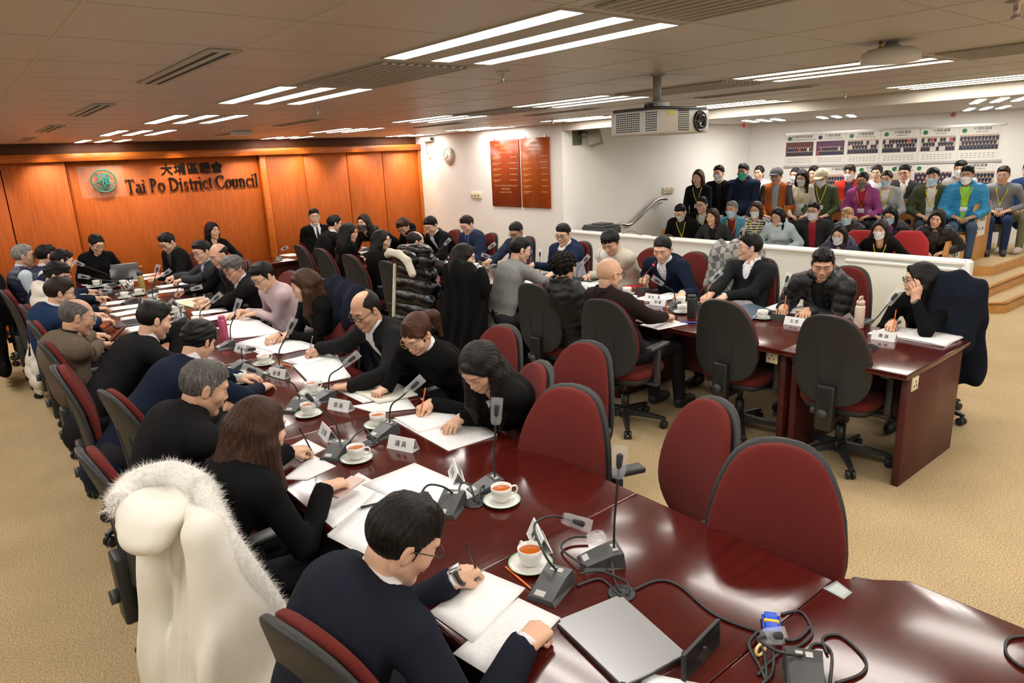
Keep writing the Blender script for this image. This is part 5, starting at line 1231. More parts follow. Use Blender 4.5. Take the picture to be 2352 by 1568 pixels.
def sheet(pts, label, h=.003, z=.7505, m=None, cat='papers', name='paper_sheet', curl=.0, n=1, world=False):
    """a stack of n sheets; pts four table pixels (or world xy), first edge is the bottom of the page"""
    W = [np.array(p) if world else atz(p[0], p[1], z+h)[:2] for p in pts]; c = sum(W)/4
    if label is None: label = auto('stack of printed white sheets' if n > 1 else 'printed white sheet', c[0], c[1])
    o = empty(name, (c[0], c[1], z)); r = random.Random(int(c[0]*977+c[1]*331))
    for k in range(n):
        a = r.uniform(-.07, .07) if k else 0; ca, sa = math.cos(a), math.sin(a); dx, dy = (r.uniform(-.012, .012), r.uniform(-.012, .012)) if k else (0, 0)
        q = [(w-c) for w in W]; q = [np.array([ca*u-sa*v+dx, sa*u+ca*v+dy]) for u, v in q]; z1 = h*(n-k)/n; z0 = h*(n-k-1)/n+.0002
        me_v = []; N_ = 7
        for i in range(N_):
            for j in range(N_):
                u, v = i/(N_-1), j/(N_-1); p = q[0]*(1-u)*(1-v)+q[1]*u*(1-v)+q[2]*u*v+q[3]*(1-u)*v
                me_v.append((p[0], p[1], z1+(curl*(u*v)**4+curl*.4*((1-u)*v)**5)*(1 if k == 0 else 0)+.0006*math.sin(u*5+k)*(n > 1)))
        F = [(i*N_+j, (i+1)*N_+j, (i+1)*N_+j+1, i*N_+j+1) for i in range(N_-1) for j in range(N_-1)]; b = N_*N_; V = me_v+[(x, y, max(z0, 0)) for x, y, z_ in me_v]
        F += [tuple(x+b for x in f[::-1]) for f in F]
        rim = [i*N_ for i in range(N_)]+[(N_-1)*N_+j for j in range(1, N_)]+[i*N_+N_-1 for i in range(N_-2, -1, -1)]+[j for j in range(N_-2, 0, -1)]
        F += [(rim[i], rim[i]+b, rim[(i+1) % len(rim)]+b, rim[(i+1) % len(rim)]) for i in range(len(rim))]
        ob = mesh_obj('sheet' if n > 1 else 'page', np.array(V), F, (m or paper), o); uv = ob.data.uv_layers.new(name='UVMap'); co = np.empty(len(ob.data.loops)*2); li = np.empty(len(ob.data.loops), int); ob.data.loops.foreach_get('vertex_index', li)
        g = li % b; uvv = np.stack([(g//N_)/(N_-1), (g % N_)/(N_-1)], 1)
        uvv[li >= b] = 0; uv.data.foreach_set('uv', uvv.ravel().astype(np.float32))
    # orient faces
    tag(o, label, cat, 'papers on the tables'); return o
def paper_at(px, py, ang, n=1, w=.21, l=.297, label=None, curl=.0, m=None, h=None):
    p = atz(px, py, .752)[:2]; a = math.radians(ang); u = np.array([math.cos(a), math.sin(a)]); v = np.array([-u[1], u[0]]); q = [p-u*w/2-v*l/2, p+u*w/2-v*l/2, p+u*w/2+v*l/2, p-u*w/2+v*l/2]
    return sheet(q, label, h=h or (.0012 if n == 1 else .0015*n), n=n, curl=curl, m=m, world=True)
orange = mat('orange_pencil', (.85, .16, .02), .4)
def pen(p, d, label, m=orange, L=.15, r=.0036):
    d = nrm(d); o = empty('pencil' if m is orange else 'pen', p); mb = MB(); mb.tube([tuple(-d*.012), (0, 0, 0)], [.0006, r], 8); mb.build('tip', mat('pencil_tip', (.5, .35, .2), .6) if m is orange else steel, o); mb = MB(); mb.tube([(0, 0, 0), tuple(d*(L-.012)), tuple(d*(L-.002))], [r, r, r*.8], 8); mb.build('barrel', m, o); tag(o, label, 'pencil' if m is orange else 'pen', 'pens and pencils'); return o
def cable(pts, r, label, z=.75, m=None, name='cable', world=False):
    P_ = [np.array(p) if world or len(p) == 3 else atz(p[0], p[1], z+r) for p in pts]
    P_ = [atz(p[0], p[1], p[2]) if (len(p) == 3 and p[0] > 30) else p for p in P_]
    c = P_[0]; o = None; mb = MB(); mb.tube([p-c for p in spline(P_, 7)], r, 7); o = mb.build(name, m or blackp, None, loc=tuple(c)); tag(o, label, 'cable', 'table cables'); return o
BK = (.0055, .0055, .006); BK2 = (.010, .010, .011); NV = (.008, .013, .030); WH = (.76, .76, .78); DG = (.035, .036, .038)
def L_(px, py, z, label, desc, **k):
    k.setdefault('yaw', 0); p = atz(px, py, z); y = k['yaw']
    if 'hipx' not in k and y in (0, 180, 182, 184, 185, 190): k['hipx'] = (.50 if p[0] < 1.4 else 3.88) if y == 0 else (2.30 if p[0] < 3 else 5.50)
    return person(label, p, desc=desc, **k)
# --- left row, facing the middle
r11 = L_(925, 1238, 1.10, 'man in a navy suit writing at the near edge, seen from behind', 'near writing man', hy=-14, hp=30, hr=4, hair='short', hc='dark', col=(.012, .014, .024), cuff=WH, glasses=('rect', 'dark'), lh=H(1072, 1312, 'grip', .79, 15), rh=H(1237, 1448, 'fist', .79, 20), seed=1, bw=1.06, fat=1.05, wide=1.03)
r10 = L_(598, 985, 1.12, 'woman with long brown hair in a black blazer holding a phone', 'long brown-haired woman with a phone', fem=True, hair='verylong', hc='brown', top='blazer', col=BK, inner=BK2, hy=6, hp=14, rh=H(782, 1108, 'claw', .83, 10), lh=H(697, 1030, 'grip', .80, 0), seed=3, bw=1.04)
r9 = L_(470, 890, 1.13, 'man in a black high-collared fleece bending over his papers', 'man in the black fleece', hair='short', hc='salt', top='stand', col=BK2, hy=-5, hp=24, lh=H(545, 925, 'rest', .79, 20), rh=H(560, 950, 'rest', .79, 30), seed=4, bw=1.12, fat=1.12, wide=1.08, tone=1)
r8 = L_(455, 785, 1.09, 'man in a navy suit with bowed dark head in the left row', 'bowed man in navy', hair='mop', hc='black', col=NV, hy=32, hp=32, seed=5, bw=1.05, cuff=WH)
r7 = L_(355, 735, 1.12, 'round-faced man in a black suit looking down in the left row', 'round-faced man in black', hair='short', hc='black', col=BK2, hy=4, hp=20, seed=6, bw=1.08, wide=1.08, cuff=WH, lh=H(420, 828, 'rest', .79, 20))
r6 = L_(178, 728, 1.16, 'balding man in a brown tweed jacket looking at his phone', 'man in the tweed jacket', hair='balding', hc='salt', col=(.13, .098, .068), ck='tweed', inner=BK, hy=0, hp=20, glasses=('rect', 'silver'), rh=H(268, 785, 'claw', .82, 10), lh=H(262, 760, 'rest', .80, -20), seed=7, tone=1)
r5 = L_(138, 672, 1.17, 'brown-haired man with glasses in a bright navy suit', 'brown-haired man in bright navy', hair='side', hc='dbrown', col=(.012, .028, .075), cuff=WH, hy=2, hp=16, glasses=('rect', 'dark'), lh=H(255, 722, 'type', .79, 0), rh=H(270, 735, 'type', .79, 10), seed=8)
r5b = L_(112, 622, 1.20, 'man with thick black hair and round glasses in a dark navy suit', 'man with round glasses', hair='mop', hc='black', col=NV, cuff=WH, hy=-18, hp=24, glasses=('round', 'silver'), lh=H(247, 686, 'grip', .79, 10), rh=H(235, 700, 'rest', .79, 10), seed=9) if False else L_(132, 632, 1.18, 'man with thick black hair and round glasses in a dark navy suit', 'man with round glasses', hair='mop', hc='black', col=NV, cuff=WH, hy=-18, hp=24, glasses=('round', 'silver'), lh=H(247, 686, 'grip', .79, 10), rh=H(238, 708, 'rest', .79, 10), seed=9)
r4 = L_(143, 600, 1.20, 'black-haired man whose face shows just above the round-glasses man', 'half-hidden black-haired man', hair='short', hc='black', col=(.012, .02, .05), cuff=WH, hy=0, hp=18, lh=H(218, 668, 'grip', .79, 0), seed=10)
r3 = L_(108, 588, 1.24, 'man in a padded navy vest with white sleeves, second from far left', 'second man in a padded vest', hair='crop', hc='black', top='vest', col=(.018, .024, .055), inner=(.70, .72, .76), hy=15, hp=12, seed=11)
r2 = L_(55, 588, 1.26, 'grey-haired man in a padded navy vest at the far left', 'grey-haired man in the vest', hair='short', hc='grey', top='vest', col=(.022, .028, .062), inner=(.48, .56, .62), hy=-4, hp=4, seed=12, tone=1, wide=1.03)
# --- far end of the left tables
q10 = L_(222, 560, 1.24, 'woman in a black turtleneck and glasses writing behind the laptop', 'turtleneck woman', yaw=275, hy=290, hp=26, fem=True, hair='tied', hc='black', top='turtle', col=BK, glasses=('oval', 'dark'), rh=H(236, 640, 'rest', .79, 290), lh=H(245, 637, 'grip', .79, 250), seed=13)
q9 = L_(385, 557, 1.20, 'young man in a black jacket and glasses checking his phone', 'young man in the black jacket', yaw=195, hy=207, hp=30, hair='spiky', hc='black', col=BK, inner=DG, glasses=('rect', 'dark'), rh=H(362, 634, 'claw', .82, 200), lh=H(350, 640, 'claw', .82, 200), seed=14)
q11 = L_(489, 530, 1.22, 'woman with long black hair sitting before the orange wall', 'woman before the orange wall', yaw=275, hy=292, hp=0, fem=True, hair='shoulder', hc='black', top='blazer', col=BK, inner=(.45, .30, .24), seed=16)
# --- right side of the left tables, facing left
q8 = L_(464, 578, 1.20, 'man in a dark grey suit with clasped hands and glasses', 'grey-suited man with clasped hands', yaw=180, hy=198, hp=14, hair='short', hc='black', col=(.040, .042, .048), inner=(.42, .52, .68), cuff=(.42, .52, .68), glasses=('rect', 'dark'), rh=H(355, 650, 'claw', .79, 190), lh=H(372, 657, 'claw', .79, 190), seed=17)
q7 = L_(503, 586, 1.19, 'bald man with glasses in a black jacket with gold print', 'bald man with gold print', yaw=180, hy=196, hp=22, hair='fringe', hc='dark', top='open', col=BK, inner=(.015, .018, .04), glasses=('rect', 'silver'), rh=H(408, 672, 'grip', .79, 190), seed=18, tone=1)
q6 = L_(537, 617, 1.15, 'man with greying wavy hair in a black suit, writing', 'wavy-haired man in black', yaw=180, hy=196, hp=26, hair='mop', hc='salt', col=BK2, cuff=WH, glasses=('rect', 'dark'), rh=H(466, 703, 'grip', .79, 190), lh=H(440, 700, 'rest', .79, 190), seed=19, tone=1)
q5 = L_(604, 634, 1.16, 'man in a pale pink shirt and glasses reading papers', 'man in the pink shirt', yaw=182, hy=192, hp=30, hair='short', hc='black', top='collar', col=(.50, .38, .40), glasses=('rect', 'dark'), rh=H(535, 722, 'flat', .79, 200), lh=H(572, 722, 'flat', .80, 150), seed=20, bw=1.1, fat=1.12, wide=1.06)
q4 = L_(698, 655, 1.17, 'woman with long straight brown hair in a black sweater', 'straight-haired woman in the black sweater', yaw=185, hy=160, hp=16, fem=True, hair='verylong', hc='brown', top='crew', col=BK, rh=H(617, 778, 'claw', .80, 190), lh=H(645, 775, 'rest', .79, 200), seed=21)
q3 = L_(840, 713, 1.18, 'balding man with dark glasses in a black suit, writing', 'balding man in the black suit', yaw=182, hy=193, hp=26, hair='balding', hc='dark', col=BK2, cuff=WH, glasses=('rect', 'dark'), rh=H(712, 808, 'grip', .80, 185), seed=22, tone=1)
q2 = L_(958, 768, 1.13, 'woman with an auburn ponytail, gold glasses and white collar', 'ponytail woman', yaw=182, hy=198, hp=36, fem=True, hair='pony', hc='auburn', top='polo', col=BK, inner=(.8, .8, .8), glasses=('oval', 'gold'), rh=H(845, 878, 'grip', .79, 190), lh=H(866, 902, 'fist', .79, 190), seed=23)
q1 = L_(1100, 845, 1.10, 'woman with very long black hair writing with an orange pencil', 'long black-haired woman writing', yaw=184, hy=196, hp=40, fem=True, hair='verylong', hc='dark', top='blazer', col=BK, inner=WH, rh=H(968, 938, 'grip', .79, 190), lh=H(1040, 975, 'rest', .79, 200), seed=24)
# --- far cross table and right row
s1 = L_(722, 498, 1.30, 'young man in a black suit and tie sitting by the orange wall', 'young man in a tie', yaw=265, hy=255, hp=0, hair='quiff', hc='black', col=BK, cuff=WH, tie=(.01, .01, .012), glasses=('rect', 'silver'), rh=H(703, 569, 'rest', .79, 260), lh=H(715, 571, 'rest', .79, 260), seed=25)
s2 = L_(768, 514, 1.24, 'man in a black suit with his back turned, furthest near chair', 'back-turned man in black', hy=-4, hp=12, hair='short', hc='black', col=BK, inner=WH, cuff=WH, glasses=('rect', 'dark'), seed=26)
s3 = L_(803, 534, 1.19, 'long-haired woman in black holding papers in profile', 'woman in profile holding papers', hy=-34, hp=10, fem=True, hair='long', hc='black', top='crew', col=BK, rh=H(832, 590, 'claw', .82, 10), seed=27)
s4 = L_(835, 512, 1.24, 'woman in black wearing a dark grey face mask', 'woman in the dark grey mask', yaw=190, hy=206, hp=2, fem=True, hair='shoulder', hc='dbrown', top='blazer', col=BK, inner=BK2, mask=(.07, .072, .08), seed=28)
s5 = L_(878, 552, 1.17, 'woman with a black bob and glasses in black', 'bob-haired woman with glasses', hy=-46, hp=6, fem=True, hair='bob', hc='black', top='blazer', col=BK, inner=BK, glasses=('oval', 'silver'), seed=29)
s6 = L_(928, 520, 1.18, 'person with short brown hair and glasses writing in black', 'short brown-haired writer', yaw=182, hy=198, hp=34, fem=True, hair='pixie', hc='brown', top='hood', col=BK, inner=BK2, glasses=('rect', 'dark'), rh=H(905, 572, 'grip', .80, 200), seed=30)
s7 = L_(954, 556, 1.16, 'grey-collared man in a black sweater seen from behind', 'grey-collared man in a black sweater', hy=-14, hp=26, hair='balding', hc='dark', top='polo', col=BK, inner=(.22, .22, .22), glasses=('rect', 'silver'), seed=31, tone=1)
s8 = L_(990, 518, 1.20, 'man with silver glasses in a black suit reading', 'silver-glasses man in black', yaw=180, hy=196, hp=28, hair='side', hc='black', col=BK, inner=WH, cuff=None, glasses=('rect', 'silver'), rh=H(978, 586, 'flat', .79, 190), seed=32)
s9 = L_(1073, 516, 1.20, 'young man with a brown quiff in a navy suit and blue shirt', 'young man with a quiff', yaw=180, hy=188, hp=24, hair='quiff', hc='dbrown', col=(.018, .026, .062), inner=(.05, .11, .25), tie=(.01, .01, .02), glasses=('round', 'silver'), seed=33)
s10 = L_(1068, 590, 1.17, 'dark-haired woman in black in profile by the hanging parkas', 'woman in profile by the parkas', hy=-42, hp=14, fem=True, hair='shoulder', hc='dark', top='crew', col=BK, rh=H(1150, 660, 'rest', .79, 10), hipx=3.72, seed=34, tone=2)
s11 = L_(1186, 532, 1.13, 'balding man in a navy suit leaning over an orange pencil', 'balding man in the navy suit', yaw=180, hy=192, hp=30, hair='receding', hc='dark', col=(.022, .030, .058), cuff=WH, glasses=('rect', 'dark'), rh=H(1113, 604, 'grip', .80, 190), seed=35, tone=3, bw=1.08)
s12 = L_(1195, 574, 1.20, 'man in a grey knitted sweater seen from behind', 'man in the grey sweater', hy=-20, hp=16, hair='crop', hc='black', top='turtle', col=(.21, .21, .20), glasses=('rect', 'silver'), seed=36, bw=1.05)
s13 = L_(1294, 538, 1.17, 'man with round dark glasses and swept hair in a navy suit', 'man with round dark glasses', yaw=182, hy=198, hp=16, hair='quiff', hc='black', col=(.014, .024, .060), inner=(.76, .76, .76), cuff=WH, glasses=('round', 'dark'), rh=H(1215, 612, 'grip', .79, 190), lh=H(1258, 634, 'type', .79, 190), seed=37, bw=1.06)
s14 = L_(1297, 613, 1.18, 'curly-haired woman in a quilted black puffer jacket from behind', 'curly-haired woman', hy=-6, hp=10, fem=True, hair='curly', hc='dark', top='puffer', col=BK2, inner=None, seed=38)
s15 = L_(1402, 556, 1.15, 'man in a cream jacket resting his chin on his hand', 'man in the cream jacket', yaw=182, hy=196, hp=34, hair='mop', hc='black', top='open', col=(.52, .49, .40), inner=(.7, .7, .66), rh=H(1345, 636, 'grip', .79, 190), lh=('chin',), seed=39, bw=1.1, fat=1.1, wide=1.08) if False else L_(1402, 556, 1.19, 'man in a cream jacket resting his chin on his hand', 'man in the cream jacket', yaw=182, hy=196, hp=34, hair='mop', hc='black', top='open', col=(.52, .49, .40), inner=(.7, .7, .66), rh=H(1345, 636, 'grip', .79, 190), lh=(atD(1394, 588, (1.15-CH)/ray(1402, 556)[2]-.13), 'fist', np.array([.05, .1, 1]), np.array([-.6, -.8, .2]), atz(1372, 640, .81)+np.array([.12, -.02, 0])), seed=39, bw=1.1, fat=1.1, wide=1.08)
s16 = L_(1400, 630, 1.20, 'bald man with dark glasses in a dark brown fleece', 'bald man in the brown fleece', hy=-8, hp=8, hair='bald', top='stand', col=(.022, .014, .013), glasses=('rect', 'dark'), rh=H(1538, 726, 'grip', .80, 10), lh=H(1450, 700, 'rest', .79, 10), seed=40, wide=1.03)
s17 = L_(1522, 572, 1.15, 'man in a navy suit and white shirt speaking into a microphone', 'speaking man', yaw=184, hy=198, hp=24, hair='receding', hc='black', col=(.011, .015, .030), cuff=WH, inner=(.74, .76, .80), rh=H(1478, 642, 'claw', .84, 195), lh=H(1563, 680, 'flat', .79, 205), seed=41, bw=1.12, fat=1.05, wide=1.05)
s18 = L_(1722, 568, 1.17, 'man in a black suit with wispy glasses looking sideways', 'man in black looking sideways', yaw=182, hy=130, hp=0, hair='side', hc='black', col=(.013, .014, .016), cuff=WH, inner=(.76, .77, .82), glasses=('round', 'silver'), rh=H(1618, 686, 'grip', .80, 190), lh=H(1655, 686, 'fist', .79, 185), seed=42, bw=1.1, fat=1.04)
s19 = L_(1890, 606, 1.15, 'man with spiky hair in a hooded black puffer jacket', 'man in the black puffer', yaw=184, hy=206, hp=24, hair='spiky', hc='black', top='puffer', col=BK, inner=BK, rh=H(1795, 712, 'claw', .79, 195), lh=H(1850, 720, 'rest', .79, 200), seed=43, bw=1.12, fat=1.05, wide=1.04, tone=1)
s20 = L_(2112, 642, 1.10, 'woman in black resting her cheek on her hand at the table end', 'woman resting her cheek', yaw=190, hy=126, hp=4, hipx=5.62, fem=True, hair='shoulder', hc='black', top='crew', col=BK, glasses=('oval', 'dark'), rh=(atz(2045, 748, .79), 'grip', dirv(190)+np.array([0, 0, -.1])), lh=(atD(2104, 668, (1.10-CH)/ray(2112, 642)[2]-.11), 'cheek', np.array([-.06, .03, 1]), np.array([-.45, -.85, .1]), atz(2128, 760, .80)), cuff=(.12, .12, .12), inner=(.12, .12, .12), seed=44, bw=1.05)
# --- public gallery
PEOPLE_MAIN = len(PEOPLE)
def Gl(px, py, off, label, desc, **k):
    k.setdefault('yaw', 200); k.setdefault('hy', 188); k.setdefault('hp', 6); k.setdefault('seat', .42)
    fl = 0 if off < 11 else PLAT; k.setdefault('floor', fl); return person(label, gp(px, py, off), desc=desc, **k)
MW = (.74, .75, .77); MB_ = (.45, .66, .76)
Gl(1563, 487, 10.5, 'young man in black with glasses and a grey mask at the gallery end, looking down', 'gallery man looking down', hp=30, hair='short', top='hood', col=BK, inner=BK2, mask=(.62, .62, .62), glasses=('rect', 'silver'), lan='y', seed=50)
Gl(1612, 470, 10.75, 'man with glasses in a black hoodie with white print, unmasked', 'gallery man in the printed hoodie', hair='quiff', top='hood', col=BK, inner=(.5, .5, .5), glasses=('rect', 'dark'), lan='y', seed=51)
Gl(1636, 498, 10.3, 'woman in a charcoal coat with her hand at her chin', 'gallery woman with hand at chin', fem=True, hair='bob', hc='brown', top='open', col=DG, inner=BK, hp=4, rh=None, seed=53, hy=184)
Gl(1681, 481, 10.6, 'grey-haired man in a light blue fleece and blue mask', 'gallery man in light blue fleece', hair='short', hc='grey', top='open', col=(.10, .28, .42), inner=(.20, .02, .03), mask=MB_, lan='y', seed=54, tone=1)
Gl(1736, 482, 10.6, 'woman in a striped top and white mask hugging a brown scarf', 'gallery woman in stripes', fem=True, hair='shoulder', hc='brown', top='crew', col=(.62, .60, .55), stripes=True, mask=MW, glasses=('oval', 'gold'), seed=55, lan='y')
Gl(1786, 497, 10.4, 'woman with wavy black hair in a pale blue jacket', 'gallery woman in pale blue', fem=True, hair='shoulder', hc='black', top='hood', col=(.50, .60, .65), inner=None, glasses=('oval', 'silver'), hp=14, seed=57, hy=180)
Gl(1868, 484, 10.6, 'man with glasses in a dark rain jacket and white mask', 'gallery man in the dark rain jacket', hair='short', top='open', col=(.03, .032, .035), inner=(.35, .02, .03), mask=MW, glasses=('rect', 'dark'), seed=58, bw=1.1)
Gl(1927, 540, 9.6, 'woman with a grey mask and navy quilted jacket right behind the partition', 'woman in the navy quilted jacket', fem=True, hair='bob', hc='dark', top='puffer', col=(.02, .022, .05), inner=(.2, .2, .22), mask=(.55, .58, .60), glasses=('oval', 'silver'), seed=61, floor=-.02)
Gl(1946, 497, 10.75, 'blonde short-haired person in a blue mask and black vest', 'blonde person in the blue mask', fem=True, hair='pixie', hc='blond', top='puffer', col=BK2, inner=None, mask=MB_, seed=60)
Gl(2022, 527, 9.7, 'woman with long dark hair, white mask and yellow lanyard by the red chair', 'woman with long hair by the red chair', fem=True, hair='shoulder', hc='dbrown', top='blazer', col=BK, inner=BK2, mask=MW, lan='y', seed=62)
Gl(2044, 494, 10.75, 'person with a black bob and purple-lined jacket behind the white-masked woman', 'person in the purple-lined jacket', fem=True, hair='bob', hc='black', top='puffer', col=BK2, inner=(.20, .05, .25), mask=MB_, glasses=('oval', 'silver'), hp=20, seed=63)
g12 = Gl(2152, 502, 10.4, 'woman in a quilted black jacket leaning her cheek on her palm', 'gallery woman leaning her cheek', fem=True, hair='shoulder', hc='dark', top='puffer', col=BK2, inner=(.06, .055, .045), hp=10, hr=-10, hy=186, seed=64, rh=None)
# second row
Gl(1603, 408, 11.05, 'woman with long brown hair in a black coat, furthest left in the gallery', 'leftmost gallery woman', fem=True, hair='long', hc='brown', top='open', col=BK, inner=BK, lan='y', seed=65)
Gl(1651, 398, 11.4, 'man in a black shirt and white mask beside the long-haired woman', 'gallery man in the black shirt', hair='side', top='open', col=BK, inner=BK, mask=MW, seed=66)
Gl(1707, 394, 11.4, 'large man in a navy and black parka with a green mask', 'gallery man with the green mask', hair='short', top='hood', col=(.014, .020, .045), inner=None, mask=(.05, .50, .36), legs=(.14, .17, .11), seed=67, bw=1.15, fat=1.15, tone=3)
Gl(1743, 397, 12.4, 'woman with a ponytail and white top half hidden behind the green mask', 'half-hidden ponytail woman', fem=True, hair='pony', top='crew', col=(.7, .7, .7), seed=68)
Gl(1783, 404, 11.5, 'man in a grey baseball cap and rust-orange bomber jacket', 'man in the orange bomber jacket', hair='crop', top='bomber', col=(.42, .11, .02), inner=(.30, .36, .42), cap=(.10, .10, .11), glasses=('rect', 'dark'), legs=(.10, .16, .26), seed=69, tone=1)
Gl(1826, 402, 12.3, 'woman with a white mask peeping out behind the cream cardigan', 'masked woman behind the cardigan', fem=True, hair='tied', top='blazer', col=(.02, .02, .04), mask=MW, seed=70)
Gl(1842, 408, 11.5, 'woman with very long black hair in a cream cardigan and white mask', 'woman in the cream cardigan', fem=True, hair='verylong', hc='black', top='crew', col=(.62, .58, .48), mask=MW, hp=16, lan='y', seed=71)
Gl(1868, 399, 12.4, 'dark-haired person mostly hidden left of the cream cap', 'hidden dark-haired person', fem=True, hair='bob', top='crew', col=BK, seed=72)
Gl(1886, 407, 11.5, 'man in a cream cap, white mask and olive shirt', 'man in the cream cap', hair='crop', hc='dbrown', top='collar', col=(.06, .085, .035), cap=(.60, .53, .38), mask=MW, glasses=('rect', 'dark'), hp=20, lan='y', seed=73)
Gl(1951, 397, 12.2, 'man with a white mask, red jacket and navy scarf', 'man in the red jacket', hair='mop', hc='dbrown', top='open', col=(.50, .03, .02), inner=(.03, .04, .08), mask=MW, seed=74)
Gl(1981, 414, 11.4, 'woman in a magenta hiking jacket with an olive mask', 'woman in the magenta jacket', fem=True, hair='tied', top='hood', col=(.33, .07, .24), inner=(.35, .02, .04), mask=(.16, .16, .11), glasses=('rect', 'dark'), hp=10, lan='o', seed=75, tone=1)
Gl(2014, 397, 12.3, 'young woman with wispy fringe and white top, unmasked', 'young woman in the white top', fem=True, hair='tied', top='crew', col=(.75, .74, .72), seed=76, tone=2)
Gl(2036, 411, 11.5, 'woman in a light grey hooded coat with a blue mask', 'woman in the light grey coat', fem=True, hair='pony', hc='dbrown', top='open', col=(.38, .39, .40), inner=(.70, .68, .62), mask=MB_, glasses=('oval', 'gold'), lan='y', seed=77)
Gl(2077, 398, 12.2, 'man with round glasses in a charcoal suit and open white collar', 'gallery man in the charcoal suit', hair='quiff', col=(.045, .048, .052), inner=(.72, .70, .64), glasses=('round', 'dark'), seed=78)
Gl(2142, 406, 11.5, 'man in an olive jacket, white T-shirt and blue mask', 'man in the olive jacket', hair='mop', top='open', col=(.07, .085, .045), inner=(.72, .69, .63), mask=MB_, legs=(.04, .05, .06), lan='y', hy=192, seed=79)
Gl(2206, 388, 12.5, 'person in a pale sweatshirt hidden behind the bright blue jacket', 'hidden person in a pale sweatshirt', hair='mop', top='crew', col=(.40, .38, .37), mask=MW, seed=80)
Gl(2221, 402, 11.4, 'man in a bright blue down jacket with lime collar and white mask', 'man in the bright blue jacket', hair='spiky', top='puffer', col=(.02, .21, .42), inner=(.25, .55, .05), mask=MW, legs=(.05, .08, .13), lan='y', seed=81, bw=1.08, tone=3)
Gl(2304, 402, 12.2, 'man with glasses in a grey shirt with crossed arms by the wall', 'gallery man in the grey shirt', hair='side', hc='dbrown', top='collar', col=(.20, .21, .23), glasses=('round', 'silver'), legs=(.02, .035, .08), lan='y', seed=82, bw=1.08, fat=1.1, tone=1)
ft = atz(2300, 586, PLAT); p = np.array([ft[0]+.62, ft[1]-.02, PLAT+1.16])
person('person in a blue sweatshirt and khaki trousers cut off by the right picture edge', p, 180, hy=180, desc='person at the right edge', hair='short', top='crew', col=(.025, .05, .14), legs=(.16, .16, .09), shoe=(.5, .45, .38), floor=PLAT, seat=.42, seed=83)
# ------------------------------------------------------------------ chairs round the tables
def chair_for(r, label, dx=.07, dyaw=0, yaw=None):
    F = r['F']; P = r['P']; a = math.degrees(math.atan2(F[1], F[0])) if yaw is None else yaw
    return chair(P[0]+F[0]*dx, P[1]+F[1]*dx, a+dyaw, label)
mch = 'maroon swivel chair with black shell '
for (px, py), lab, yw in (((690, 1430), 'under the near writing man at the lower edge', 12), ((210, 1035), 'nearest in the left row, next to the white coat', 2), ((258, 898), 'behind the man in the black fleece', 8), ((140, 842), 'behind the bowed man in navy', -6), ((108, 785), 'behind the round-faced man in black', 0), ((80, 738), 'behind the tweed-jacketed man', 0), ((60, 700), 'behind the brown-haired man in bright navy', 0)): chair_top(px, py, yw, mch+lab)
cw = chair(.72, 2.22, 6, mch+'mostly covered by the white fur-hooded coat')
chair(.62, 7.95, 0, mch+'under the white puffer coat, far left row'); chair(.62, 8.75, 0, mch+'of the second vest-wearing man, far left'); chair(.56, 9.55, 0, mch+'with a black coat, last in the left row')
for (px, py), lab, yw in (((1790, 1022), 'empty, nearest, facing the camera over the table', 210), ((1640, 925), 'empty, second, turned away to the left', 160), ((1310, 893), 'empty, third, beside the long black-haired woman', 196), ((1238, 838), 'empty, fourth, turned sideways behind the third', 160)): chair_top(px, py, yw, mch+lab)
chair_for(q1, mch+'under the long black-haired writing woman', .0); chair_for(q2, mch+'under the ponytail woman'); chair_top(793, 688, 186, mch+'with a dark navy coat behind the balding man'); chair_for(q4, mch+'under the straight-haired woman'); 
for r, n in ((q5, 'pink-shirted man'), (q6, 'wavy-haired writing man'), (q7, 'bald man with gold print'), (q8, 'man with clasped hands'), (q9, 'young man checking his phone'), (q10, 'turtleneck woman'), (q11, 'woman before the orange wall'), (s1, 'young man in a tie')): chair_for(r, mch+'under the '+n)
for (px, py), lab, yw in (((1910, 725), 'empty, back to the camera, nearest in right row', 4), ((1660, 690), 'empty, back to the camera, second in right row', 4), ((1385, 688), 'behind the bald man in brown fleece', 10), ((1225, 652), 'behind the curly-haired woman', 6), ((890, 600), 'behind the grey-collared man', 4), ((803, 585), 'behind the bob-haired woman', 4), ((737, 571), 'behind the woman holding papers', 2), ((688, 563), 'behind the back-turned man in black', 0)): chair_top(px, py, yw, mch+lab)
chair(3.86, 5.25, 4, mch+'under the black coat beside the grey sweater man'); chair(3.86, 6.0, 4, mch+'under the black parka with a white fleece edge')
for r, n in ((s4, 'woman in the dark grey mask'), (s6, 'short brown-haired writer'), (s8, 'silver-glasses man'), (s9, 'young man with a quiff'), (s11, 'balding man in navy'), (s13, 'man with round dark glasses'), (s15, 'man in the cream jacket'), (s17, 'speaking man'), (s18, 'man looking sideways'), (s19, 'man in the black puffer'), (s20, 'woman resting her cheek')): chair_for(r, mch+'under the '+n, .04, -4)
chair_top(1480, 580, 176, mch+'empty between the cream jacket and the speaking man') if False else None
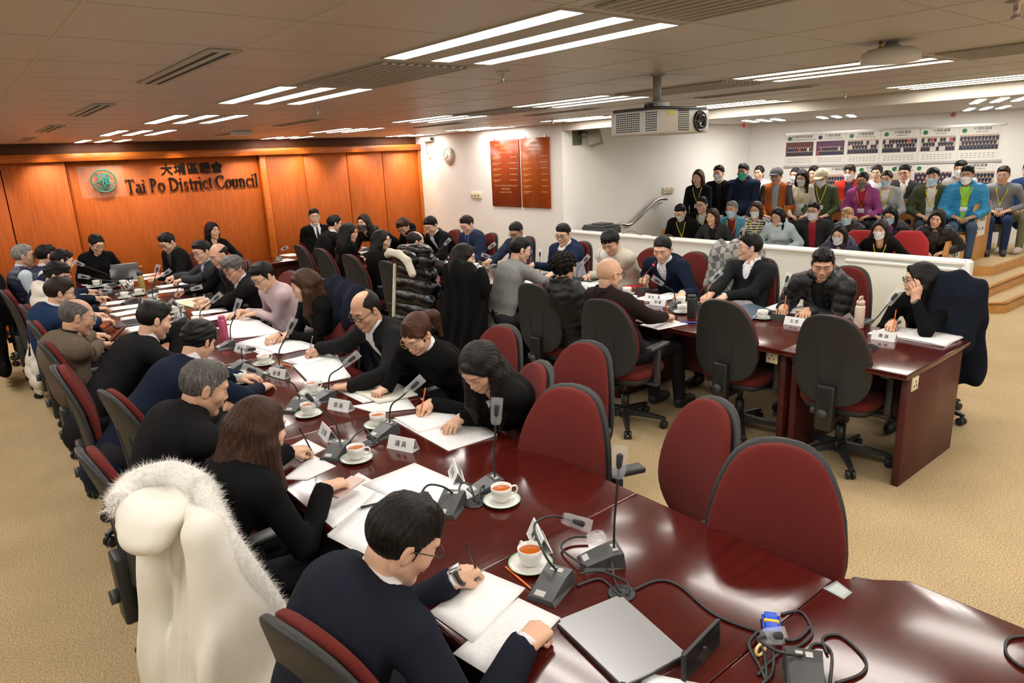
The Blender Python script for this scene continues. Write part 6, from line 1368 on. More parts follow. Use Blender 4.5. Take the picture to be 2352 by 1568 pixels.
# red gallery chairs
redc = mat('bright_red_fabric', (.36, .012, .014), .85, bump=.15, bscale=260, sheen=.2)
for k, (px, py, z, lab) in enumerate(((2090, 535, .88, 'bright red gallery chair, empty, between two dark-haired women'), (1972, 548, .80, 'bright red gallery chair behind the navy quilted jacket woman'))):
    d = ray(px, py); t = (9.95)/(d[0]*.927+d[1]*.375); p = d*t; o = empty('red_chair', (p[0], p[1], 0), math.radians(200-90)); tag(o, lab, 'chair', 'red gallery chairs')
    rg = [(0, -.22-.05*t_, .46+.46*t_, (.24-.03*t_)*min(1, math.sin(PI*min(max(t_, .02), .97))**.3+.05), .028, .02) for t_ in np.linspace(0, 1, 14)]; mb = MB(); loft(mb, rg); mb.build('backrest', redc, o)
    rg = [(0, .0, z_, .24*r_, .23*r_, 0) for z_, r_ in ((.40, .9), (.41, .97), (.45, 1), (.475, .93), (.48, .5))]; mb = MB(); loft(mb, rg, e=4); mb.build('seat', redc, o)
    for sx in (-1, 1):
        for sy in (-1, 1): mb = MB(); mb.tube([(sx*.2, sy*.19, 0), (sx*.19, sy*.18, .41)], .012, 8); mb.build('leg', base_m, o)
    mb = MB(); mb.tube([(0, -.2, .42), (0, -.27, .44), (0, -.27, .6)], .016, 8); mb.build('back_post', base_m, o)
# ------------------------------------------------------------------ coats on chairs
def coat_obj(name, s, h, m, label, parts=(), cat='coat'):
    V, Q = s.mesh(h); c = V.mean(0); c[2] = 0; o = empty(name, c); tag(o, label, cat); mesh_obj('cloth', V-c, Q, m, o, True)
    for nm, ps, ph, pm in parts: V, Q = ps.mesh(ph); mesh_obj(nm, V-c, Q, pm, o, True)
    return o, c
def chair_coat(x, y, yaw, w=.25, drop=.75, thick=.04, front=.3, seed=0, puff=0, spread=.06, z=1.08, amp=.012, swing=0):
    """drape over a chair back: x,y is the top of the back; returns the shape"""
    s = SDF(); F = dirv(yaw); R_ = np.cross(F, UP); T0 = np.array([x, y, z]); M = np.eye(3)+(1/.42-1)*np.outer(F, F)
    s.cone(T0+R_*w*.62, T0-R_*w*.62, thick+.035, k=.05)
    for u in (-1, -.35, .35, 1):
        a = T0+R_*u*w*.75-F*.02; b = T0+R_*u*(w*.85+spread)-F*(.09+swing+.02*math.sin(u*5+seed))-UP*drop*(1-.06*abs(u)); s.cone(a, b, .085, .105, k=.06, M=M)
        a = T0+R_*u*w*.75+F*.02; b = T0+R_*u*w*.8+F*.07-UP*front; s.cone(a, b, .07, .075, k=.06, M=M)
    def disp(X):
        lat = (X-T0) @ R_; d = (amp if not puff else .0)*np.sin(lat*38+seed+2*np.sin((X[:, 2])*6))+.006*wob(X, 20, seed)
        if puff: d = d+puff*(1-np.abs(np.sin(PI*X[:, 2]/.13))**.6)-.01
        return d
    s.disp = disp; s.da = .012+amp+puff; return s, T0, F, R_
cream_c = cloth((.80, .77, .69), 'shirt'); furm = mat('white_fur', (.80, .78, .74), .95, spec=.2)
# the big white coat with the fur-edged hood
T0 = np.array([.42, 2.22, 1.02]); F = dirv(0); R_ = np.cross(F, UP); s = SDF(); Mf = np.eye(3)+(1/.5-1)*np.outer(F, F); s.cone(T0+R_*.20, T0-R_*.20, .045, k=.04)
for i, u in enumerate(np.linspace(-1, 1, 8)): s.cone(T0+R_*u*.21-F*.01, T0+R_*(u*.25+.06)-F*(.12+.02*(i % 2))-UP*.97, .045, .085, k=.03, M=Mf)
for t in np.linspace(0, 1, 6): s.cone(T0+R_*.21-F*.01, T0+R_*(.29+.13*t)+F*(-.08+.36*t)-UP*(.95-.14*t), .045, .075, k=.03)
s.cone(T0+R_*.14+F*.02, T0+R_*.16+F*.10-UP*.35, .05, .06, k=.03); s.cone(T0-R_*.10-F*.08-UP*.06, T0-R_*.13-F*.16-UP*.72, .055, .060, k=.012)
s.disp = lambda X: .009*np.sin((X-T0) @ R_*58+2*np.sin(X[:, 2]*5))*np.clip((1.02-X[:, 2])*2, 0, 1)+.006*wob(X, 17, 4); s.da = .017
hd_ = SDF(); hc = T0+np.array([-.075, .01, .025]); hd_.ell(hc, (.11, .15, .062), k=.03); hd_.ell(hc+np.array([-.055, -.05, -.045]), (.075, .11, .052), k=.05); hd_.ell(hc+np.array([-.045, .08, -.06]), (.07, .08, .05), k=.04); hd_.ell(hc+np.array([.05, .02, .075]), (.08, .11, .05), k=.03, op='s'); hd_.disp = lambda X: .006*wob(X, 24, 3); hd_.da = .008
co, cc = coat_obj('white_coat', s, .0095, cream_c, 'long cream white coat with a white fur-edged hood draped over a chair', (('hood', hd_, .0075, cream_c),))
rim = [hc+np.array([-.09, .07, .02]), hc+np.array([-.03, .15, .035]), hc+np.array([.07, .12, .045]), T0+F*.05+UP*.05, T0+R_*.12+F*.04+UP*.045, T0+R_*.22+F*.05-UP*.04, T0+R_*.29+F*.12-UP*.24, T0+R_*.35+F*.19-UP*.48, T0+R_*.42+F*.27-UP*.74]
path = spline(rim, 10); rr = np.random.RandomState(3); fb = MB(); fb.tube([p-cc for p in path], [.046]*30+[.036]*(len(path)-30), 12); VV = []; FF = []
for i in range(42000):
    k = rr.randint(0, len(path)-1); p = path[k]+(path[k+1]-path[k])*rr.rand(); d = rr.normal(size=3); d /= np.linalg.norm(d); R0 = .046 if k < 30 else .036; b0 = p+d*R0*.9; tip = p+d*(R0+.003+.009*rr.rand())+np.array([0, 0, -.004])+rr.normal(size=3)*.010; q = nrm(np.cross(d, rr.normal(size=3)))*.0009; n = len(VV); VV += [b0-q-cc, b0+q-cc, tip-cc]; FF.append((n, n+1, n+2))
fb.add(VV, FF, True); fb.build('fur_trim', furm, co)
# other coats
puffw = cloth((.70, .67, .60), 'puffer'); s, *_ = chair_coat(.56, 7.45, 0, w=.22, drop=.72, puff=.014, seed=4, spread=.12, swing=.10, z=1.0); coat_obj('white_puffer_coat', s, .015, puffw, 'white quilted down coat hanging on a chair in the far left row')
s, *_ = chair_coat(.26, 8.6, 0, w=.28, drop=.85, seed=5, z=1.06); coat_obj('black_coat', s, .016, cloth(BK, 'wool'), 'black coat hanging on a chair at the far left edge')
s, *_ = chair_coat(2.27, 4.90, 184, w=.25, drop=.75, front=.12, seed=6, z=1.06); coat_obj('navy_coat', s, .014, cloth((.010, .012, .022), 'wool'), 'dark navy coat hung on the chair behind the balding man')
s, *_ = chair_coat(3.58, 5.12, 4, w=.24, drop=.85, seed=7, spread=.08, z=1.0); coat_obj('black_coat', s, .013, cloth(BK, 'wool'), 'plain black wool coat over a chair beside the grey sweater man')
s, T0, F, R_ = chair_coat(3.58, 5.98, 4, w=.28, drop=.85, puff=.026, seed=8, z=1.10); hd_ = SDF(); hd_.ell(T0+np.array([.06, -.03, .06]), (.12, .16, .09), k=.04); hd_.ell(T0+np.array([-.09, 0, .02]), (.11, .20, .08)); hd_.disp = lambda X: .008*wob(X, 26, 3); hd_.da = .01
tr = SDF(); pp = [T0+np.array(v) for v in ((-.17, .22, .05), (-.21, .10, .085), (-.20, -.05, .08), (-.18, -.17, .02), (-.17, -.23, -.10))]
for a, b in zip(pp[:-1], pp[1:]): tr.cone(a, b, .038, k=.02)
tr.cone(T0+np.array([-.19, .06, -.04]), T0+np.array([-.25, .07, -.55]), .018, k=.01); co, cc = coat_obj('black_parka', s, .012, cloth(BK, 'shiny'), 'shiny black quilted parka with white fleece edging on a chair', (('hood', hd_, .010, cloth(BK, 'shiny')), ('fleece_trim', tr, .009, mat('fleece_white', (.72, .66, .54), .95, bump=.5, bscale=120))))
def _plaid(nt, N, L, b):
    tc = N.new('ShaderNodeTexCoord'); mp = N.new('ShaderNodeMapping'); mp.inputs['Rotation'].default_value = (.3, .2, .5); L.new(tc.outputs['Object'], mp.inputs[0]); c = N.new('ShaderNodeTexChecker'); c.inputs['Scale'].default_value = 16; c.inputs[1].default_value = (.42, .42, .40, 1); c.inputs[2].default_value = (.16, .16, .155, 1); L.new(mp.outputs[0], c.inputs[0]); L.new(c.outputs[0], b.inputs['Base Color']); b.inputs['Roughness'].default_value = .9
s, *_ = chair_coat(5.72, 3.70, 180, w=.24, drop=.5, seed=9, front=.3, z=1.06); coat_obj('plaid_coat', s, .013, node_mat('grey_plaid', _plaid), 'grey and white checked coat on the chair beside the speaking man')
s, *_ = chair_coat(*atz(2198, 668, 1.04)[:2], 178, w=.12, drop=.56, seed=10, z=1.03, spread=.02, amp=.006); coat_obj('navy_knit_coat', s, .013, cloth((.010, .013, .022), 'knit'), 'dark navy knitted coat hanging behind the woman resting her cheek')
# ------------------------------------------------------------------ projector
pj = np.array([3.30, 2.69, 0]); o = empty('projector', (pj[0], pj[1], ZC)); c1 = atD(1508, 250, 3.62); zt = 2.272-ZC; zb = 2.142-ZC; X0, Y0 = -.22, -.20
proj_w = mat('projector_white', (.58, .58, .54), .45); mb = MB(); mb.rbox(X0, X0+.45, Y0, Y0+.36, zb, zt, .018, 3); mb.build('body', proj_w, o)
mb = MB(); mb.rbox(X0+.01, X0+.44, Y0+.01, Y0+.35, zt-.002, zt+.014, .005); mb.build('top_cover', blackp, o)
def grille(parts, name):
    mb = MB()
    for f in parts: f(mb)
    mb.build(name, ink, o)
def gl_left(mb, y0=.04, y1=.13):
    if 1:
        for i in range(int((y1-y0)/.0135)):
            for j in range(9): y = Y0+y0+i*.0135-.02; z = zb+.018+j*.0115; mb.box(X0-.0012, X0+.002, y, y+.0085, z, z+.0065)
def gl_front(mb):
    for i in range(8):
        for j in range(10): x = X0+.16+i*.0125; z = zb+.016+j*.0115; mb.box(x, x+.0075, Y0-.0012, Y0+.002, z, z+.0065)
grille([gl_left], 'side_grille'); grille([lambda m_: gl_left(m_, .16, .34)], 'side_grille'); grille([gl_front], 'front_grille')
mb = MB(); mb.M = Matrix.Translation((X0+.355, Y0, (zb+zt)/2)) @ Matrix.Rotation(PI/2, 4, 'X'); mb.lathe([(.058, 0), (.060, .006), (.052, .012), (.048, .004), (.040, .006), (.036, .016), (.028, .018), (.024, .006), (0, .010)], 32); mb.M = None; mb.build('lens', blackg, o)
mb = MB(); mb.box(X0+.07, X0+.13, Y0-.0016, Y0, zt-.032, zt-.008); st = mb.build('warning_sticker', mat('yellow_sticker', (.62, .60, .03), .5), o)
mb = MB(); mb.tube([(0, 0, 0), (0, 0, -.155)], .024, 16); mb.tube([(0, 0, 0), (0, 0, -.006)], .045, 20); mb.rbox(-.055, .055, -.05, .05, -.20, -.145, .004); mb.rbox(-.15, .16, -.02, .02, -.205, -.197, .002); mb.tube([(.15, 0, -.2), (.19, 0, -.2), (.20, 0, -.21)], .004, 6); mb.rbox(-.03, .03, -.03, .03, -.215, -.2, .003); mb.build('ceiling_mount', greyp, o)
mb = MB(); r = random.Random(4)
for k in range(4): mb.tube(spline([(-.20+.02*k, -.05, -.205), (-.12, -.08+.02*k, -.185+.006*k), (.0, -.05, -.20), (.08, -.07+.02*k, -.18), (.14, -.02, -.19), (.12, .04, -.205)], 5), .0055, 6)
mb.build('cable_coil', blackp, o); mb = MB(); mb.tube([(-.17, -.10, zt+.012), (-.17, -.10, zt+.034)], .018, 12); mb.build('foot', blackp, o); mb = MB(); mb.tube([(.06, .05, zt+.012), (.06, .05, zt+.028)], .022, 12); mb.build('foot', blackp, o)
tag(o, 'white ceiling-hung projector with a big black lens', 'projector')
# ------------------------------------------------------------------ printer and things on the gallery ledge
o = empty('printer', (7.16, 6.80, 0)); mb = MB(); mb.rbox(-.20, .20, -.30, .30, .72, .76, .004); mb.rbox(-.18, -.14, -.28, -.24, 0, .72, .003); mb.rbox(.14, .18, .24, .28, 0, .72, .003); mb.rbox(.14, .18, -.28, -.24, 0, .72, .003); mb.rbox(-.18, -.14, .24, .28, 0, .72, .003)
o.name = 'side_table'; mb.build('table_frame', cream_w, o); tag(o, 'small cream side table behind the partition carrying the printer', 'table')
o = empty('printer', (7.16, 6.80, .76)); mb = MB(); mb.rbox(-.17, .17, -.22, .22, .0, .29, .012); mb.build('body', blackp, o); mb = MB(); mb.rbox(-.16, .16, -.20, .20, .29, .315, .008); mb.rbox(-.10, .12, -.12, .10, .315, .335, .006); mb.build('lid', darkgrey, o); mb = MB(); mb.box(-.172, -.170, -.02, .05, .22, .245); mb.build('green_label', mat('green_label', (.05, .45, .3), .5), o); mb = MB(); mb.box(-.173, -.170, -.12, .02, .04, .07); mb.build('white_label', labelm, o); tag(o, 'black desktop printer with a small green label', 'printer')
cable([(7.0, 6.1, .99), (7.02, 5.95, 1.05), (7.0, 5.8, 1.0), (7.03, 5.7, 1.04), (7.0, 5.55, .99), (7.02, 5.3, 1.0)], .006, 'tangled cables on the partition top beside the printer', world=True) if False else None
w_ = MB(); P_ = [np.array(p)-np.array([6.93, 5.8, 1.0]) for p in ((6.93, 6.2, 1.004), (6.95, 6.05, 1.05), (6.93, 5.9, 1.006), (6.90, 5.8, 1.03), (6.93, 5.65, 1.006), (6.95, 5.45, 1.03), (6.92, 5.35, 1.004))]; w_.tube(spline(P_, 8), .005, 6); ob = w_.build('cable', mat('tangled_cable', (.12, .09, .06), .5), None, loc=(6.93, 5.8, 1.0)); tag(ob, 'tangled thin cables on the partition top beside the printer', 'cable')
# ------------------------------------------------------------------ table things
for a in ((1270, 1335, 0, 0, 200, [(.0, .03, .10), (.05, .14, .14), (.16, .17, .12), (.23, .14, .085)]), (1390, 1275, 1422, 1068, 150), (1122, 1112, 1140, 950, 170), (1035, 1152, 0, 0, 215, [(-.02, .02, .09), (-.07, .05, .10), (-.12, .05, .05)]), (885, 985, 948, 888, 190), (775, 1030, 716, 918, 215), (745, 908, 803, 828, 180), (683, 928, 585, 852, 215), (632, 850, 667, 752, 180), (548, 838, 573, 802, 190), (522, 790, 544, 706, 180), (452, 745, 494, 686, 180), (385, 700, 448, 662, 185), (345, 690, 360, 622, 180), (350, 668, 380, 628, 180), (412, 722, 345, 692, 200), (300, 690, 245, 668, 200), (282, 672, 196, 636, 200), (255, 655, 184, 606, 200), (240, 640, 200, 594, 200), (410, 735, 404, 700, 190), (640, 594, 652, 571, 250)): mic(*a[:4], yaw=a[4], path=a[5] if len(a) > 5 else None)
for a in ((1478, 664, 1501, 608, 0, True), (1546, 700, 1513, 647, 180, False), (1606, 702, 1643, 637, 0, False), (1790, 726, 1806, 645, 0, False), (1990, 793, 2050, 686, 0, False), (1008, 600, 1026, 557, 0, False), (985, 602, 962, 565, 180, False), (838, 573, 822, 541, 180, False), (890, 580, 893, 545, 180, False), (1107, 603, 1128, 566, 0, False), (1130, 612, 1118, 588, 180, False), (1245, 632, 1240, 587, 0, False), (1330, 640, 1343, 598, 0, False), (1975, 812, 1958, 742, 180, False)): mic(*a[:4], yaw=a[4], bag=not a[5], lit=a[5])
for px, py, rt in ((1218, 1278, 80), (1152, 1135, -20), (818, 1040, -40), (708, 940, 40), (868, 964, 30), (716, 890, 0), (552, 866, 60), (605, 826, 10), (286, 678, 0), (350, 684, 20), (451, 736, 10), (406, 710, 0), (221, 650, 20), (283, 650, 0), (403, 766, 40), (318, 671, 0), (1752, 722, 170), (1567, 709, 0), (1564, 690, 20), (1453, 688, 10), (1440, 668, 0)): cup(px, py, rt)
for px, py, rt in ((999, 598, 10), (1091, 609, 0), (260, 636, 0)): cup(px, py, rt, saucer=False, desc='white cup without saucer')
for i, (px, py, yw) in enumerate(((925, 1018, 112), (782, 930, 112), (640, 857, 112), (752, 992, 82), (556, 800, 100), (1048, 1085, 62), (1238, 1232, 62), (1498, 683, 90), (1513, 694, 100), (1826, 738, 95), (2031, 772, 95), (1338, 662, 92), (1103, 622, 92), (1222, 640, 92), (248, 662, 95), (418, 727, 95), (838, 572, 90), (285, 662, 80))): nameplate(px, py, yw, i)
# papers
sheet([(985, 1405), (1110, 1310), (1207, 1350), (1085, 1475)], 'blank top sheet the near man is writing on', h=.0035, m=blank); sheet([(1040, 1500), (1190, 1372), (1288, 1418), (1150, 1568)], 'printed sheet under the fist of the near man', h=.0012); sheet([(796, 1283), (870, 1245), (905, 1275), (830, 1320)], 'sheet corner between the near man and the brown-haired woman', h=.002, m=blank)
sheet([(760, 1230), (870, 1120), (990, 1190), (880, 1290)], 'stack of printed sheets by the near man\'s head', h=.006, n=3); sheet([(832, 1112), (952, 1062), (1105, 1128), (1000, 1185)], 'printed sheets beside the nearest name card', h=.008, n=3); sheet([(712, 1168), (822, 1085), (880, 1120), (765, 1212)], 'sheets under the phone of the long brown-haired woman', h=.005, n=2)
sheet([(648, 1100), (720, 1045), (772, 1070), (705, 1102)], 'narrow printed sheet in front of the brown-haired woman', h=.0015); sheet([(655, 1030), (700, 1006), (748, 1030), (690, 1060)], 'sheet under the left hand of the brown-haired woman', h=.003); sheet([(505, 960), (530, 925), (600, 945), (570, 990)], 'sheet in front of the man in black fleece', h=.002); 
sheet([(960, 992), (905, 958), (1020, 940), (1075, 965)], 'stack under the writing hand of the black-haired woman', h=.006, n=3); sheet([(1030, 1035), (945, 988), (1090, 958), (1142, 1000)], 'printed sheet under the elbow of the black-haired woman', h=.002, curl=.02)
sheet([(862, 948), (805, 932), (935, 912), (955, 938)], 'printed sheet below the ponytail woman\'s notebook', h=.0015); sheet([(838, 922), (776, 895), (870, 868), (925, 905)], 'sheets under the ponytail woman\'s notebook', h=.004, n=2)
sheet([(868, 922), (805, 893), (905, 875), (960, 905)], 'open cream notebook the ponytail woman writes in', h=.012, z=.7548, m=mat('cream_pages', (.74, .72, .62), .7), cat='notebook', name='notebook')
sheet([(715, 883), (672, 838), (775, 820), (806, 866)], 'white open booklet with a printed cover', h=.010, n=2, curl=.02); sheet([(700, 843), (648, 828), (738, 806), (770, 820)], 'sheet under the balding man\'s notepad', h=.002); sheet([(692, 838), (662, 826), (745, 808), (770, 818)], 'white spiral notepad of the balding man', h=.010, z=.7535, m=blank, cat='notepad', name='notepad')
sheet([(640, 812), (548, 785), (640, 762), (722, 795)], 'sheets under the straight-haired woman\'s hand', h=.006, n=3); sheet([(600, 815), (570, 800), (690, 790), (718, 800)], 'sheet beneath the brown clipboard edge', h=.0015)
sheet([(538, 776), (495, 752), (590, 734), (648, 764)], 'thick document before the man in the pink shirt', h=.010, n=3); sheet([(540, 748), (505, 738), (570, 728), (600, 738)], None, h=.002)
for px, py, a, n in ((480, 715, 80, 3), (510, 726, 95, 2), (440, 688, 85, 2), (470, 686, 70, 1), (385, 668, 80, 2), (395, 655, 95, 3), (350, 630, 80, 2), (300, 612, 85, 3), (330, 640, 100, 1), (230, 655, 85, 1), (218, 650, 90, 2), (268, 694, 80, 1), (290, 705, 85, 2), (297, 717, 100, 2), (318, 728, 80, 1), (385, 810, 70, 2), (415, 815, 95, 1), (330, 745, 80, 1), (1525, 745, 80, 2), (1500, 683, 90, 1), (1535, 680, 90, 2), (1610, 700, 80, 1), (1640, 694, 95, 1), (1800, 705, 95, 2), (1845, 712, 100, 1), (2085, 765, 100, 2), (1370, 655, 90, 2), (1335, 650, 80, 1), (1200, 625, 85, 1), (1160, 610, 90, 2), (1040, 600, 90, 2), (1090, 612, 80, 1), (930, 573, 90, 2), (900, 580, 80, 1), (835, 578, 90, 2), (1150, 660, 80, 1), (1225, 645, 90, 1), (655, 597, 0, 1), (668, 585, 10, 2), (990, 605, 90, 1), (1260, 640, 80, 1)): paper_at(px, py, a, n)
sheet([(2170, 793), (2060, 772), (2110, 752), (2210, 772)], 'thick stack of sheets at the right end of the table', h=.014, n=3); sheet([(2040, 775), (1990, 765), (2050, 748), (2090, 758)], 'sheet by the writing hand of the cheek-resting woman', h=.002)
sheet([(1486, 1544), (1640, 1575), (1610, 1660), (1440, 1620)], 'white paper corner at the lower edge of the picture', h=.002, m=blank)
def slabq(pts, h, z, m, name, label, cat, parts=()):
    W = [atz(p[0], p[1], z+h)[:2] for p in pts]; c = sum(W)/4; o = empty(name, (c[0], c[1], z)); bm = bmesh.new(); vs = [bm.verts.new((*(w-c), 0)) for w in W]; f = bm.faces.new(vs); r = bmesh.ops.extrude_face_region(bm, geom=[f])
    for v in r['geom']:
        if isinstance(v, bmesh.types.BMVert): v.co.z = h
    bmesh.ops.recalc_face_normals(bm, faces=bm.faces[:]); bmesh.ops.bevel(bm, geom=[e for e in bm.edges if abs(e.verts[0].co.z-e.verts[1].co.z) > 1e-4], offset=.012, segments=3, affect='EDGES'); bmesh.ops.bevel(bm, geom=bm.edges[:], offset=.0015, segments=1, affect='EDGES'); bm.verts.index_update(); V = [v.co.copy() for v in bm.verts]; F = [tuple(v.index for v in f_.verts) for f_ in bm.faces]; bm.free()
    mb = MB(); mb.add(V, F); mb.build(parts[0] if parts else 'body', m, o); tag(o, label, cat); return o, W, c
silver = mat('laptop_silver', (.42, .43, .44), .32, metal=.75)
o, W, c = slabq([(1430, 1572), (1277, 1424), (1425, 1364), (1578, 1500)], .009, .762, silver, 'laptop', 'closed silver laptop on the nearest table', 'laptop', ('lid',)); mb = MB(); bq = [(w-c)*.985 for w in W]; mb.prism([tuple(q) for q in bq], -.0105, -.001); mb.build('keyboard_base', darkgrey, o)
o, W, c = slabq([(1705, 742), (1632, 716), (1725, 696), (1775, 712)], .012, .7505, mat('blue_grey_lid', (.10, .15, .22), .35, metal=.5), 'laptop', 'closed blue-grey laptop before the man looking sideways', 'laptop', ('lid',))
slabq([(995, 606), (950, 596), (990, 585), (1010, 596)], .03, .7505, mat('blue_binder', (.012, .025, .25), .4), 'binder', 'thick blue binder before the silver-glasses man', 'binder'); slabq([(1470, 664), (1428, 656), (1460, 652), (1480, 656)], .006, .7505, mat('red_folder', (.50, .02, .02), .4), 'folder', 'red folder before the cream-jacketed man', 'folder')
slabq([(455, 708), (400, 694), (455, 684), (505, 696)], .014, .7525, mat('pale_yellow_book', (.66, .68, .45), .6), 'notebook', 'pale yellow notebook on a grey laptop, left row', 'notebook')
def open_laptop(px, py, yaw, w, label, col, zt=.22, tilt=18):
    p = atz(px, py, .76); o = empty('laptop', (p[0], p[1], .7505), math.radians(yaw-90)); mb = MB(); mb.rbox(-w/2, w/2, -.11, .11, 0, .014, .004); b = mb.build('keyboard_base', col, o); mb = MB()
    for i in range(5):
        for j in range(13): x = -w*.42+j*w*.84/13; y = -.02+i*.022; mb.box(x, x+w*.05, y, y+.017, .014, .0155)
    mb.build('keys', ink, b); t = math.radians(tilt); mb = MB(); mb.M = Matrix.Translation((0, .11, .012)) @ Matrix.Rotation(-t, 4, 'X'); mb.rbox(-w/2, w/2, -.003, .004, 0, zt, .003); mb.build('lid', col, o); mb = MB(); mb.M = Matrix.Translation((0, .11, .012)) @ Matrix.Rotation(-t, 4, 'X'); mb.box(-w*.47, w*.47, -.0042, -.0032, .01, zt-.01); mb.build('screen', mat('screen_dim', (.10, .12, .15), .2), o); tag(o, label, 'laptop'); return o
open_laptop(288, 640, 262, .32, 'open silver laptop before the turtleneck woman, lid towards the camera', silver); open_laptop(290, 742, 0, .30, 'open black laptop behind the round-faced man', blackp, .20); open_laptop(1352, 640, 100, .26, 'small dark tablet propped before the round dark glasses man', blackp, .17)
# propped black phone and cables on the nearest table
def free_slab(c4, th, m, name, label, cat, scr=None):
    V = [np.array(p) for p in c4]; n = nrm(np.cross(V[1]-V[0], V[3]-V[0])); c = sum(V)/4; mb = MB(); W = [v-c for v in V]+[v-c-n*th for v in V]; mb.add(W, [(0, 1, 2, 3), (7, 6, 5, 4), (0, 4, 5, 1), (1, 5, 6, 2), (2, 6, 7, 3), (3, 7, 4, 0)]); o = empty(name, c); mb.build('body', m, o)
    if scr: mb = MB(); mb.add([(v-c)*.93+n*.0006 for v in V], [(0, 1, 2, 3)]); mb.build('screen', scr, o)
    tag(o, label, cat); return o
a = atz(1573, 1568, .752); b = atz(1655, 1478, .752); up = np.array([.025, .02, .055]); free_slab([a, b, b+up, a+up], .012, blackp, 'tablet', 'small black tablet propped up beside the closed laptop', 'tablet', blackg); mb = MB(); m_ = (a+b)/2; mb.tube([(0, 0, .045), (.06, .03, .0)], .004, 6); ob = mb.build('stand', blackp, None, loc=tuple(m_)); tag(ob, 'thin black prop behind the small tablet', 'stand')
hd = r10['hands'][1]; c = hd[4]+hd[1]*.09-UP*.03; dd = nrm(hd[1]*.8+np.array([.2, .25, 0])); q = nrm(np.cross(UP, dd)); free_slab([c-dd*.08-q*.037, c-dd*.08+q*.037, c+dd*.08+q*.037+UP*.02, c+dd*.08-q*.037+UP*.02], -.008, mat('pink_phone_case', (.55, .38, .34), .4), 'phone', 'pink-edged phone in the hand of the long brown-haired woman', 'phone', blackg)
hd = r6['hands'][1]; c = hd[4]+hd[1]*.11+UP*.02; free_slab([c+np.array(v) for v in ((-.03, -.035, 0), (-.03, .035, 0), (.08, .035, .09), (.08, -.035, .09))], .008, blackg, 'phone', 'black phone held by the tweed-jacketed man', 'phone'); hd = q9['hands'][1]; c = hd[4]+hd[1]*.10; free_slab([c+np.array(v) for v in ((-.06, -.035, .01), (-.06, .035, .01), (.06, .035, .03), (.06, -.035, .03))], .008, mat('red_phone_case', (.6, .05, .03), .4), 'phone', 'red-cased phone held by the young man at the far end', 'phone')
for px, py, lab in ((1090, 1155, 'black cable grommet between the two near microphones'), (1428, 1362, 'open black cable grommet above the closed laptop'), (850, 1018, 'black cable grommet beside the third cup')):
    p = atz(px, py, .752); o = empty('cable_grommet', (p[0], p[1], .7505)); mb = MB(); mb.lathe([(.030, 0), (.042, 0), (.044, .003), (.038, .006), (.031, .004)], 26); mb.build('rim', blackp, o); mb = MB(); mb.lathe([(0, .0015), (.031, .0015)], 26); mb.build('hole', ink, o); tag(o, lab, 'grommet')
cable([(1325, 1345), (1380, 1330), (1425, 1370)], .0045, 'black cable from the near microphone into the open grommet'); cable([(1330, 1318, .80), (1380, 1312, .79), (1440, 1338, .77), (1440, 1366, .755)], .004, 'upper black cable looping into the open grommet'); cable([(1345, 1300, .77), (1290, 1260, .76), (1310, 1235, .765), (1350, 1232, .765)], .004, 'black loop of cable beside the leaning name card'); cable([(1455, 1355), (1510, 1333), (1560, 1345), (1640, 1410), (1740, 1450), (1820, 1470), (1860, 1440)], .0045, 'long black cable curving across the nearest table'); cable([(1360, 1290), (1400, 1285, .78), (1412, 1330, .77), (1425, 1360, .755)], .004, 'short cable from the second microphone to the grommet')
cable([(1090, 1150, .757), (1080, 1115, .80), (1060, 1110, .78), (1050, 1140, .76)], .004, 'curled cable rising from the grommet by the orange pencil'); cable([(1098, 1155, .757), (1105, 1120, .79), (1118, 1115, .77)], .004, 'cable loop from the grommet to the third microphone'); cable([(860, 1015, .757), (840, 985, .79), (815, 1000, .78), (800, 1020, .765)], .004, 'cable loop between the third and fourth near microphones'); cable([(855, 1020, .757), (875, 1000, .78), (885, 995, .765)], .004, 'short cable by the third grommet')
cable([(1795, 1410), (1840, 1405), (1865, 1450), (1840, 1480), (1790, 1500), (1740, 1550)], .004, 'black monitor cable beside the blue plug'); cable([(1740, 1450), (1720, 1480), (1745, 1530), (1760, 1560), (1755, 1500), (1740, 1465), (1770, 1470), (1775, 1540), (1750, 1570)], .0045, 'coiled black cable tied with a yellow band'); cable([(1900, 1500), (1890, 1465), (1930, 1460), (1985, 1510), (1980, 1545), (1920, 1568)], .004, 'black cable loop right of the lower microphone'); cable([(1870, 1560), (1860, 1490), (1885, 1478), (1910, 1500), (1905, 1570)], .004, 'inner black cable over the lower microphone'); cable([(2352, 1460), (2315, 1468), (2312, 1500), (2345, 1530), (2380, 1540)], .004, 'black cable loop at the right edge of the picture')
mb = MB(); p = atz(1772, 1425, .765); mb.M = Matrix.Rotation(math.radians(35), 4, 'Z'); o = empty('monitor_plug', (p[0], p[1], .7505)); mb.rbox(-.045, -.005, -.017, .017, 0, .016, .003); mb.rbox(.003, .040, -.017, .017, 0, .016, .003); mb.tube([(-.045, -.021, .008), (.03, -.021, .008)], .004, 8); mb.tube([(-.045, .021, .008), (.03, .021, .008)], .004, 8); mb.build('housing', mat('blue_plug', (.01, .07, .55), .4), o); mb = MB(); mb.M = Matrix.Rotation(math.radians(35), 4, 'Z'); mb.rbox(-.006, .004, -.020, .020, -.0, .018, .001, 1); mb.build('yellow_seam', mat('yellow_band', (.75, .50, .03), .5), o); tag(o, 'blue monitor plug with a yellow seam on the nearest table', 'plug')
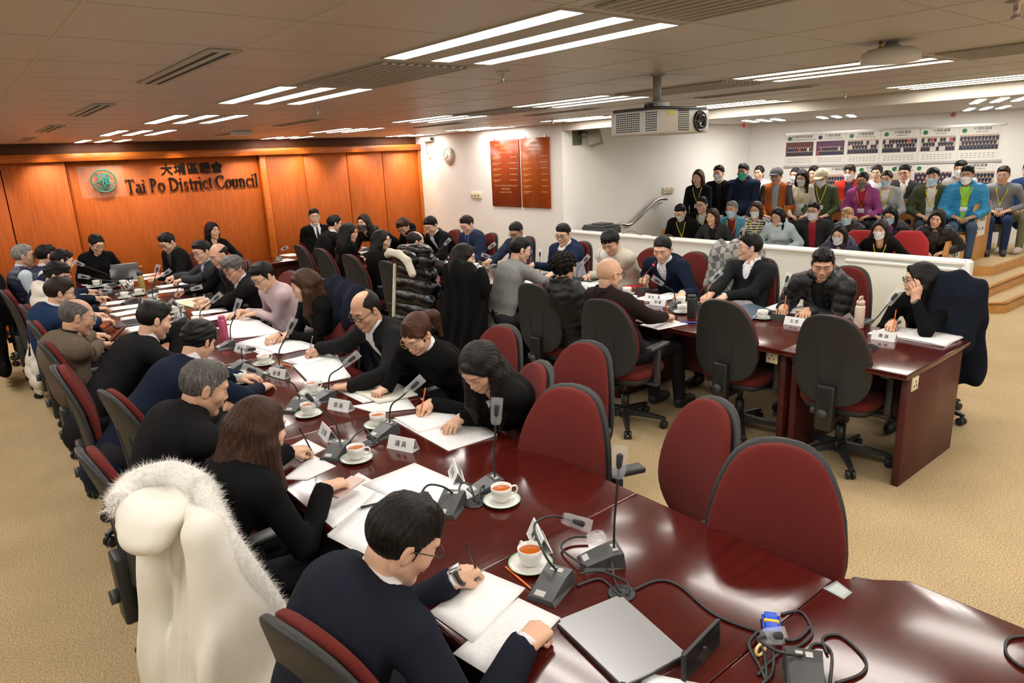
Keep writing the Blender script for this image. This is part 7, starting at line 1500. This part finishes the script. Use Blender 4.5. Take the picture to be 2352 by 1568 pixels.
mb = MB(); p = atz(1747, 1490, .765); mb.tube([(.022*math.cos(t), .010*math.sin(t)*.4, .012+.012*math.sin(t)) for t in np.linspace(0, 2*PI, 17)[:-1]], .004, 6, closed=True); ob = mb.build('cable_tie', mat('yellow_tie', (.70, .58, .22), .6), None, loc=(p[0], p[1], .752)); tag(ob, 'pale yellow tie round the coiled cable', 'cable tie')
mic(1850, 1540, 0, 0, yaw=215, path=[(-.05, .05, .08), (-.02, .12, .06), (.05, .12, .03)]); sheet([(1890, 1350), (1922, 1333), (1958, 1360), (1938, 1376)], 'strip of clear grey tape on the table joint', h=.0006, m=mat('grey_tape', (.30, .34, .33), .3), cat='tape', name='tape')
mb = MB(); p = atz(1372, 1248, .80); rr = np.random.RandomState(5); V = [(.035*math.cos(a)*math.sin(b)*(1+.25*rr.rand()), .03*math.sin(a)*math.sin(b)*(1+.25*rr.rand()), .022*math.cos(b)+.022) for b in np.linspace(.15, PI-.15, 6) for a in np.linspace(0, 2*PI, 10)[:-1]]; F_ = [(i*9+j, i*9+(j+1) % 9, (i+1)*9+(j+1) % 9, (i+1)*9+j) for i in range(5) for j in range(9)]; mb.add(V, F_); ob = mb.build('plastic_bag', bagm, None, loc=(p[0], p[1], .800)); tag(ob, 'crumpled clear plastic bag on the second microphone', 'plastic bag')
# bottles
def bottle(px, py, prof, m, label, cat='bottle', lid=None, z=.7505, handle=None):
    p = atz(px, py, z); o = empty('bottle', (p[0], p[1], z)); mb = MB(); mb.lathe(prof, 28); mb.build('bottle_body', m, o)
    if lid: mb = MB(); mb.lathe(lid[0], 28); mb.build('lid', lid[1], o)
    if handle: mb = MB(); mb.tube(spline(handle, 5), .007, 8); mb.build('handle', lid[1], o)
    tag(o, label, cat)
bottle(517, 783, [(.031, 0), (.033, .004), (.033, .03), (.031, .17), (.027, .18), (0, .18)], mat('pink_metal', (.55, .10, .20), .3, metal=.4), 'pink metal flask before the man in the pink shirt', lid=([(.0, .18), (.026, .18), (.027, .20), (.024, .205), (0, .205)], mat('pink_lid', (.50, .10, .18), .4)))
bottle(328, 668, [(.030, 0), (.032, .004), (.032, .17), (.030, .18), (0, .18)], mat('mustard_metal', (.50, .38, .12), .35, metal=.3), 'tall mustard flask with a black lid, far left tables', lid=([(0, .18), (.029, .18), (.031, .19), (.031, .225), (0, .228)], blackp)); bottle(302, 664, [(.036, 0), (.038, .004), (.040, .12), (0, .12)], steel, 'steel travel mug with a black lid beside the mustard flask', 'mug', lid=([(0, .12), (.042, .12), (.042, .145), (0, .15)], blackp))
bottle(1972, 752, [(.032, 0), (.034, .004), (.034, .15), (.030, .165), (0, .165)], mat('cream_bottle', (.66, .55, .44), .4), 'cream bottle with a loop lid before the puffer-jacketed man', lid=([(0, .165), (.028, .165), (.030, .19), (.026, .20), (0, .205)], mat('cream_lid', (.60, .48, .38), .4)), handle=[(.02, 0, .20), (.02, 0, .225), (-.02, 0, .225), (-.02, 0, .20)])
bottle(1588, 728, [(.034, 0), (.036, .004), (.036, .15), (.034, .16), (0, .16)], blackp, 'black thermos standing behind the empty chair, with a looped lid', lid=([(0, .16), (.033, .16), (.034, .18), (0, .185)], blackp), handle=[(.03, 0, .175), (.06, 0, .15), (.06, 0, .05), (.035, 0, .03)]); bottle(1839, 727, [(.030, 0), (.036, .05), (.040, .052), (.038, .05), (.030, .045), (0, .045)], mat('kraft_cup', (.60, .50, .34), .6), 'cream paper cup before the puffer-jacketed man', 'cup')
bottle(254, 678, [(.028, 0), (.034, .09), (.032, .09), (.027, .006), (0, .006)], mat('clear_glass', (.9, .95, .92), .05, trans=.9), 'small clear water glass on a round cork mat, far left', 'glass'); bottle(418, 776, [(.010, 0), (.011, .03), (.008, .035), (.008, .06), (0, .06)], mat('green_glue', (.05, .60, .08), .4), 'small bright green glue bottle beside a cup, left row', 'glue')
# orange pencils and pens in hands
def held(r, g, label, m=orange, tilt=(.1, .1, 1), L=.15):
    if g not in r['hands']: return
    tip, d, m2, l, Wr, fd = r['hands'][g]; p0 = Wr+d*.106-m2*.020+l*.024; p0[2] = max(.758, min(p0[2], .775)); dr = nrm(-d*.45+np.array([0, 0, 1])+np.array(tilt)*.2); pen(p0, dr, label, m, L)
held(r11, -1, 'black and silver pen in the near man\'s hand', blackg); held(r10, -1, 'dark pen held upright by the long brown-haired woman', blackg); held(q1, 1, 'orange pencil in the hand of the long black-haired woman'); held(q2, 1, 'black pen in the hand of the ponytail woman', blackg); held(q3, 1, 'silver pen in the hand of the balding man in black', steel); held(q7, 1, 'black pen held by the bald man with gold print', blackg); held(q6, 1, 'white pen held by the wavy-haired man', whitep); held(s16, 1, 'orange pencil of the bald man in brown fleece'); held(s18, 1, 'orange pencil of the man looking sideways'); held(s20, 1, 'orange pencil of the woman resting her cheek'); held(s15, 1, 'black pen of the man in the cream jacket', blackg); held(s11, 1, 'orange pencil of the balding man in navy'); held(s13, 1, 'orange pencil of the man with round dark glasses'); held(s6, 1, 'orange pencil of the short brown-haired writer'); held(s17, 1, 'orange pencil in the speaking man\'s hand'); held(r5b, -1, 'red pencil in the hand of the round-glasses man'); held(q10, -1, 'pink pencil held by the turtleneck woman', mat('pink_pencil', (.6, .06, .15), .4)); held(s19, 1, 'orange pencil under the hand of the puffer-jacketed man')
for px, py, a, lab in ((1216, 1348, (1160, 1300), 'orange pencil under the nearest saucer'), (1118, 1138, (1064, 1137), 'orange pencil lying beside the second cup'), (668, 839, (640, 834), 'orange pencil end beside the booklet'), (402, 698, (370, 694), 'orange pencil under the yellow notebook'), (1516, 731, (1548, 726), 'orange pencil near the bald man in brown')):
    p = atz(px, py, .755); e_ = atz(*a, .755); d_ = e_-p; pen(np.array([p[0], p[1], .7545]), d_, lab, L=min(.17, max(.06, float(np.linalg.norm(d_)))))
p = atz(828, 1165, .765); pen(np.array([p[0], p[1], .7645]), dirv(-15), 'black marker lying on the sheets behind the near man\'s head', blackp, L=.13, r=.005); p = atz(1563, 740, .755); pen(np.array([p[0], p[1], .7565]), dirv(-60), 'blue and white marker beside the black thermos', mat('blue_marker', (.03, .10, .5), .4), L=.13, r=.006)
# watch of the near man
tip, d, m2, l, Wr, fd = r11['hands'][-1]; mb = MB(); c = Wr+fd*.030; q1_ = nrm(np.cross(fd, UP)); q2_ = np.cross(q1_, fd); off = np.array(r11['root'].location); mb.tube([c+q1_*.031*math.cos(t)+q2_*.026*math.sin(t)-off for t in np.linspace(0, 2*PI, 25)[:-1]], .007, 8, closed=True); w = mb.build('watch', blackp, r11['root']); mb = MB(); cc = c+q2_*.030-off; mb.M = Matrix(((fd[0], q1_[0], q2_[0], cc[0]), (fd[1], q1_[1], q2_[1], cc[1]), (fd[2], q1_[2], q2_[2], cc[2]), (0, 0, 0, 1))); mb.rbox(-.019, .019, -.016, .016, -.004, .006, .004); mb.build('watch_case', steel, w)
# remove unused source objects
for o in (CH0,): pass
# ------------------------------------------------------------------ light
w = bpy.data.worlds.new('world'); SC.world = w; w.use_nodes = True; w.node_tree.nodes['Background'].inputs[0].default_value = (.9, .85, .8, 1); w.node_tree.nodes['Background'].inputs[1].default_value = .02
for i, px in enumerate((-120, 100, 250, 400, 564, 690, 822, 945)):
    X = float(aty(px, 350, 10.9)[0]); X = min(X, 6.5); l = bpy.data.lights.new('downlight', 'SPOT'); l.energy = 24; l.color = (1, .70, .40); l.spot_size = math.radians(95); l.spot_blend = .8; l.shadow_soft_size = .05
    o = bpy.data.objects.new('downlight', l); link(o); o.location = (X, 10.62, 2.45); o.rotation_euler = (math.radians(18), 0, 0)
    e = empty('recessed_downlight', (X, 10.62, ZC)); tag(e, 'small round recessed downlight over the orange wall, %s' % ['beyond the left edge', 'furthest left in view', 'second from the left', 'third from the left', 'above the lettering\'s end', 'fifth from the left', 'sixth from the left', 'last beside the white wall'][i], 'downlight', 'recessed downlights'); mb = MB(); mb.lathe([(.05, 0), (.06, 0), (.06, -.006), (.05, -.008), (.045, -.002), (0, -.001)], 22); mb.build('trim_ring', whitep, e)
vs = SC.view_settings; vs.view_transform = 'Standard'; vs.look = 'None'; vs.exposure = 1.22; vs.gamma = 1; vs.use_curve_mapping = False
SC.cycles.use_denoising = True
try: SC.cycles.denoiser = 'OPENIMAGEDENOISE'
except Exception: pass
SC.cycles.max_bounces = 5; SC.cycles.diffuse_bounces = 3; SC.cycles.glossy_bounces = 2; SC.cycles.transmission_bounces = 3; SC.cycles.transparent_max_bounces = 8; SC.cycles.use_adaptive_sampling = True; SC.cycles.adaptive_threshold = .07; SC.cycles.sample_clamp_indirect = 6; SC.cycles.use_light_tree = True
SC.cycles.caustics_reflective = False; SC.cycles.caustics_refractive = False

# text outlines become plain meshes
dg = bpy.context.evaluated_depsgraph_get()
for o in [q for q in list(bpy.data.objects) if q.type == 'FONT']:
    me = bpy.data.meshes.new_from_object(o.evaluated_get(dg)); nm = o.name.split('.')[0]; pa, ml = o.parent, o.matrix_local.copy(); bpy.data.objects.remove(o)
    if len(me.polygons): n_ = bpy.data.objects.new(nm, me); COL.objects.link(n_); n_.parent = pa; n_.matrix_local = ml
